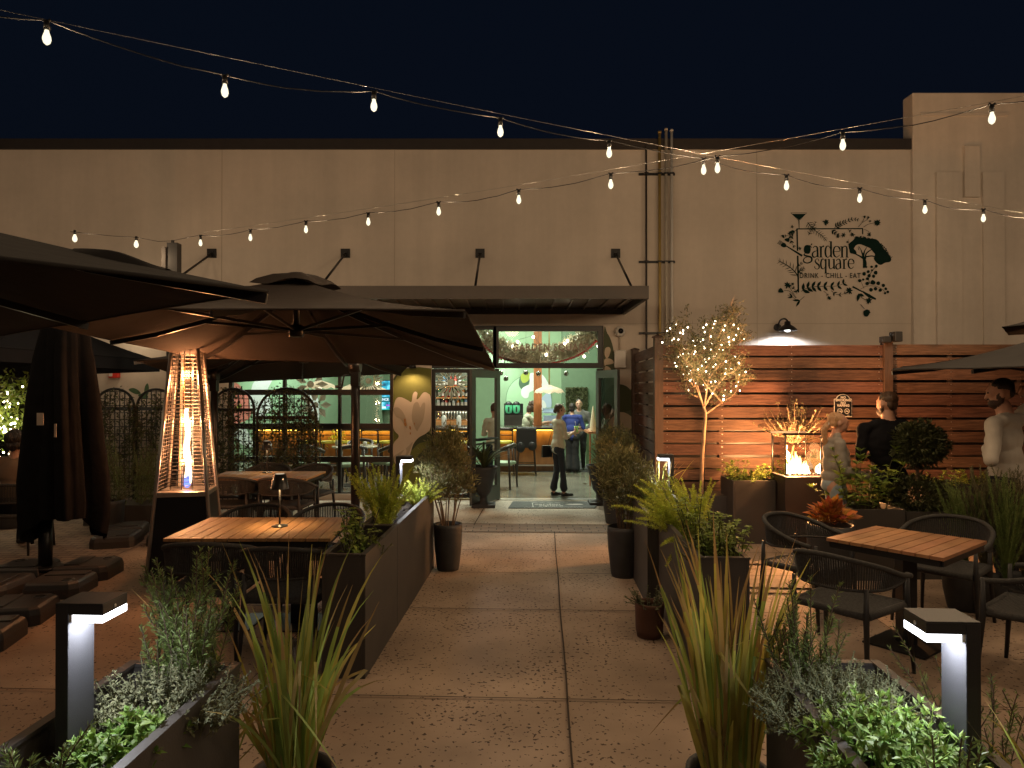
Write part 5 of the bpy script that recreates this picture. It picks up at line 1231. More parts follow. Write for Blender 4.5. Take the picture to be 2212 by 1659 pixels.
obj('flame', fl_, [M_['fire2'], M_['fire'], M_['firey']], ft_, True)
mb = MB()
for i in range(40): mb.ell((cxf+RN.uniform(-.18,.18), fY+.22+RN.uniform(-.14,.14), zg0+.005), (.018,.018,.012), 6, 4)
obj('fire_glass_beads', mb, M_['steeld'], ft_, True)
light('POINT', (cxf,fY+.22,zg0+.16), 500, (1,.44,.16), .10, 'flame_light'); light('POINT', (cxf,fY+.22,zg0+.27), 120, (1,.44,.16), .06, 'flame_light')

# ------------------------------------------------------------------ tables
def slat_table(name, lb, A, B, C, D, nsl, m, group, along='AD', zt=.74):
    # A,B front edge; D,C back edge. slats run from AB to DC
    A, B, C, D = [V_((p[0],p[1],zt)) for p in (A,B,C,D)]; c = (A+B+C+D)/4
    t = thing(name, lb, 'table', (c.x,c.y,0), 0, group)
    mb = MB()
    for i in range(nsl):
        f0, f1 = (i+.045)/nsl, (i+.955)/nsl; g = .004
        q = [A.lerp(B,f0), A.lerp(B,f1), D.lerp(C,f1), D.lerp(C,f0)]
        s_ = [p-V_((0,0,.022)) for p in q]
        b0 = MB(); b0.add([tuple(p) for p in s_+q], [(0,3,2,1),(4,5,6,7),(0,1,5,4),(1,2,6,5),(2,3,7,6),(3,0,4,7)], 0); mb.V += b0.V; mb.Fs += [(f+mb.n, mi, s__) for f, mi, s__ in b0.Fs]; mb.n += 8
    obj('tabletop', mb, m, t, True)
    mb = MB()
    def ins(p, k_): return c.lerp(p, k_)-V_((0,0,.045))+V_((0,0,0))
    q = [ins(p,.93) for p in (A,B,C,D)]
    for i in range(4): mb.beam(q[i], q[(i+1)%4], .03, .04)
    mb.beam((q[0]+q[3])/2, (q[1]+q[2])/2, .08, .04)
    obj('apron', mb, M_['black'], t, True)
    e = (B-A).normalized(); wlen = (B-A).length
    for s_ in ((-1,1) if wlen > .9 else (0,)):
        p = c+e*s_*wlen*.22
        mb = MB(); mb.box((p.x,p.y,(zt-.065)/2),(.1,.1,zt-.07)); obj('pedestal', mb, M_['black'], t, True)
        mb = MB(); mb.box((p.x,p.y,.008),(.42,.42,.014), rz=math.atan2(e.y,e.x)); obj('base_plate', mb, M_['black'], t, True, bevel=.003)
    return t
slat_table('dining_table', 'near slatted teak table with a lamp, beside the left trough planter', (-2.49,5.07), (-1.29,5.07), (-1.33,5.91), (-2.51,5.91), 13, M_['teak'], 'slatted patio tables')
slat_table('dining_table', 'farther slatted teak table with a lamp, in front of the trellises', (-3.62,8.45), (-2.44,8.45), (-2.42,9.25), (-3.72,9.25), 13, M_['teak'], 'slatted patio tables')
slat_table('dining_table', 'square reddish slatted table at the right without a lamp', (2.25,5.10), (2.72,4.48), (3.336,4.99), (2.836,5.55), 9, M_['teak2'], 'slatted patio tables')
def tlamp(x, y_, lb, sc=1.0, pw=1.6):
    t = thing('table_lamp', lb, 'lamp', (x,y_,.742), 0, 'cordless table lamps'); z = .742
    mb = MB(); mb.lathe((0,0,0), [(.001,0),(.062,0),(.06,.006),(.008,.012),(.007,.02)], 24); obj('base', mb, M_['steeld'], t)
    mb = MB(); mb.cyl((0,0,.01),(0,0,.31), .007, n=8); obj('stem', mb, M_['steeld'], t)
    mb = MB(); mb.lathe((0,0,.29), [(.07,0),(.046,.115),(.044,.115),(.068,.002)], 28); mb.lathe((0,0,.29),[(.046,.113),(.001,.113)],20); obj('shade', mb, M_['black'] if False else mat('lamp_shade_metal', (.03,.028,.026), .4, .3, var=0) if 'lamp_shade_metal' not in bpy.data.materials else bpy.data.materials['lamp_shade_metal'], t)
    mb = MB(); mb.lathe((0,0,.375), [(.001,0),(.05,0),(.05,.005),(.001,.006)], 16); obj('led_disc', mb, glow('lamp_disc', (1,.75,.45), 3) if 'lamp_disc' not in bpy.data.materials else bpy.data.materials['lamp_disc'], t)
    mb = MB(); mb.lathe((0,0,.405), [(.001,.001),(.036,.001)], 16); obj('top_disc', mb, M_['white'] if False else glow('lamp_top', (1,.8,.55), .6) if 'lamp_top' not in bpy.data.materials else bpy.data.materials['lamp_top'], t)
    light('AREA', (x,y_,z+.37), pw, (1,.62,.28), name='table_lamp_light', size=.08)
pA = G(605,1136,.742); tlamp(pA.x, pA.y, 'cordless table lamp standing on the near teak table', pw=3.2)
pB = G(577,1021,.742); tlamp(pB.x, pB.y+.0, 'cordless table lamp standing on the farther teak table', pw=1.0)

# ------------------------------------------------------------------ rope chairs
def rope_chair():
    t = thing('rope_armchair', 'x', 'chair', (0,0,0), 0, 'dark rope armchairs around the patio tables')
    top = smooth_open([(-.30,.20,.63),(-.31,.05,.66),(-.285,-.13,.72),(-.17,-.27,.765),(0,-.305,.78),(.17,-.27,.765),(.285,-.13,.72),(.31,.05,.66),(.30,.20,.63)], 6)
    low = smooth_open([(-.30,.12,.62),(-.30,.02,.60),(-.27,-.13,.585),(-.16,-.25,.58),(0,-.285,.58),(.16,-.25,.58),(.27,-.13,.585),(.30,.02,.60),(.30,.12,.62)], 6)
    mb = MB(); mb.tube(top, .017, 10); obj('back_rail', mb, M_['rope'], t)
    mb = MB(); mb.tube(low, .010, 6); m_ = len(top)
    tot = 84
    for i in range(tot):
        f_ = .07+.86*i/(tot-1); a = np.array(top); L_ = (len(a)-1)*f_; k_ = int(L_); p = Vector(a[k_]+(a[min(k_+1,len(a)-1)]-a[k_])*(L_-k_)); b = np.array(low); q = Vector(b[k_]+(b[min(k_+1,len(b)-1)]-b[k_])*(L_-k_))
        mb.tube([p,q], .0055, 4, caps=False)
    obj('rope_back', mb, M_['rope'], t)
    mb = MB(); nx, ny = 22, 22; V = []
    for j in range(ny+1):
        for i in range(nx+1):
            x = -.25+.5*i/nx; y_ = -.22+.45*j/ny; s_ = 1-.10*(j < 4)*(4-j)/4
            V.append((x*s_, y_, .445-.018*math.cos(x*6)*math.cos(y_*6)+.006*((i+j)%2)))
    mb.add(V, [(j*(nx+1)+i, j*(nx+1)+i+1, (j+1)*(nx+1)+i+1, (j+1)*(nx+1)+i) for j in range(ny) for i in range(nx)], 0, False)
    obj('seat', mb, M_['rope'], t)
    mb = MB(); q = [(-.255,.235,.43),(.255,.235,.43),(.235,-.225,.43),(-.235,-.225,.43)]
    for i in range(4): mb.tube([q[i],q[(i+1)%4]], .024, 8)
    obj('seat_frame', mb, M_['rope'], t)
    for x, y_, zt_ in ((-.27,.225,.64),(.27,.225,.64),(-.235,-.235,.60),(.235,-.235,.60)):
        mb = MB(); mb.tube([(x,y_,zt_),(x,y_,.42),(x*1.09,y_*1.14,0)], [.013,.019,.012], 8); obj('leg', mb, M_['chair'], t)
    return t
CH = [(-2.10,5.00,.03,'rope armchair at the near table, left one of the two with backs to the viewer'), (-1.50,4.86,-.05,'rope armchair at the near table, right one of the two with backs to the viewer'), (-2.20,6.02,PI+.05,'rope armchair behind the near table on the left, half hidden by the tabletop'), (-1.58,6.04,PI-.05,'rope armchair behind the near table on the right, its strands lit from behind'),
      (-3.35,8.52,.06,'rope armchair at the farther table, directly right of the heater'), (-2.69,8.47,-.04,'rope armchair at the farther table seen past the table lamp'), (-3.27,9.45,PI+.1,'rope armchair on the far side of the farther table, left'), (-2.70,9.42,PI-.25,'rope armchair on the far side of the farther table, right, by the second trellis'),
      (2.33,5.62,-PI/2-.62-.0+.0,'rope armchair at the red table, on its left beside the croton'), (2.17,4.60,-.92,'rope armchair at the red table, nearest the viewer with its back turned'), (3.36,5.52,PI-.85,'rope armchair at the red table, behind its right corner'), (3.26,4.40,.70,'rope armchair at the red table, at the right edge of the picture')]
c0 = rope_chair(); c0_rope = c0
for i, (x, y_, rz, lb) in enumerate(CH):
    if i == 8: rz = math.atan2(.6,-.78)*0+ (PI+.66)
    if i == 0: c0.location = (x,y_,0); c0.rotation_euler.z = rz; c0['label'] = lb
    else: dup(c0, (x,y_,0), rz, lb)

# ------------------------------------------------------------------ trellises
def trellis(u0, u1, vt, Y, lb, seed, dens):
    x0, x1, zt_ = ux(u0,Y), ux(u1,Y), vz(vt,Y); c = (x0+x1)/2; r = (x1-x0)/2
    t = thing('arched_trellis', lb, 'trellis', (c,Y,0), 0, 'arched trellises with climbing vines')
    ry = r*.95; zs = zt_-ry
    mb = MB(); mb.tube([(x0,Y,0),(x0,Y,zs)]+[(c-r*math.cos(PI*i/16),Y,zs+ry*math.sin(PI*i/16)) for i in range(1,16)]+[(x1,Y,zs),(x1,Y,0)], .02, 8); mb.box((c,Y,.2),(x1-x0,.03,.04)); mb.box((c,Y,zs-.02),(x1-x0,.03,.05)); obj('frame', mb, M_['black'], t, True)
    mb = MB(); n_ = 8
    for i in range(1,n_):
        x = x0+(x1-x0)*i/n_; h_ = zs+ry*math.sqrt(max(0,1-((x-c)/r)**2)); mb.box((x,Y+.004,h_/2),(.011,.011,h_))
    z = .3
    while z < zt_-.03:
        w_ = r if z < zs else r*math.sqrt(max(0,1-((z-zs)/ry)**2)); mb.box((c,Y-.006,z),(2*w_,.011,.011)); z += .105
    obj('grid', mb, M_['black'], t, True)
    rs_ = np.random.RandomState(seed); mb = MB(); st = MB(); pts = []
    for k_ in range(int(20*dens)):
        x = rs_.uniform(x0,x1); p = np.array([x,Y,.3]); path = [p.copy()]; hmax = rs_.uniform(.7,1.05)*zt_
        while p[2] < hmax and len(path) < 70:
            p = p+np.array([rs_.uniform(-.05,.05),rs_.uniform(-.02,.02),rs_.uniform(.02,.06)]); p[1] = Y+np.clip(p[1]-Y,-.06,.05); p[0] = np.clip(p[0], x0-.04, x1+.04)
            hh = zs+ry*math.sqrt(max(0,1-min(1,((p[0]-c)/r)**2)))+.06
            if p[2] > hh: break
            path.append(p.copy())
            for _ in range(rs_.randint(2,5)): pts.append(p+rs_.normal(size=3)*np.array([.035,.025,.03]))
        st.tube(path, .004, 4)
    pts = np.array(pts); pts = pts[rs_.rand(len(pts)) < np.clip(1.25-pts[:,2]/zt_*.45,0,1)]
    mb.leaves(pts, rs_.normal(size=(len(pts),3))+np.array([0,-.4,-.2]), rs_.uniform(.035,.07,len(pts)), rs_.uniform(.018,.034,len(pts)))
    obj('vine_leaves', mb, M_['leafd'], t, True); obj('vine_stems', st, M_['barkd'], t, True)
trellis(206,290,840,10.7,'vine covered arched trellis at far left against the beige wall',1,1.0); trellis(296,378,841,10.7,'arched trellis partly behind the patio heater',2,1.0)
trellis(459,549,840,10.6,'arched trellis left of the big leafy one, before the pink mural window',3,1.1); trellis(556,683,839,10.5,'widest arched trellis with the densest vine, mid window',4,1.9)
# ------------------------------------------------------------------ plants
rs = np.random.RandomState(77)
def unit(v): 
    v = np.asarray(v, float); return v/(np.linalg.norm(v, axis=-1, keepdims=True)+1e-9)
def plant(name, lb, base, cat='plant', group=None): return thing(name, lb, cat, tuple(base), 0, group)
def arc(b, ang, lean, L, droop=.3, n=8, wob=0):
    b = np.array(b, float); d = np.array([math.cos(ang)*math.sin(lean), math.sin(ang)*math.sin(lean), math.cos(lean)]); out = [b.copy()]; p = b.copy()
    for i in range(n):
        p = p+d*L/n; out.append(p.copy()); d = d+np.array([math.cos(ang), math.sin(ang), -1.0])*droop/n*(.3+i/n*1.4)+rs.normal(size=3)*wob; d /= np.linalg.norm(d)
    return out
def grass(name, lb, base, n, Hh, spread, lean, mats, w=.013, droop=.5, r0=.09, az=None):
    t = plant(name, lb, base)
    mb = MB()
    for i in range(n):
        a = rs.uniform(0,2*PI); r_ = r0*math.sqrt(rs.rand()); b = np.array([base[0]+r_*math.cos(a), base[1]+r_*math.sin(a), base[2]])
        a2 = a+rs.normal()*.5 if az is None else az+rs.normal()*.9
        L = Hh*rs.uniform(.45,1.08); ln = abs(rs.normal())*lean
        pts = arc(b, a2, ln, L, droop*rs.uniform(.1,1.3)*(1 if rs.rand() > .12 else 2.2), 9)
        ws = np.interp(np.linspace(0,1,10), [0,.25,.7,1], [.35,1,.8,.05])*w*rs.uniform(.6,1.3)
        sd = unit(np.cross(np.array(pts[5])-np.array(pts[0]), rs.normal(size=3)*.5+np.array([0,-1,0])))
        q = rs.rand(); mi = 0 if q < .58 else (1 if q < .88 else 2)
        fold = np.cross(sd, unit(np.array(pts[-1])-np.array(pts[0])))*w*.25
        if rs.rand() < .10:
            k_ = rs.randint(4,7); pv = np.array(pts[k_]); dv = rs.normal(size=3)*.5+np.array([0,0,-.6]); dv /= np.linalg.norm(dv); st_ = L/9
            for j in range(k_+1,10): pts[j] = pv+dv*st_*(j-k_)+np.array([0,0,-.01*(j-k_)**1.5])
        if rs.rand() < .55:
            mb.ribbon(pts[:8], ws[:8], sd, mi); mb.ribbon(pts[7:], ws[7:], sd, 2)
        else: mb.ribbon(pts, ws, sd, mi)
    obj('blades', mb, mats, t, True); return t
BL = [M_['blade'], M_['bladey'], M_['blader']]
def mound(name, lb, base, rx, ry, h, n, sl, L, W, m, cat='plant', pairs=6, needle=False, stm=None, upb=.9):
    t = plant(name, lb, base, cat); mb = MB(); st = MB(); PP = []; DD = []; LL = []
    base = np.array(base, float)
    for i in range(n):
        a = rs.uniform(0,2*PI); q = math.sqrt(rs.rand()); s0 = base+np.array([rx*q*math.cos(a), ry*q*math.sin(a), h*(1-q**2)*rs.uniform(.3,1)])
        d = unit(np.array([math.cos(a)*q*.9, math.sin(a)*q*.9, upb])+rs.normal(size=3)*.3); ln = sl*rs.uniform(.6,1.2); s1 = s0+d*ln; mid = (s0+s1)/2+rs.normal(size=3)*ln*.06
        st.tube([tuple(s0-d*.03), tuple(mid), tuple(s1)], .0018, 4, caps=False)
        sd = unit(np.cross(d, rs.normal(size=3))); s2 = np.cross(d, sd)
        for j in range(pairs):
            f_ = (j+.6)/pairs; p = s0+(s1-s0)*f_; c_, s_ = math.cos(j*1.57), math.sin(j*1.57); e = sd*c_+s2*s_; k = L*(1.1-.5*f_)*rs.uniform(.8,1.15)
            for sg in (-1,1): PP.append(p); DD.append(e*sg+d*rs.uniform(.2,.7)); LL.append(k)
        for j in range(4): a2 = j*1.57+.6; PP.append(s1); DD.append(sd*math.cos(a2)*.6+s2*math.sin(a2)*.6+d*.8); LL.append(L*.5)
    LL = np.array(LL)
    if needle: mb.needles(PP, DD, LL, W)
    else: mb.leaves(PP, DD, LL, LL*W/L*rs.uniform(.85,1.15,len(LL)), up=(0,0,1))
    obj('leaves', mb, M_[m], t, True); obj('stems', st, M_[stm or m], t, True); return t
def needle_stems(mb, st, stems, L=.03, W=.0035, per=10, mi=0, ang=.9, cone=False):
    P_ = []; D_ = []; LL = []
    for pts in stems:
        pts = np.array(pts); m = len(pts)
        seg = np.linalg.norm(np.diff(pts, axis=0), axis=1).sum(); k_ = int(seg*100*per/10)+4
        f_ = rs.rand(k_)*(m-1); i = f_.astype(int); fr = (f_-i)[:,None]; p = pts[i]*(1-fr)+pts[np.minimum(i+1,m-1)]*fr; d = unit(pts[np.minimum(i+1,m-1)]-pts[i])
        r_ = unit(np.cross(d, rs.normal(size=(k_,3)))); a = ang*rs.uniform(.7,1.2,(k_,1))
        P_.append(p); D_.append(d*np.cos(a)+r_*np.sin(a)); 
        g = f_/(m-1); LL.append(L*rs.uniform(.7,1.2,k_)*((np.clip(1.15-g,0,1)**.6)*np.clip(.5+g*3,0,1) if cone else np.clip(1.3-g*.6,.4,1)))
        if st is not None: st.tube([tuple(q) for q in pts[::max(1,m//5)]], .0022, 4, caps=False)
    mb.needles(np.concatenate(P_), np.concatenate(D_), np.concatenate(LL), W, mi)
def rosemary(name, lb, base, n, Hh, r0, lean=.25, L=.026, W=.0035, m='leafr', per=26, droop=.1, branch=2):
    t = plant(name, lb, base); mb = MB(); st = MB(); stems = []
    for i in range(n):
        a = rs.uniform(0,2*PI); r_ = r0*math.sqrt(rs.rand()); b = (base[0]+r_*math.cos(a), base[1]+r_*math.sin(a), base[2])
        s_ = arc(b, a, abs(rs.normal())*lean, Hh*rs.uniform(.5,1.05), droop, 8, .05); stems.append(s_)
        for j in range(branch):
            q = s_[rs.randint(2,6)]; stems.append(arc(q, rs.uniform(0,2*PI), rs.uniform(.2,.6), Hh*rs.uniform(.15,.35), -.2, 5, .04))
    needle_stems(mb, st, stems, L, W, per); obj('needles', mb, M_[m], t, True); obj('stems', st, M_['barkd'], t, True); return t
def fern(name, lb, base, n, Hh, lean=.5, az=None, azs=1.0, droop=.6, m='leafy', L=.034):
    t = plant(name, lb, base); mb = MB(); stems = []
    for i in range(n):
        a = rs.uniform(0,2*PI) if az is None else az+rs.normal()*azs
        stems.append(arc((base[0]+rs.normal()*.03, base[1]+rs.normal()*.04, base[2]), a, abs(rs.normal())*lean*.8+.12, Hh*rs.uniform(.65,1.05), droop*rs.uniform(.4,1.3), 12, .012))
    needle_stems(mb, mb, stems, L, .0045, 95, 0, 1.15, True); obj('fronds', mb, M_[m], t, True); return t
def leafy(name, lb, base, n, Hh, r0, m='leafb', L=.05, W=.03, lean=.4, per=14, droop=.25, hang=0, cat='plant'):
    t = plant(name, lb, base, cat); mb = MB(); st = MB(); PP = []; DD = []; LL = []
    for i in range(n):
        a = rs.uniform(0,2*PI); r_ = r0*math.sqrt(rs.rand()); b = (base[0]+r_*math.cos(a), base[1]+r_*math.sin(a), base[2])
        s_ = np.array(arc(b, a, abs(rs.normal())*lean, Hh*rs.uniform(.4,1.05), droop, 8, .06)); st.tube([tuple(q) for q in s_[::2]], .003, 4, caps=False)
        for j in range(per):
            f_ = rs.uniform(.25,1)*8; k_ = min(7,int(f_)); p = s_[k_]+(s_[k_+1]-s_[k_])*(f_-k_); aa = rs.uniform(0,2*PI)
            PP.append(p); DD.append([math.cos(aa), math.sin(aa), rs.uniform(-.3,.7)-hang]); LL.append(L*rs.uniform(.5,1.15))
        for j in range(5): aa = j*2*PI/5+rs.rand(); PP.append(s_[-1]); DD.append([math.cos(aa)*.7, math.sin(aa)*.7, .6-hang]); LL.append(L*rs.uniform(.5,.8))
    LL = np.array(LL); mb.leaves(PP, DD, LL, LL*W/L*rs.uniform(.8,1.2,len(LL)), up=(0,0,1)); obj('leaves', mb, M_[m], t, True); obj('stems', st, M_['leafd'] if m != 'leafg' else M_['leafg'], t, True); return t
def shrub(name, lb, base, Hh, R_, m='leafd', L=.07, W=.014, nst=14, nleaf=2600, ctr=.62, pot=None, t=None, sq=.55, stm='bark'):
    t = t or plant(name, lb, base); mb = MB(); st = MB(); PP = []; DD = []
    for i in range(nst):
        a = rs.uniform(0,2*PI); b = (base[0]+.05*math.cos(a), base[1]+.05*math.sin(a), base[2])
        st.tube([tuple(q) for q in arc(b, a, rs.uniform(.05,.32), Hh*rs.uniform(.5,.8), .12, 6, .05)], [.007,.006,.006,.005,.004,.003,.002], 5, caps=False)
    k_ = 60; cl = []
    for i in range(k_):
        d = unit(rs.normal(size=3)); rr = rs.uniform(.35,1)**.6; cl.append([base[0]+d[0]*R_*rr, base[1]+d[1]*R_*rr, base[2]+Hh*ctr+d[2]*Hh*sq*rr*.68])
    cl = np.array(cl); idx = rs.randint(0,k_,nleaf); PP = cl[idx]+rs.normal(size=(nleaf,3))*R_*.19
    DD = unit(PP-np.array([base[0],base[1],base[2]+Hh*.3]))+rs.normal(size=(nleaf,3))*.6
    mb.leaves(PP, DD, L*rs.uniform(.6,1.2,nleaf), W*rs.uniform(.7,1.2,nleaf)); obj('foliage', mb, M_[m], t, True); obj('stems', st, M_[stm], t, True); return t
def pot(t, c, r, h, prof='tall', m='pot', soil=True):
    mb = MB()
    if prof == 'tall': pr = [(.001,0),(r*.72,0),(r*.78,.03),(r*.95,h*.55),(r*1.0,h*.92),(r*.98,h),(r*.88,h),(r*.86,h-.05)]
    elif prof == 'urn': pr = [(.001,0),(r*.75,0),(r*.75,.05),(r*.3,.08),(r*.28,.16),(r*.55,.24),(r*.8,h*.75),(r*.95,h-.05),(r*1.05,h),(r*.9,h),(r*.85,h-.05)]
    else: pr = [(.001,0),(r*.85,0),(r*.95,h*.2),(r,h*.9),(r*1.03,h),(r*.9,h),(r*.88,h-.03)]
    mb.lathe(tuple(c), pr, 28)
    if prof == 'urn': mb.bx(c[0]-r*.85,c[0]+r*.85,c[1]-r*.85,c[1]+r*.85,c[2],c[2]+.05)
    obj('pot', mb, M_[m], t, True); mb = MB(); mb.lathe((c[0],c[1],c[2]+h-.05), [(.001,.01),(r*.86,0)], 18); obj('soil', mb, M_['soil'], t, True)
# foreground grass clumps in pots
t = plant('potted_grass', 'tall grass clump in a black pot at the bottom left of the walk', (-.87,2.83,0)); pot(t, (-.87,2.83,0), .17, .29)
g_ = grass('tall_grass', 'x', np.array([-.87,2.83,.26]), 100, .94, .1, .19, BL, .0175, .50, .085); [setattr(c, 'parent', t) or setattr(c, 'matrix_parent_inverse', Matrix.Identity(4)) for c in list(g_.children)]
for c in t.children:
    if c.name.startswith('blades'): c.location = (0,0,.26)
bpy.data.objects.remove(g_)
t = plant('potted_grass', 'tall yellowing grass clump in a black pot at the bottom right of the walk', (.86,2.83,0)); pot(t, (.86,2.83,0), .17, .29)
g_ = grass('tall_grass', 'x', np.array([.86,2.83,.26]), 112, .97, .1, .145, [M_['bladey'], M_['blade'], M_['blader']], .020, .42, .11); [setattr(c, 'parent', t) for c in list(g_.children)]
for c in t.children:
    if c.name.startswith('blades'): c.location = (0,0,.26)
bpy.data.objects.remove(g_)
S0 = PT-.09
# near left trough plants
rosemary('rosemary_bush', 'tall rosemary at the far end of the bottom left planter', np.array([-1.17,2.56,S0]), 24, .54, .085, .15, .030, .0040, per=40, branch=3)
mound('sage_plant', 'grey brown drying sage behind the mint in the bottom left planter', np.array([-1.17,2.44,S0]), .22, .16, .11, 210, .11, .022, .013, 'leafg', pairs=7)
mound('mint_plant', 'bright green mint beside the bottom left bollard light', np.array([-1.17,2.17,S0-.01]), .12, .13, .09, 75, .07, .052, .030, 'leaf', pairs=3)
rosemary('rosemary_bush', 'pale rosemary sprigs in the very bottom left corner', np.array([-1.37,1.86,S0-.02]), 22, .27, .12, .3, .034, .0045, per=34)
# near right
rosemary('rosemary_bush', 'loose grey rosemary between the right grass clump and the red table', np.array([1.06,2.62,S0]), 15, .44, .07, .22, .030, .004, per=34, branch=3)
mound('thyme_plant', 'low grey green thyme spilling over the bottom right planter', np.array([1.10,2.40,S0+.01]), .23, .22, .12, 420, .10, .021, .009, 'leaft', pairs=8, upb=.7)
mound('sage_plant', 'green broad leaved sage left of the bottom right bollard light', np.array([1.09,2.06,S0]), .17, .17, .14, 120, .12, .060, .023, 'leaf', pairs=4)
rosemary('rosemary_bush', 'upright pale rosemary sprig in front of the bottom right bollard light', np.array([1.085,1.76,S0-.03]), 6, .31, .04, .12, .036, .006, per=24)
grass('ornamental_grass', 'long curled grass blades in the bottom right corner', np.array([1.44,1.86,S0-.05]), 34, .42, .1, .6, [M_['bladey'], M_['blade'], M_['blader']], .010, 1.3, .05)
rosemary('rosemary_bush', 'dim rosemary behind the bottom right bollard light', np.array([1.62,2.4,S0-.2]), 12, .5, .12, .3, .030, .004, per=22)
# far left troughs
leafy('basil_plant', 'leafy basil at the near end of the left trough planter', np.array([*(qA(.45,.30,S0))]), 20, .34, .09, 'leafb', .055, .034, .25, 14, .1, .5)
leafy('thyme_plant', 'small grey herb beside the basil in the left trough planter', np.array([*(qA(.25,.42,S0))]), 22, .14, .08, 'leafg', .02, .012, .4, 12)
fern('foxtail_fern', 'tall yellow green foxtail fern in the left trough planter', np.array([*(qB(.72,.20,S0))]), 48, .55, .36, droop=.15, L=.036)
fern('asparagus_fern', 'fluffy asparagus fern at the far end of the left trough planter', np.array([*(qB(.35,.86,S0))]), 34, .32, .75, droop=.5, L=.03)
# right troughs
leafy('basil_plant', 'taller drooping basil beside the right fern', np.array([*(qC(.45,.36,S0))]), 22, .40, .10, 'leafb', .06, .036, .22, 15, .1, .6)
leafy('basil_plant', 'round basil bush at the near right end of the right trough planter', np.array([*(qC(.65,.14,S0))]), 34, .33, .11, 'leafb', .05, .03, .35, 14, .1, .4)
leafy('thyme_plant', 'small grey herb below the two basil bushes', np.array([*(qC(.25,.20,S0))]), 26, .16, .07, 'leafg', .02, .012, .5, 12)
fern('foxtail_fern', 'sprawling yellow green foxtail fern arching over the right trough planter', np.array([*(qC(.35,.75,S0))]), 30, .54, .95, az=PI*.95, azs=.7, droop=.6, L=.038)
fern('foxtail_fern', 'upright yellow green foxtail fern right of the distant bollard', np.array([*(qC(.75,.80,S0))]), 30, .44, .3, droop=.2, L=.036)
fern('asparagus_fern', 'dim asparagus fern in the farthest right trough planter', np.array([*(qD(.4,.45,S0))]), 26, .34, .6, droop=.4, m='leafb')
grass('thin_grass', 'thin dark grass blades rising behind the right fern', np.array([*(qD(.7,.75,S0))]), 40, .5, .1, .3, [M_['bladey'], M_['leafd'], M_['blader']], .006, .5, .08)
# potted shrubs along the path
def potted(lb, c, r, h, Hh, R_, prof='tall', **k):
    t = plant('potted_shrub', lb, c); pot(t, c, r, h, prof); shrub('', '', np.array([c[0],c[1],c[2]+h-.05]), Hh, R_, t=t, **k); return t
potted('potted willowy shrub standing left of the path past the trough planter', tuple(G(968,1229)), .145, .46, .96, .23, m='leafw', L=.065, W=.013, nleaf=5600)
potted('potted willowy shrub standing right of the path beside the fern', tuple(G(1347,1243)), .16, .48, .78, .23, m='leafw', L=.065, W=.013, nleaf=5200)
potted('dark bushy shrub to the right of the open right door', (ux(1330,9.6),9.6,0), .18, .45, .90, .26, m='leafw', L=.06, W=.012, nleaf=4000)
t = plant('potted_succulent', 'small brown pot of grey succulent stems at the foot of the right planter', tuple(G(1402,1372))); c = tuple(G(1402,1372)); pot(t, c, .105, .245, 'x', 'terra')
l_ = leafy('s', 'x', np.array([c[0],c[1],.20]), 34, .16, .09, 'leafg', .022, .014, .6, 12)
for ch in list(l_.children): ch.parent = t; ch.location = (0,0,.20)
bpy.data.objects.remove(l_)
# urn plants by the door
def strap(t, base, n, L, m='leafd', w=.04, droop=1.0):
    mb = MB()
    for i in range(n):
        a = 2.4*i; pts = arc(base, a, rs.uniform(.2,.9), L*rs.uniform(.6,1), droop*rs.uniform(.5,1.3), 9)
        sd = unit(np.cross(np.array(pts[4])-np.array(pts[0]), [0,0,1.0])+1e-6); mb.ribbon(pts, np.interp(np.linspace(0,1,10),[0,.4,1],[.5,1,.04])*w, sd)
    obj('leaves', mb, M_[m], t, True)
c = tuple(G(1045,1094)); t = plant('urn_plant', 'strap leaved plant in a black urn left of the doorway', c); pot(t, c, .21, .62, 'urn'); strap(t, (c[0],c[1],.58), 34, .75, w=.045)
c = tuple(G(1296,1089)); t = plant('urn_plant', 'strap leaved plant in a black urn right of the doorway', c); pot(t, c, .21, .62, 'urn'); strap(t, (c[0],c[1],.58), 18, .6, w=.05)
# lit tree
ty = 8.75; tb = np.array([ux(1518,ty), ty, 0]); t = plant('olive_tree', 'slender olive tree wrapped in fairy lights before the fence', tb, 'tree')
mb = MB(); mb.bx(tb[0]-.28,tb[0]+.30,ty-.22,ty+.24,0,vz(1066,ty)); obj('tree_box', mb, M_['planter'], t, True, bevel=.005)
def tp(u, v, Y=ty): return (ux(u,Y), Y, vz(v,Y))
tk = MB(); tk.tube(smooth_open([tp(1515,1075), tp(1516,1000), tp(1521,930), tp(1524,895), tp(1519,878)], 5), list(np.linspace(.026,.016,21)), 8); 
br = [[(1519,878),(1500,835),(1480,790),(1462,765),(1450,745)], [(1519,878),(1505,820),(1498,770),(1508,735),(1500,715)], [(1521,880),(1530,820),(1540,770),(1555,720),(1572,690),(1590,668)], [(1521,880),(1545,840),(1570,810),(1590,800),(1612,765)], [(1524,895),(1560,870),(1590,850),(1600,820)], [(1500,835),(1480,815),(1465,790)], [(1530,820),(1560,780),(1580,740),(1600,715)], [(1540,770),(1530,720),(1545,695)], [(1505,820),(1525,790),(1545,750)], [(1560,870),(1540,850),(1520,830),(1500,800)], [(1555,720),(1575,715),(1590,690),(1585,655)],[(1512,860),(1490,850),(1478,838)]]
brp = []
for b in br:
    q = smooth_open([tp(u,v,ty+0) for u, v in b], 6); off = rs.uniform(-.25,.2); q = [p+np.array([0,off*i/len(q),0]) for i, p in enumerate(q)]
    tk.tube([tuple(p) for p in q], list(np.linspace(.011,.003,len(q))), 6); brp += [p for p in q[4:]]
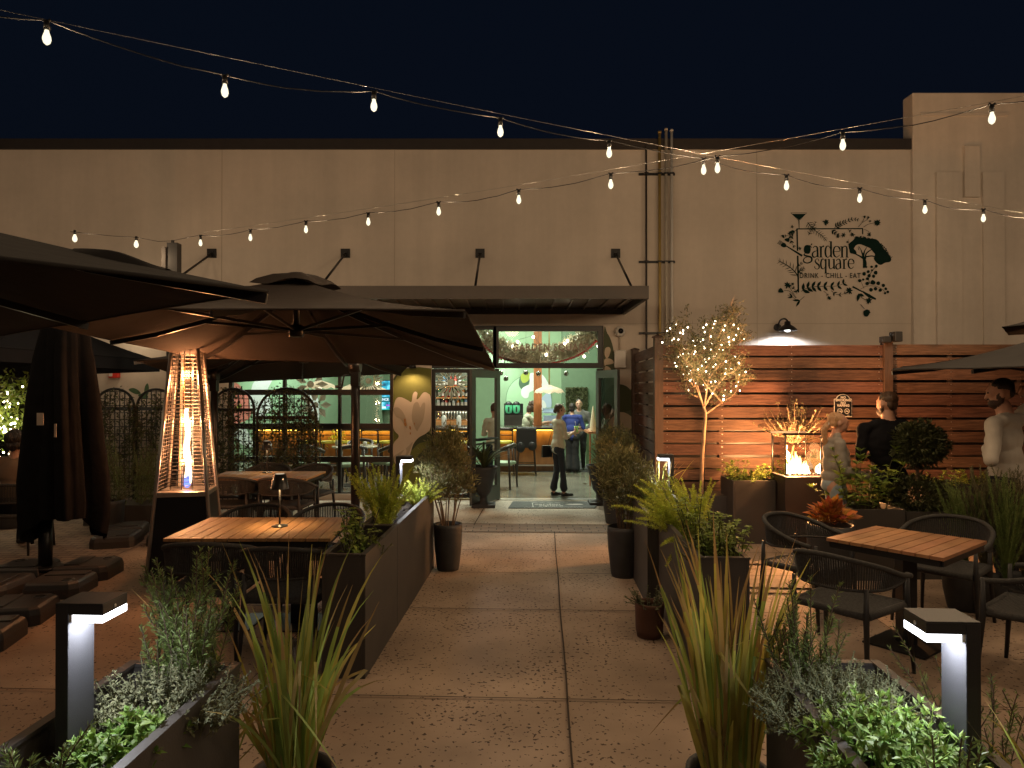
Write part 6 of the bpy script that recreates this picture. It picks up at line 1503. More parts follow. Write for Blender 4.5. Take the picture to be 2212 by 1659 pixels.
for i in range(230):
    p = brp[rs.randint(len(brp))]; q = arc(p, rs.uniform(0,2*PI), rs.uniform(.3,1.5), rs.uniform(.08,.22), .3, 5, .08); tk.tube([tuple(x) for x in q], .0022, 4, caps=False); brp += q[1:]
obj('trunk', tk, mat('trunk_bark', (.36,.24,.15), .8, var=.3, scale=15, bump=.5), t, True)
brp = np.array(brp); brp = brp[brp[:,2] < vz(662,ty)]; idx = rs.randint(0,len(brp),6000); pp = brp[idx]+rs.normal(size=(6000,3))*.035; mb = MB(); mb.leaves(pp, rs.normal(size=(6000,3))+np.array([0,0,.5]), rs.uniform(.035,.065,6000), .015); obj('crown', mb, M_['leafo'], t, True)
cand = brp[(brp[:,2] < vz(696,ty))]; fl = []; fw = MB(); sel = cand[rs.permutation(len(cand))[:100]]
sel = sel[np.argsort(sel[:,2])]
for p in sel: fl.append(p+rs.normal(size=3)*.02)
fw.tube([tuple(p) for p in sel[::2]][:0] or [tuple(tb+np.array([.0,-.03,.4])), tuple(tb+np.array([.03,-.03,1.2]))], .003, 4)
bulbs(t, fl, .0085); obj('light_wire', fw, M_['frame'], t, True)
for u, v, pw in ((1480,775,6),(1505,800,7),(1540,770,7),(1560,725,5),(1575,810,6),(1530,845,6)): light('POINT', (ux(u,ty),ty-.12,vz(v,ty)), pw*1.0, (1,.66,.32), .12, 'fairy_light')
# tall planter with leafy top
def tallbox(lb, u0, u1, Y, vt, dp, plant_=True, ht=None):
    x0, x1 = ux(u0,Y), ux(u1,Y); zt_ = ht or vz(vt,Y); t = plant('tall_planter', lb, ((x0+x1)/2,Y+dp/2,0), 'planter')
    mb = MB(); th=.02; mb.bx(x0,x0+th,Y,Y+dp,0,zt_); mb.bx(x1-th,x1,Y,Y+dp,0,zt_); mb.bx(x0+th,x1-th,Y,Y+th,0,zt_); mb.bx(x0+th,x1-th,Y+dp-th,Y+dp,0,zt_); obj('box', mb, M_['planter'], t, True, bevel=.004)
    mb = MB(); mb.bx(x0+th,x1-th,Y+th,Y+dp-th,zt_-.1,zt_-.06); obj('soil', mb, M_['soil'], t, True); return (x0+x1)/2, Y+dp/2, zt_-.06
a = tallbox('tall square black planter between the lit tree and the fire column', 1583, 1675, 8.3, 1038, .5)
leafy('trailing_plant', 'leafy green plant topping the tall square planter left of the fire', np.array(a), 70, .26, .22, 'leafb', .05, .034, .55, 12, .5)
# olive bush behind the fire
c = (ux(1716,8.7),8.72,0); t = plant('olive_bush', 'spiky olive bush behind the fire column', c, 'bush'); pot(t, c, .17, .45); st = MB(); lf_ = MB(); base = np.array([c[0],c[1],.4]); st.tube([tuple(base), (c[0]-.03,c[1],1.0), (c[0],c[1],1.12)], [.02,.016,.014], 8)
pts = []
for i in range(64):
    q = arc((c[0]+rs.normal()*.03,c[1],1.15), rs.uniform(0,2*PI), rs.uniform(.15,1.35), rs.uniform(.25,.55), -.35, 7, .07); st.tube([tuple(x) for x in q], [.006,.005,.004,.004,.003,.003,.002,.002], 4, caps=False); pts += q[2:]
pts = np.array(pts); idx = rs.randint(0,len(pts),1500); lf_.leaves(pts[idx], rs.normal(size=(1500,3))+np.array([0,0,.8]), .035, .010); obj('branches', st, M_['bark'], t, True); obj('foliage', lf_, M_['leafo'], t, True)
mb = MB(); mb.tube([(ux(1690,8.3),8.25,vz(1160,8.3)),(ux(1697,8.5),8.5,vz(960,8.5))], .012, 6); o = obj('prop_stake', mb, M_['teak']); tag(o, 'thin leaning wooden stake left of the fire column', 'stake')
# middle dark planters, topiary
a = tallbox('low dark planter with big leaved laurel beside the ponytailed woman', 1842, 1955, 6.7, 1100, .55)
leafy('laurel_bush', 'big leaved laurel in front of the man in black', np.array(a), 30, .62, .22, 'leafb', .11, .05, .38, 11, .2)
a2 = tallbox('low dark planter under the round topiary', 1957, 2070, 6.75, 1105, .5)
t = plant('topiary', 'clipped ball topiary with a bushy skirt beside the man in black', (a2[0],a2[1],0), 'topiary')
st = MB(); st.tube([(a2[0],a2[1],a2[2]),(a2[0],a2[1],vz(960,6.9))], .018, 8); obj('trunk', st, M_['bark'], t, True)
def ballleaf(c, r, n, L, W, sz=1.0):
    m = MB(); d = unit(rs.normal(size=(n,3))); rr = r*rs.uniform(.55,1.08,(n,1))*(1+.10*np.sin(d[:,:1]*9)*np.cos(d[:,2:]*7)); p = np.array(c)+d*rr*np.array([1,1,sz]); m.leaves(p, d+rs.normal(size=(n,3))*.5, L*rs.uniform(.7,1.2,n), W); return m
obj('crown_ball', ballleaf((a2[0]+.02,a2[1],vz(960,6.95)), .225, 5200, .05, .020, .9), M_['leafd'], t, True); obj('skirt', ballleaf((a2[0],a2[1],vz(1075,6.95)), .27, 4200, .045, .016, .75), M_['leafd'], t, True)
a3 = tallbox('long dark planter with leafy edge along the fence at the right', 1990, 2240, 7.9, 1046, .45)
for k_ in range(3): leafy('trailing_plant', ['leafy green plant left in the long planter by the fence','leafy green plant midway in the long planter by the fence','leafy green plant at the right in the long planter by the fence'][k_], np.array([a3[0]-.42+k_*.42,a3[1]-.1,a3[2]]), 22, .22, .15, 'leafb', .05, .034, .6, 11, .6)
for k_, (u, Y, hh) in enumerate(((2080,5.85,.80),(2128,5.75,.92),(2172,5.65,.88),(2212,5.75,.95))):
    c = np.array([ux(u,Y),Y,.28]); t = plant('feather_grass', ['feathery reed clump right of the topiary','feathery reed clump before the grey sweatered man’s left leg','feathery reed clump before the grey sweatered man’s right leg','feathery reed clump at the right edge'][k_].replace('’',"'"), (c[0],c[1],0)); pot(t, (c[0],c[1],0), .16, .3); st = MB(); stems = [arc(c, rs.uniform(0,2*PI), abs(rs.normal())*.15, hh*rs.uniform(.6,1), .15, 8, .02) for _ in range(60)]; needle_stems(st, st, stems, .035, .003, 40, 0, .5); obj('reeds', st, M_['leafo' if k_ % 2 else 'leafr'], t, True)
# croton
c = (2.80,6.25,0); t = plant('croton_plant', 'red and orange croton in a tall dark pot behind the rope armchair', c); pot(t, c, .20, .62); mb = MB(); n_ = 130; a_ = rs.uniform(0,2*PI,n_); el = rs.uniform(.2,1.5,n_); d = np.stack([np.cos(a_)*np.cos(el), np.sin(a_)*np.cos(el), np.sin(el)],1); p = np.array([c[0],c[1],.58])+d*rs.uniform(.04,.17,(n_,1))+np.array([0,0,.04]); mb.leaves(p, d, rs.uniform(.08,.13,n_), rs.uniform(.055,.08,n_), up=(0,0,1), fold=.25); obj('leaves', mb, M_['croton'], t, True)
# dark planters filling the shade under the fence at the right of the table
# left side plants
c = (ux(232,8.9),8.9,0); t = plant('flower_pot', 'dark pot of pale flowering greenery left of the heater', c); pot(t, c, .2, .42, 'x'); l_ = leafy('s','x', np.array([c[0],c[1],.38]), 50, .25, .17, 'leafg', .04, .026, .6, 10, .2)
for ch in list(l_.children): ch.parent = t; ch.location = (0,0,.38)
bpy.data.objects.remove(l_)
t_ = rosemary('feathery_bush', 'large dim feathery bush below the left trellis', np.array([ux(285,9.6),9.6,.25]), 60, 1.0, .34, .22, .035, .004, per=16, branch=2)
mb = MB(); x_ = ux(285,9.6); mb.bx(x_-.5,x_+.5,9.35,9.85,0,.28); o = obj('low_planter', mb, M_['planter']); tag(o, 'low dark planter holding the feathery bush by the left trellis', 'planter')
c = (ux(22,9.3),9.3,0); t = plant('citrus_tree', 'bright green citrus tree with fairy lights at the far left edge', c, 'tree'); pot(t, c, .25, .5); st = MB(); st.tube([(c[0],c[1],.45),(c[0]+.03,c[1],1.3)], .025, 8); obj('trunk', st, M_['bark'], t, True)
m = MB(); cl = np.array([[rs.normal()*.16, rs.normal()*.16, rs.normal()*.32] for _ in range(16)]); n_ = 900; idx = rs.randint(0,16,n_); p = np.array([c[0],c[1],1.45])+cl[idx]+rs.normal(size=(n_,3))*.09; m.leaves(p, rs.normal(size=(n_,3))+np.array([0,0,.5]), rs.uniform(.06,.10,n_), rs.uniform(.025,.04,n_)); obj('crown', m, mat('citrus_leaf', (.16,.24,.03), .45, var=.2, isl=.3, trl=.3), t, True)
bulbs(t, [np.array([c[0],c[1]-.1,1.3])+rs.normal(size=3)*np.array([.17,.15,.24]) for _ in range(70)], .013)
for dz in (0,.35): light('POINT', (c[0]+.05,c[1]-.28,1.15+dz), 5, (1,.8,.5), .1, 'fairy_light')
m = MB(); n_ = 9000; p = np.stack([rs.uniform(-13,ux(60,11.2),n_), rs.uniform(10.9,11.5,n_), rs.uniform(0,2.5,n_)],1); m.leaves(p, rs.normal(size=(n_,3))+np.array([0,-1,0]), rs.uniform(.06,.12,n_), .04); m.bx(-13,ux(56,11.2),11.15,11.4,0,2.35)
o = obj('hedge', m, mat('hedge_leaf', (.018,.022,.012), .8, var=.3)); tag(o, 'dark hedge at the far left under the umbrellas', 'hedge')
# soft clutter on the ground at left: fallen leaves
m = MB(); n_ = 60; p = np.stack([rs.uniform(-1.0,1.3,n_), rs.uniform(4.5,11.3,n_), np.full(n_,.018)],1); m.leaves(p, np.stack([rs.normal(size=n_),rs.normal(size=n_),np.zeros(n_)],1), rs.uniform(.02,.05,n_), .014, up=(0,0,1)); o = obj('fallen_leaves', m, M_['barkd']); o['kind'] = 'stuff'; o['label'] = 'scattered small fallen leaves on the walk'
# ------------------------------------------------------------------ people
def caps_mesh(mb, a, b, ra, rb, mi):
    a = Vector(a); b = Vector(b); d = b-a; L = max(d.length, 1e-4); d.normalize(); n = 14
    pts = []; rr = []
    for i in range(5):
        t = -PI/2+PI/2*i/4; pts.append(a+d*(ra*math.sin(t))); rr.append(max(.001, ra*math.cos(t)))
    for i in range(1, 5):
        t = PI/2*i/4; pts.append(b+d*(rb*math.sin(t))); rr.append(max(.001, rb*math.cos(t)))
    pts.insert(5, a.lerp(b, .999)); rr.insert(5, rb)
    mb.tube(pts, rr, n, mi)
def figure(name, prims, mats, parent, voxel=.010, smooth=6, fold=.004):
    mb = MB()
    for p in prims:
        if p[0] == 'c': caps_mesh(mb, p[1], p[2], p[3], p[4], 0)
        else: mb.ell(p[1], p[2], 18, 12, 0, rot=p[4] if len(p) > 4 and p[4] is not None else None)
    me = mb.mesh('tmp', [mats[0]]); o = bpy.data.objects.new('tmp', me); COL.objects.link(o)
    r = o.modifiers.new('r', 'REMESH'); r.mode = 'VOXEL'; r.voxel_size = voxel; r.use_smooth_shade = True
    s = o.modifiers.new('s', 'SMOOTH'); s.iterations = smooth; s.factor = .5
    dg = bpy.context.evaluated_depsgraph_get(); m2 = bpy.data.meshes.new_from_object(o.evaluated_get(dg)); bpy.data.objects.remove(o)
    n = len(m2.polygons); C_ = np.empty(n*3); m2.polygons.foreach_get('center', C_); C_ = C_.reshape(-1, 3)
    best = np.full(n, 1e9); mi = np.zeros(n, dtype=np.int32)
    for p in prims:
        if p[0] == 'c':
            a, b = np.array(p[1], float), np.array(p[2], float); ab = b-a; t = np.clip(((C_-a)@ab)/(ab@ab+1e-9), 0, 1); d = np.linalg.norm(C_-(a+t[:,None]*ab), axis=1)-(p[3]+(p[4]-p[3])*t); m = p[5]
        else:
            q = (C_-np.array(p[1])); 
            if len(p) > 4 and p[4] is not None: q = q@np.array(p[4])
            r_ = np.array(p[2]); k = np.linalg.norm(q/r_, axis=1); d = (k-1)*min(r_); m = p[3]
        w_ = d < best; best[w_] = d[w_]; mi[w_] = m
    m2.polygons.foreach_set('material_index', mi); m2.polygons.foreach_set('use_smooth', np.ones(n, bool))
    if fold:
        nv = len(m2.vertices); co = np.empty(nv*3); m2.vertices.foreach_get('co', co); co = co.reshape(-1,3); nn = np.empty(nv*3); m2.vertices.foreach_get('normal', nn); nn = nn.reshape(-1,3)
        clothv = np.zeros(nv, bool)
        lv = np.empty(len(m2.loops), dtype=np.int32); m2.loops.foreach_get('vertex_index', lv); lt = np.empty(n, dtype=np.int32); m2.polygons.foreach_get('loop_total', lt); pm = np.repeat(mi, lt)
        sk = [i for i, m in enumerate(mats) if 'skin' not in m.name and 'hair' not in m.name and 'eye' not in m.name and 'shoe' not in m.name]
        clothv[lv[np.isin(pm, sk)]] = True; clothv[lv[~np.isin(pm, sk)]] = False
        rf = np.random.RandomState(len(co) % 997); f_ = np.zeros(nv)
        for _ in range(9):
            kv = rf.normal(size=3)*np.array([16,16,24]); wv = rf.normal(size=3)*9; f_ += .36*np.sin(co@kv+2.2*np.sin(co@wv+rf.rand()*6)+rf.rand()*6)
        co[clothv] += nn[clothv]*(f_[clothv]*fold)[:,None]; m2.vertices.foreach_set('co', co.ravel())
    m2.materials.clear()
    for m in mats: m2.materials.append(m)
    m2.polygons.foreach_set('material_index', mi)
    m2.update(); return obj(name, m2, None, parent)
def hand(pr, w_, f, s=1.0, mi=0, grip=.6, side=(0,0,1), thumb=1):
    # wrist w_, finger direction f, palm side axis
    w_ = Vector(w_); f = Vector(f).normalized(); sd = Vector(side); sd = (sd-f*sd.dot(f)).normalized(); nm = f.cross(sd)
    pc = w_+f*.05*s; R_ = np.array(Matrix((sd, f, nm)).transposed())
    pr.append(('e', tuple(pc), (.040*s,.052*s,.019*s), mi, R_))
    for i, L in enumerate((.068,.078,.073,.058)):
        b = w_+f*.085*s+sd*(-.029+.0195*i)*s; d = f; p = b
        for j, k in enumerate((.45,.32,.26)):
            d = (d+nm*grip*(.5+.5*j)*.7).normalized(); q = p+d*L*k*s*1.1; pr.append(('c', tuple(p), tuple(q), .0093*s*(1-.09*j), .0088*s*(1-.12*j), mi)); p = q
    b = w_+f*.03*s-sd*.032*s*thumb; d = (f*.7-sd*.7*thumb+nm*.35*grip).normalized(); q = b+d*.035*s; pr.append(('c', tuple(b), tuple(q), .0125*s,.0105*s, mi)); pr.append(('c', tuple(q), tuple(q+(d+f*.6+nm*.3*grip).normalized()*.03*s), .0105*s,.0085*s, mi))
def head_prims(pr, c, fwd, s=1.0, mi=0, beard=None, up=(0,0,1), eye=None):
    c = Vector(c); f = Vector(fwd).normalized(); u = Vector(up); u = (u-f*u.dot(f)).normalized(); r_ = f.cross(u)
    R_ = np.array(Matrix((r_, f, u)).transposed())
    def at(x, y_, z): return tuple(c+r_*x*s+f*y_*s+u*z*s)
    pr.append(('e', at(0,-.012,.022), (.076*s,.094*s,.092*s), mi, R_)); pr.append(('e', at(0,.018,-.035), (.060*s,.070*s,.078*s), mi, R_)); pr.append(('e', at(0,.050,-.085), (.030*s,.028*s,.026*s), mi, R_))
    pr.append(('e', at(0,.060,.005), (.055*s,.030*s,.045*s), mi, R_))
    pr.append(('c', at(0,.086,.012), at(0,.104,-.024), .010*s, .0145*s, mi)); pr.append(('e', at(0,.083,-.052), (.022*s,.011*s,.007*s), mi, R_)); pr.append(('e', at(0,.081,-.062), (.020*s,.011*s,.007*s), mi, R_))
    pr.append(('e', at(0,.078,.036), (.05*s,.016*s,.010*s), mi, R_))
    for q in (-1,1): pr.append(('e', at(q*.077,-.012,-.008), (.010*s,.022*s,.032*s), mi, R_))
    if beard is not None:
        for q in (-1,1): pr.append(('e', at(q*.058,.008,-.032), (.018*s,.026*s,.050*s), beard, R_))
        pr.append(('e', at(0,.034,-.078), (.062*s,.070*s,.052*s), beard, R_)); pr.append(('e', at(0,.088,-.040), (.024*s,.010*s,.006*s), beard, R_))
    if eye is not None:
        for q in (-1,1): pr.append(('e', at(q*.030,.083,.016), (.013*s,.009*s,.007*s), eye, R_))
    return at, R_
def M3(deg, ax='Z'): return Matrix.Rotation(D2R(deg), 3, ax)
def hairmesh(prims, m, parent, voxel=.008, name='hair', noise=.003):
    o = figure(name, prims, [m], parent, voxel, 3, 0)
    me = o.data; nv = len(me.vertices); co = np.empty(nv*3); me.vertices.foreach_get('co', co); co = co.reshape(-1,3); nn = np.empty(nv*3); me.vertices.foreach_get('normal', nn); nn = nn.reshape(-1,3)
    co += nn*(np.sin(co[:,0]*260+co[:,2]*30)*np.sin(co[:,1]*210+co[:,2]*50)*noise+np.sin(co[:,0]*70+co[:,1]*90)*noise)[:,None]; me.vertices.foreach_set('co', co.ravel()); me.update(); return o
hd = mat('hair_dark', (.018,.012,.010), .5, var=.2, scale=50); hb = mat('hair_brown', (.06,.032,.018), .5, var=.3, scale=50); hbl = mat('hair_blonde', (.42,.24,.12), .5, var=.3, scale=60, stretch=(4,4,.5)); eye_m = mat('eye_dark', (.02,.012,.01), .3, var=0); bd = mat('hair_beard', (.045,.022,.014), .7, var=.3, scale=80)
shoe = mat('shoe_black', (.015,.013,.012), .4, var=0); shoew = mat('shoe_white', (.6,.6,.58), .5, var=0)
def std_body(s=1.0, sh=.19, hipw=.09, waist=.14, chest=.165, torso=1, legs=2, shoes=3, leg_r=(.082,.052,.040), knee=((-.1,.03,.49),(.1,.02,.49)), ank=((-.10,-.02,.08),(.11,.0,.08)), toe=None, belly=.10, flare=0, skin=0, hipz=.92, bare=False, lean=0.0):
    """standing torso/legs facing +Y at s scale; returns prims"""
    pr = []; 
    def S_(p): return (p[0]*s, p[1]*s+lean*max(0,p[2]-hipz)*s, p[2]*s)
    pr += [('e', S_((0,-.01,.95)), (.160*s,.118*s,.13*s), torso), ('e', S_((0,0,1.12)), (waist*s,belly*s,.16*s), torso), ('e', S_((0,0,1.28)), (chest*s,.112*s,.17*s), torso), ('e', S_((0,-.02,1.40)), (sh*.83*s,.082*s,.075*s), torso)]
    pr += [('c', S_((-sh*.9,-.01,1.415)), S_((sh*.9,-.01,1.415)), .055*s, .055*s, torso)]
    pr += [('c', S_((0,-.015,1.42)), S_((0,.005,1.54)), .058*s, .050*s, skin)]
    for i, q in enumerate((-1,1)):
        h_ = S_((q*hipw,-.01,hipz)); k_ = tuple(x*s for x in knee[i]); a_ = tuple(x*s for x in ank[i])
        pr += [('e', S_((q*hipw*.95,-.03,.90)), (.092*s,.105*s,.105*s), legs), ('c', h_, k_, leg_r[0]*s, leg_r[1]*s*1.12, legs)]
        calf = tuple(k_[j]+(a_[j]-k_[j])*.3+(0,-.018*s,0)[j] for j in range(3))
        if flare: pr += [('c', k_, (a_[0],a_[1],a_[2]+.05*s), leg_r[1]*s, (leg_r[2]+flare)*s, legs)]
        else: pr += [('c', k_, calf, leg_r[1]*s, leg_r[1]*.98*s, legs), ('c', calf, a_, leg_r[1]*.95*s, leg_r[2]*s, legs)]
        tdir = (toe[i] if toe else (q*.02,.14)); pr += [('c', (a_[0],a_[1]-.03*s,.04*s), (a_[0]+tdir[0]*s,a_[1]+tdir[1]*s,.028*s), .036*s, .026*s, shoes), ('c', a_, (a_[0],a_[1]-.01*s,.05*s), .036*s*.9, .036*s, shoes if not flare else skin)]
    return pr
def arm(pr, sh_, el, wr, mi_up, mi_lo, s=1.0, r=(.050,.042,.030), split=None, skin=0):
    pr.append(('e', tuple(sh_), (r[0]*1.06*s,)*3, mi_up)); pr.append(('c', tuple(sh_), tuple(el), r[0]*s, r[1]*s, mi_up)); 
    m = Vector(el).lerp(Vector(wr), .35); pr.append(('c', tuple(el), tuple(m), r[1]*s, r[1]*.97*s, mi_lo)); pr.append(('c', tuple(m), tuple(wr), r[1]*.95*s, r[2]*s, mi_lo))
# 1. woman at the doorway, facing right (+x), head turned away to the right
s = .885; py = 12.08
t = thing('person', 'woman in a cream blouse and dark trousers holding a green drink in the doorway', 'person', (ux(1207,py), py, 0), D2R(-68))
blouse = mat('blouse_cream', (.60,.55,.42), .85, var=.06, bump=.3, bscale=60); jeans = mat('trousers_navy', (.020,.024,.035), .8, var=.1)
pr = std_body(s, .175, .08, .135, .155, 1, 2, 3, (.078,.055,.05), ((-.085,.0,.49),(.085,.04,.49)), ((-.085,-.07,.10),(.095,.06,.10)), ((.03,.15),(.04,.16)), .105, .022)
pr += [('e', (0,-.01*s,.98*s), (.175*s,.135*s,.15*s), 1), ('e', (0,-.02*s,.88*s), (.150*s,.115*s,.08*s), 1), ('e', (0,.06*s,1.26*s), (.12*s,.08*s,.09*s), 1)]
arm(pr, (.17*s,0,1.39*s), (.22*s,.05*s,1.12*s), (.10*s,.27*s,1.22*s), 1, 0, s, (.058,.040,.026)); arm(pr, (-.17*s,0,1.39*s), (-.20*s,.06*s,1.12*s), (-.02*s,.28*s,1.20*s), 1, 0, s, (.058,.040,.026))
pr += [('c', (.20*s,.04*s,1.14*s), (.185*s,.10*s,1.15*s), .052*s, .050*s, 1)]
hand(pr, (.10*s,.28*s,1.22*s), (-.6,.7,.2), .95, 0, .9, (0,0,-1)); hand(pr, (-.02*s,.29*s,1.19*s), (.3,.8,.2), .95, 0, .9, (0,0,-1), -1)
at, R_ = head_prims(pr, (0,.03*s,1.645*s), (.35,1,-.05), s*1.02, 0, eye=4)
figure('body', pr, [M_['skin'], blouse, jeans, shoe, eye_m], t, .0095, 4, .004)
hairmesh([('e', at(0,-.028,.035), (.084*s,.094*s,.088*s), 0, R_), ('e', at(0,-.095,-.02), (.045*s,.035*s,.05*s), 0, R_), ('e', at(.04,-.03,.0), (.05*s,.07*s,.05*s), 0, R_), ('e', at(-.04,-.03,.0), (.05*s,.07*s,.05*s), 0, R_)], hb, t)
mb = MB(); c = Vector((.03*s,.36*s,1.27*s)); mb.lathe(tuple(c), [(.001,-.05),(.030,-.05),(.040,.055),(.037,.055)], 14); mb.tube([c+Vector((0,0,0)), c+Vector((-.02,-.01,.14))], .004, 6, mi=1); o = obj('drink_cup', mb, [mat('drink_green', (.35,.6,.15), .3, var=0, emis=(.4,.7,.2), estr=.05), M_['white']]); o.matrix_world = Matrix.Translation(t.location) @ Matrix.Rotation(D2R(-68),4,'Z'); tag(o, 'green iced drink with a straw in the woman’s hands'.replace('’',"'"), 'drink')
mb = MB(); mb.tube(smooth_open([(-.1*s,0,1.46*s),(-.20*s,-.06*s,1.2*s),(-.22*s,-.13*s,.92*s)],5), .006, 5); mb.box((-.22*s,-.15*s,.84*s),(.06,.18,.2)); obj('shoulder_bag', mb, M_['frame'], t, bevel=.015)
mb = MB(); mb.tube([at(.05,.03,.115),at(0,.06,.12),at(-.05,.03,.115)], .006, 6); obj('hair_sunglasses', mb, M_['steel'], t)
# 2. bartender
py = 16.6; s = .99; t = thing('person', 'bartender with long brown hair and dark apron leaning over the bar', 'person', (ux(1130,py), py, -.22), D2R(-80))
shirt = mat('shirt_sage', (.42,.44,.33), .85, var=.05); apron = mat('apron_dark', (.05,.045,.045), .85, var=.1)
pr = std_body(s, .20, .09, .15, .17, 1, 2, 3, lean=.25); pr += [('e', (0,.12,1.1), (.14,.06,.2), 2), ('e', (0,.06,.95), (.15,.08,.12), 2)]
arm(pr, (.19,.12,1.40), (.27,.32,1.22), (.12,.52,1.26), 1, 0, 1, (.055,.042,.03)); arm(pr, (-.19,.12,1.40), (-.27,.28,1.2), (-.05,.5,1.2), 1, 0, 1, (.055,.042,.03)); hand(pr, (.12,.52,1.26), (-.2,1,0), 1, 0, .6); hand(pr, (-.05,.5,1.2), (.2,1,0), 1, 0, .6, (0,0,1), -1)
at, R_ = head_prims(pr, (0,.24,1.63), (0,1,-.28), 1.05, 0, beard=4)
figure('body', pr, [M_['skin'], shirt, apron, shoe, bd], t, .012, 4)
hairmesh([('e', at(0,-.03,.04), (.088,.10,.088), 0, R_), ('e', at(0,-.08,-.06), (.085,.05,.09), 0, R_), ('e', at(.06,-.03,-.05), (.035,.055,.08), 0, R_), ('e', at(-.06,-.03,-.05), (.035,.055,.08), 0, R_), ('e', at(0,-.07,-.12), (.08,.05,.05), 0, R_)], hb, t, noise=.006)
# 3. woman in blue (back to us), 4. grey person facing
py = 15.4; s = .86; t = thing('person', 'woman in a royal blue top and black skirt, back turned, at the bar end', 'person', (ux(1236,py), py, 0), D2R(-15))
blue = mat('top_blue', (.03,.05,.24), .8, var=.05); blk = mat('skirt_black', (.014,.014,.016), .9, var=.1)
pr = std_body(s, .20, .10, .17, .18, 1, 2, 3, (.10,.08,.07), flare=.05, belly=.13, knee=((-.08,.02,.49),(.08,.02,.49)), ank=((-.09,-.02,.08),(.09,.0,.08)))
arm(pr, (.20*s,0,1.40*s), (.28*s,.06*s,1.13*s), (.14*s,.25*s,1.12*s), 1, 0, s, (.062,.05,.032)); arm(pr, (-.20*s,0,1.40*s), (-.28*s,.06*s,1.13*s), (-.14*s,.25*s,1.12*s), 1, 0, s, (.062,.05,.032)); hand(pr, (.14*s,.25*s,1.12*s), (-.5,1,0), .9); hand(pr, (-.14*s,.25*s,1.12*s), (.5,1,0), .9, thumb=-1)
at, R_ = head_prims(pr, (0,.02*s,1.635*s), (0,1,-.1), s, 0); figure('body', pr, [M_['skin'], blue, blk, shoew], t, .012, 4); hairmesh([('e', at(0,-.03,.03), (.087*s,.10*s,.095*s), 0, R_), ('e', at(0,-.05,-.03), (.075*s,.07*s,.07*s), 0, R_)], hd, t)
py = 15.95; s = .90; t = thing('person', 'person in a grey hoodie facing the viewer behind the woman in blue', 'person', (ux(1251,py), py, 0), D2R(170))
grey = mat('hoodie_grey', (.13,.13,.125), .9, var=.08); pr = std_body(s, .21, .10, .17, .19, 1, 2, 3, (.095,.065,.05), belly=.13)
arm(pr, (.21*s,0,1.40*s), (.30*s,-.02*s,1.13*s), (.16*s,.18*s,1.02*s), 1, 1, s, (.062,.055,.042)); arm(pr, (-.21*s,0,1.40*s), (-.30*s,-.02*s,1.13*s), (-.16*s,.18*s,1.02*s), 1, 1, s, (.062,.055,.042)); hand(pr, (.16*s,.18*s,1.02*s), (-.8,.5,-.1), .95); hand(pr, (-.16*s,.18*s,1.02*s), (.8,.5,-.1), .95, thumb=-1); pr += [('c', (-.08*s,-.03,1.46*s), (.08*s,-.03,1.46*s), .05, .05, 1)]
at, R_ = head_prims(pr, (0,.03*s,1.64*s), (0,1,0), s*1.05, 0, eye=4); figure('body', pr, [M_['skin'], grey, blk, shoe, eye_m], t, .012, 4); hairmesh([('e', at(0,-.03,.05), (.082*s,.095*s,.080*s), 0, R_)], hd, t)
# 5. server at the high table by the right leaf, and guest behind the narrow window
py = 14.2; s = .9; t = thing('person', 'server in a cream shirt seen through the open right door glass', 'person', (ux(1311,py), py, 0), D2R(60))
pr = std_body(s, .20, .09, .15, .17, 1, 2, 3); arm(pr, (.19*s,0,1.40*s), (.26*s,.08*s,1.13*s), (.12*s,.30*s,1.1*s), 1, 0, s); arm(pr, (-.19*s,0,1.40*s), (-.26*s,.08*s,1.13*s), (-.12*s,.30*s,1.1*s), 1, 0, s); hand(pr, (.12*s,.3*s,1.1*s), (-.3,1,0), .95); hand(pr, (-.12*s,.3*s,1.1*s), (.3,1,0), .95, thumb=-1)
at, R_ = head_prims(pr, (0,.03*s,1.635*s), (0,1,-.2), s, 0, eye=4); figure('body', pr, [M_['skin'], blouse, jeans, shoe, eye_m], t, .012, 4); hairmesh([('e', at(0,-.03,.04), (.084*s,.097*s,.085*s), 0, R_)], hd, t)
py = 13.6; s = .88; t = thing('person', 'guest in a pale pink top seen through the open left door glass', 'person', (ux(1037,py), py, -.12), D2R(-120))
pink = mat('top_pink', (.55,.36,.32), .85, var=.05); pr = std_body(s, .18, .08, .14, .155, 1, 2, 3); arm(pr, (.18*s,0,1.40*s), (.25*s,.05*s,1.13*s), (.10*s,.28*s,1.12*s), 0, 0, s, (.048,.04,.028)); arm(pr, (-.18*s,0,1.40*s), (-.25*s,.05*s,1.13*s), (-.10*s,.28*s,1.12*s), 0, 0, s, (.048,.04,.028)); hand(pr, (.10*s,.28*s,1.12*s), (-.3,1,0), .9); hand(pr, (-.10*s,.28*s,1.12*s), (.3,1,0), .9, thumb=-1)
at, R_ = head_prims(pr, (0,.03*s,1.635*s), (0,1,0), s, 0, eye=4); figure('body', pr, [M_['skin'], pink, mat('trousers_cream', (.5,.46,.36), .85, var=.05), shoe, eye_m], t, .012, 4); hairmesh([('e', at(0,-.035,.035), (.088*s,.10*s,.09*s), 0, R_), ('e', at(0,-.08,-.06), (.07*s,.05*s,.10*s), 0, R_)], hb, t)
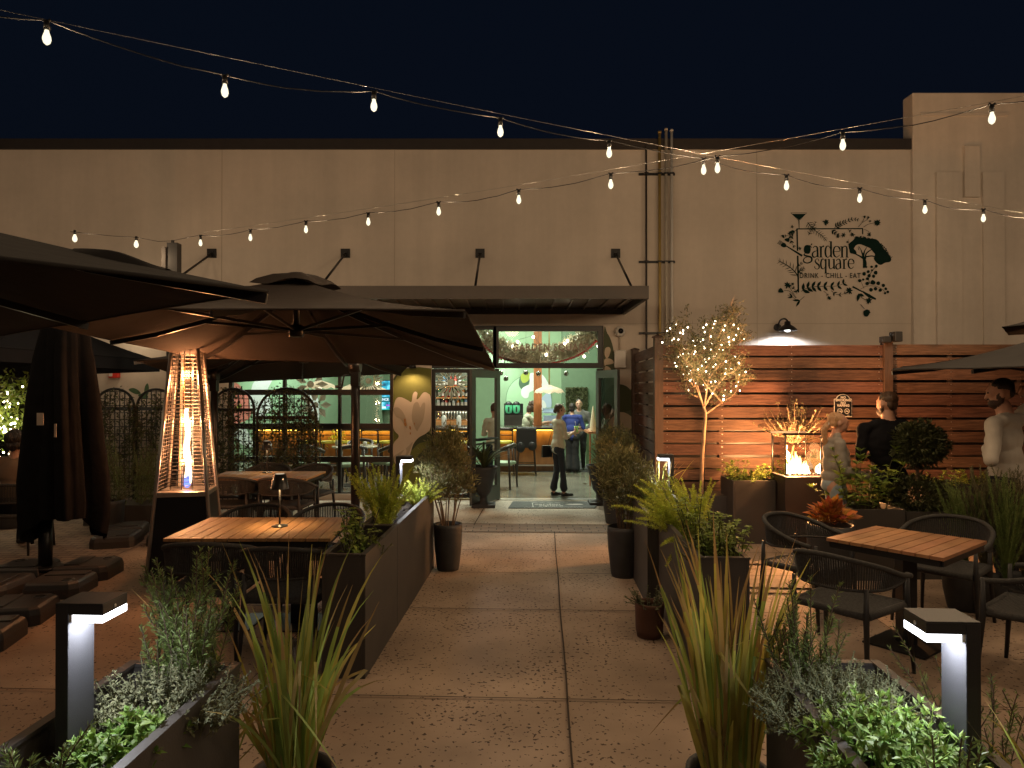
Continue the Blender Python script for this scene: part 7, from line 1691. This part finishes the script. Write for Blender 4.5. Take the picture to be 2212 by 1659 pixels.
# 6. ponytail woman by the fire, facing right
py = 7.35; s = .895; t = thing('person', 'blonde ponytailed woman in a grey sweatshirt and pale shorts by the fire', 'person', (ux(1806,py), py, 0), D2R(-97))
sweat = mat('sweatshirt_grey', (.26,.235,.205), .95, var=.08, bump=.3, bscale=200); shorts = mat('shorts_denim', (.24,.31,.37), .85, var=.12, scale=30)
pr = std_body(s, .17, .085, .135, .15, 1, 0, 3, (.080,.055,.036), ((-.09,.02,.49),(.09,.03,.49)), ((-.09,-.03,.08),(.1,.0,.08)), belly=.11)
pr += [('e', (0,-.03*s,.92*s), (.165*s,.135*s,.11*s), 2), ('e', (0,0,1.02*s), (.180*s,.165*s,.10*s), 1), ('e', (0,.0,1.16*s), (.175*s,.155*s,.18*s), 1), ('e', (0,-.02*s,1.30*s), (.17*s,.13*s,.14*s), 1), ('e', (0,.055*s,1.27*s), (.13*s,.085*s,.10*s), 1), ('c', (-.05*s,-.01,1.47*s), (.05*s,.0,1.47*s), .048*s, .048*s, 1)]
for q in (-1,1): pr += [('c', (q*.09*s,-.015,.88*s), (q*.10*s,.01,.70*s), .100*s, .093*s, 2)]
arm(pr, (.165*s,-.01,1.385*s), (.205*s,-.0*s,1.11*s), (.16*s,.27*s,1.03*s), 1, 1, s, (.062,.055,.040)); arm(pr, (-.165*s,0,1.385*s), (-.21*s,.03*s,1.12*s), (-.1*s,.28*s,1.05*s), 1, 1, s, (.062,.055,.040)); hand(pr, (.155*s,.285*s,1.025*s), (-.35,1,.1), .92, 0, .9, (0,0,-1)); hand(pr, (-.09*s,.3*s,1.05*s), (.3,1,.1), .92, 0, .9, (0,0,-1), -1)
at, R_ = head_prims(pr, (0,.035*s,1.63*s), (.05,1,-.0), s*1.0, 0, eye=4)
figure('body', pr, [M_['skinr'], sweat, shorts, shoew, eye_m], t, .0085, 7, .004)
hairmesh([('e', at(0,-.040,.044), (.082*s,.094*s,.082*s), 0, R_), ('e', at(.042,-.068,-.005), (.038*s,.045*s,.05*s), 0, R_), ('e', at(-.042,-.068,-.005), (.038*s,.045*s,.05*s), 0, R_), ('c', at(0,-.11,.0), at(0,-.165,-.08), .030*s, .040*s, 0), ('c', at(0,-.165,-.08), at(0,-.16,-.20), .040*s, .032*s, 0), ('c', at(0,-.16,-.20), at(0,-.125,-.32), .032*s, .010*s, 0)], hbl, t)
mb = MB(); mb.tube([at(.034*math.cos(a_),-.118+.012*math.sin(a_),-.005+.034*math.sin(a_)) for a_ in np.linspace(0,2*PI,13)], .008, 6); obj('hair_tie', mb, M_['white'], t)
mb = MB(); mb.box((.08*s,.36*s,1.06*s), (.12,.16,.05)); o = obj('camera_bag', mb, M_['frame'], bevel=.015); o.matrix_world = Matrix.Translation(t.location) @ Matrix.Rotation(D2R(-97),4,'Z'); tag(o, 'small black object held by the woman with the ponytail', 'phone')
# 7. man in black T shirt, back to the viewer
py = 7.25; s = 1.0; t = thing('person', 'broad man in a black T-shirt with his back turned, by the fence post', 'person', (ux(1917,py), py, 0), D2R(6))
bt = mat('tshirt_black', (.010,.010,.012), .95, var=.1, spec=.08); dk = mat('jeans_dark', (.022,.022,.028), .9, var=.15, spec=.1)
pr = std_body(s, .255, .10, .195, .225, 1, 2, 3, (.100,.065,.045), belly=.145)
pr += [('e', (0,-.035,1.27*s), (.245*s,.13*s,.23*s), 1)]
arm(pr, (-.25*s,0,1.40*s), (-.30*s,.0*s,1.12*s), (-.12*s,.22*s,1.08*s), 1, 0, s, (.070,.050,.034)); arm(pr, (.25*s,0,1.40*s), (.32*s,.02*s,1.12*s), (.14*s,.24*s,1.1*s), 1, 0, s, (.070,.050,.034)); hand(pr, (-.12*s,.22*s,1.08*s), (.9,.3,0), 1.05, thumb=-1); hand(pr, (.14*s,.24*s,1.1*s), (-.9,.3,.1), 1.05)
pr += [('c', (0,-.02,1.44*s), (0,-.005,1.56*s), .068, .062, 0), ('c', (-.15*s,-.03,1.44*s), (.15*s,-.03,1.44*s), .06, .06, 1)]
at, R_ = head_prims(pr, (-.005,.01,1.655*s), (-.25,1,-.05), 1.06, 0, beard=4); figure('body', pr, [M_['skinr'], bt, dk, shoe, bd], t, .0095, 4, .005)
hairmesh([('e', at(0,-.025,.048), (.082,.100,.080), 0, R_), ('e', at(0,-.070,-.01), (.066,.040,.055), 0, R_)], hb, t, noise=.0025)
# 8. bearded man in grey with hand behind head, facing left
py = 6.35; s = 1.07; t = thing('person', 'bearded man in a pale grey sweater, hand behind his head, at the right edge', 'person', (ux(2172,py), py, 0), D2R(34))
swl = mat('sweater_pale', (.42,.385,.34), .92, var=.05, bump=.25, bscale=160)
pr = std_body(s, .215, .10, .155, .19, 1, 2, 3, (.098,.064,.048), belly=.125)
# left arm bent at the elbow, hand on the hip in front ; right hand behind the head
arm(pr, (-.215*s,0,1.405*s), (-.39*s,-.05*s,1.12*s), (-.03*s,.13*s,1.19*s), 1, 1, s, (.066,.056,.040)); hand(pr, (-.02*s,.13*s,1.19*s), (1,.15,.1), 1.05, thumb=-1)
arm(pr, (.215*s,0,1.42*s), (.36*s,-.10*s,1.60*s), (.135*s,-.085*s,1.665*s), 1, 1, s, (.066,.056,.036)); hand(pr, (.125*s,-.085*s,1.665*s), (-1,-.05,.12), 1.1, 0, .5, (0,.2,-1))
pr += [('e', (0,-.01,1.0*s), (.185*s,.135*s,.12*s), 1), ('c', (-.16*s,-.03,1.43*s), (.16*s,-.03,1.43*s), .065, .065, 1), ('c', (0,0,1.44*s), (0,.03,1.56*s), .066, .06, 0)]
at, R_ = head_prims(pr, (-.005,.045,1.655*s), (-.55,1,-.22), 1.08, 0, beard=4, eye=5); figure('body', pr, [M_['skinr'], swl, dk, shoe, bd, eye_m], t, .0095, 9, .0045)
hairmesh([('e', at(0,-.025,.046), (.084,.100,.083), 0, R_), ('e', at(0,-.075,.0), (.068,.038,.06), 0, R_)], hd, t, noise=.002)
# 9. seated guest at the far left
py = 7.9; s = .95; t = thing('person', 'seated guest in a beige top seen from behind at the far left edge', 'person', (ux(34,py), py, 0), D2R(10))
bei = mat('top_beige', (.20,.13,.085), .9, var=.06); pr = []
z0 = -.42
pr += [('e', (0,0,.52), (.18,.14,.14), 2), ('e', (0,.0,.70), (.16,.12,.16), 1), ('e', (0,0,.88), (.175,.115,.17), 1), ('c', (-.17,0,1.0), (.17,0,1.0), .06, .06, 1), ('c', (0,0,1.0), (0,.01,1.12), .055, .05, 0)]
for q in (-1,1):
    pr += [('c', (q*.09,0,.50), (q*.11,.42,.50), .085, .06, 2), ('c', (q*.11,.42,.50), (q*.12,.38,.08), .055, .04, 2), ('c', (q*.12,.36,.05), (q*.13,.52,.03), .036, .026, 3)]
    arm(pr, (q*.18,0,.99), (q*.24,.08,.74), (q*.14,.30,.76), 1, 0, s, (.055,.044,.03)); hand(pr, (q*.14,.30,.76), (-q*.2,1,0), .95, thumb=q)
at, R_ = head_prims(pr, (0,.02,1.23), (.1,1,-.05), .98, 0); figure('body', pr, [M_['skinr'], bei, dk, shoe], t, .012, 4); hairmesh([('e', at(0,-.03,.035), (.092,.105,.095), 0, R_), ('e', at(0,-.08,.06), (.06,.05,.055), 0, R_), ('e', at(0,-.06,-.05), (.08,.06,.06), 0, R_)], hd, t, noise=.006)
dup(c0_rope, (ux(34,py), py-.0, 0), D2R(10), 'rope armchair under the seated guest at the far left edge')
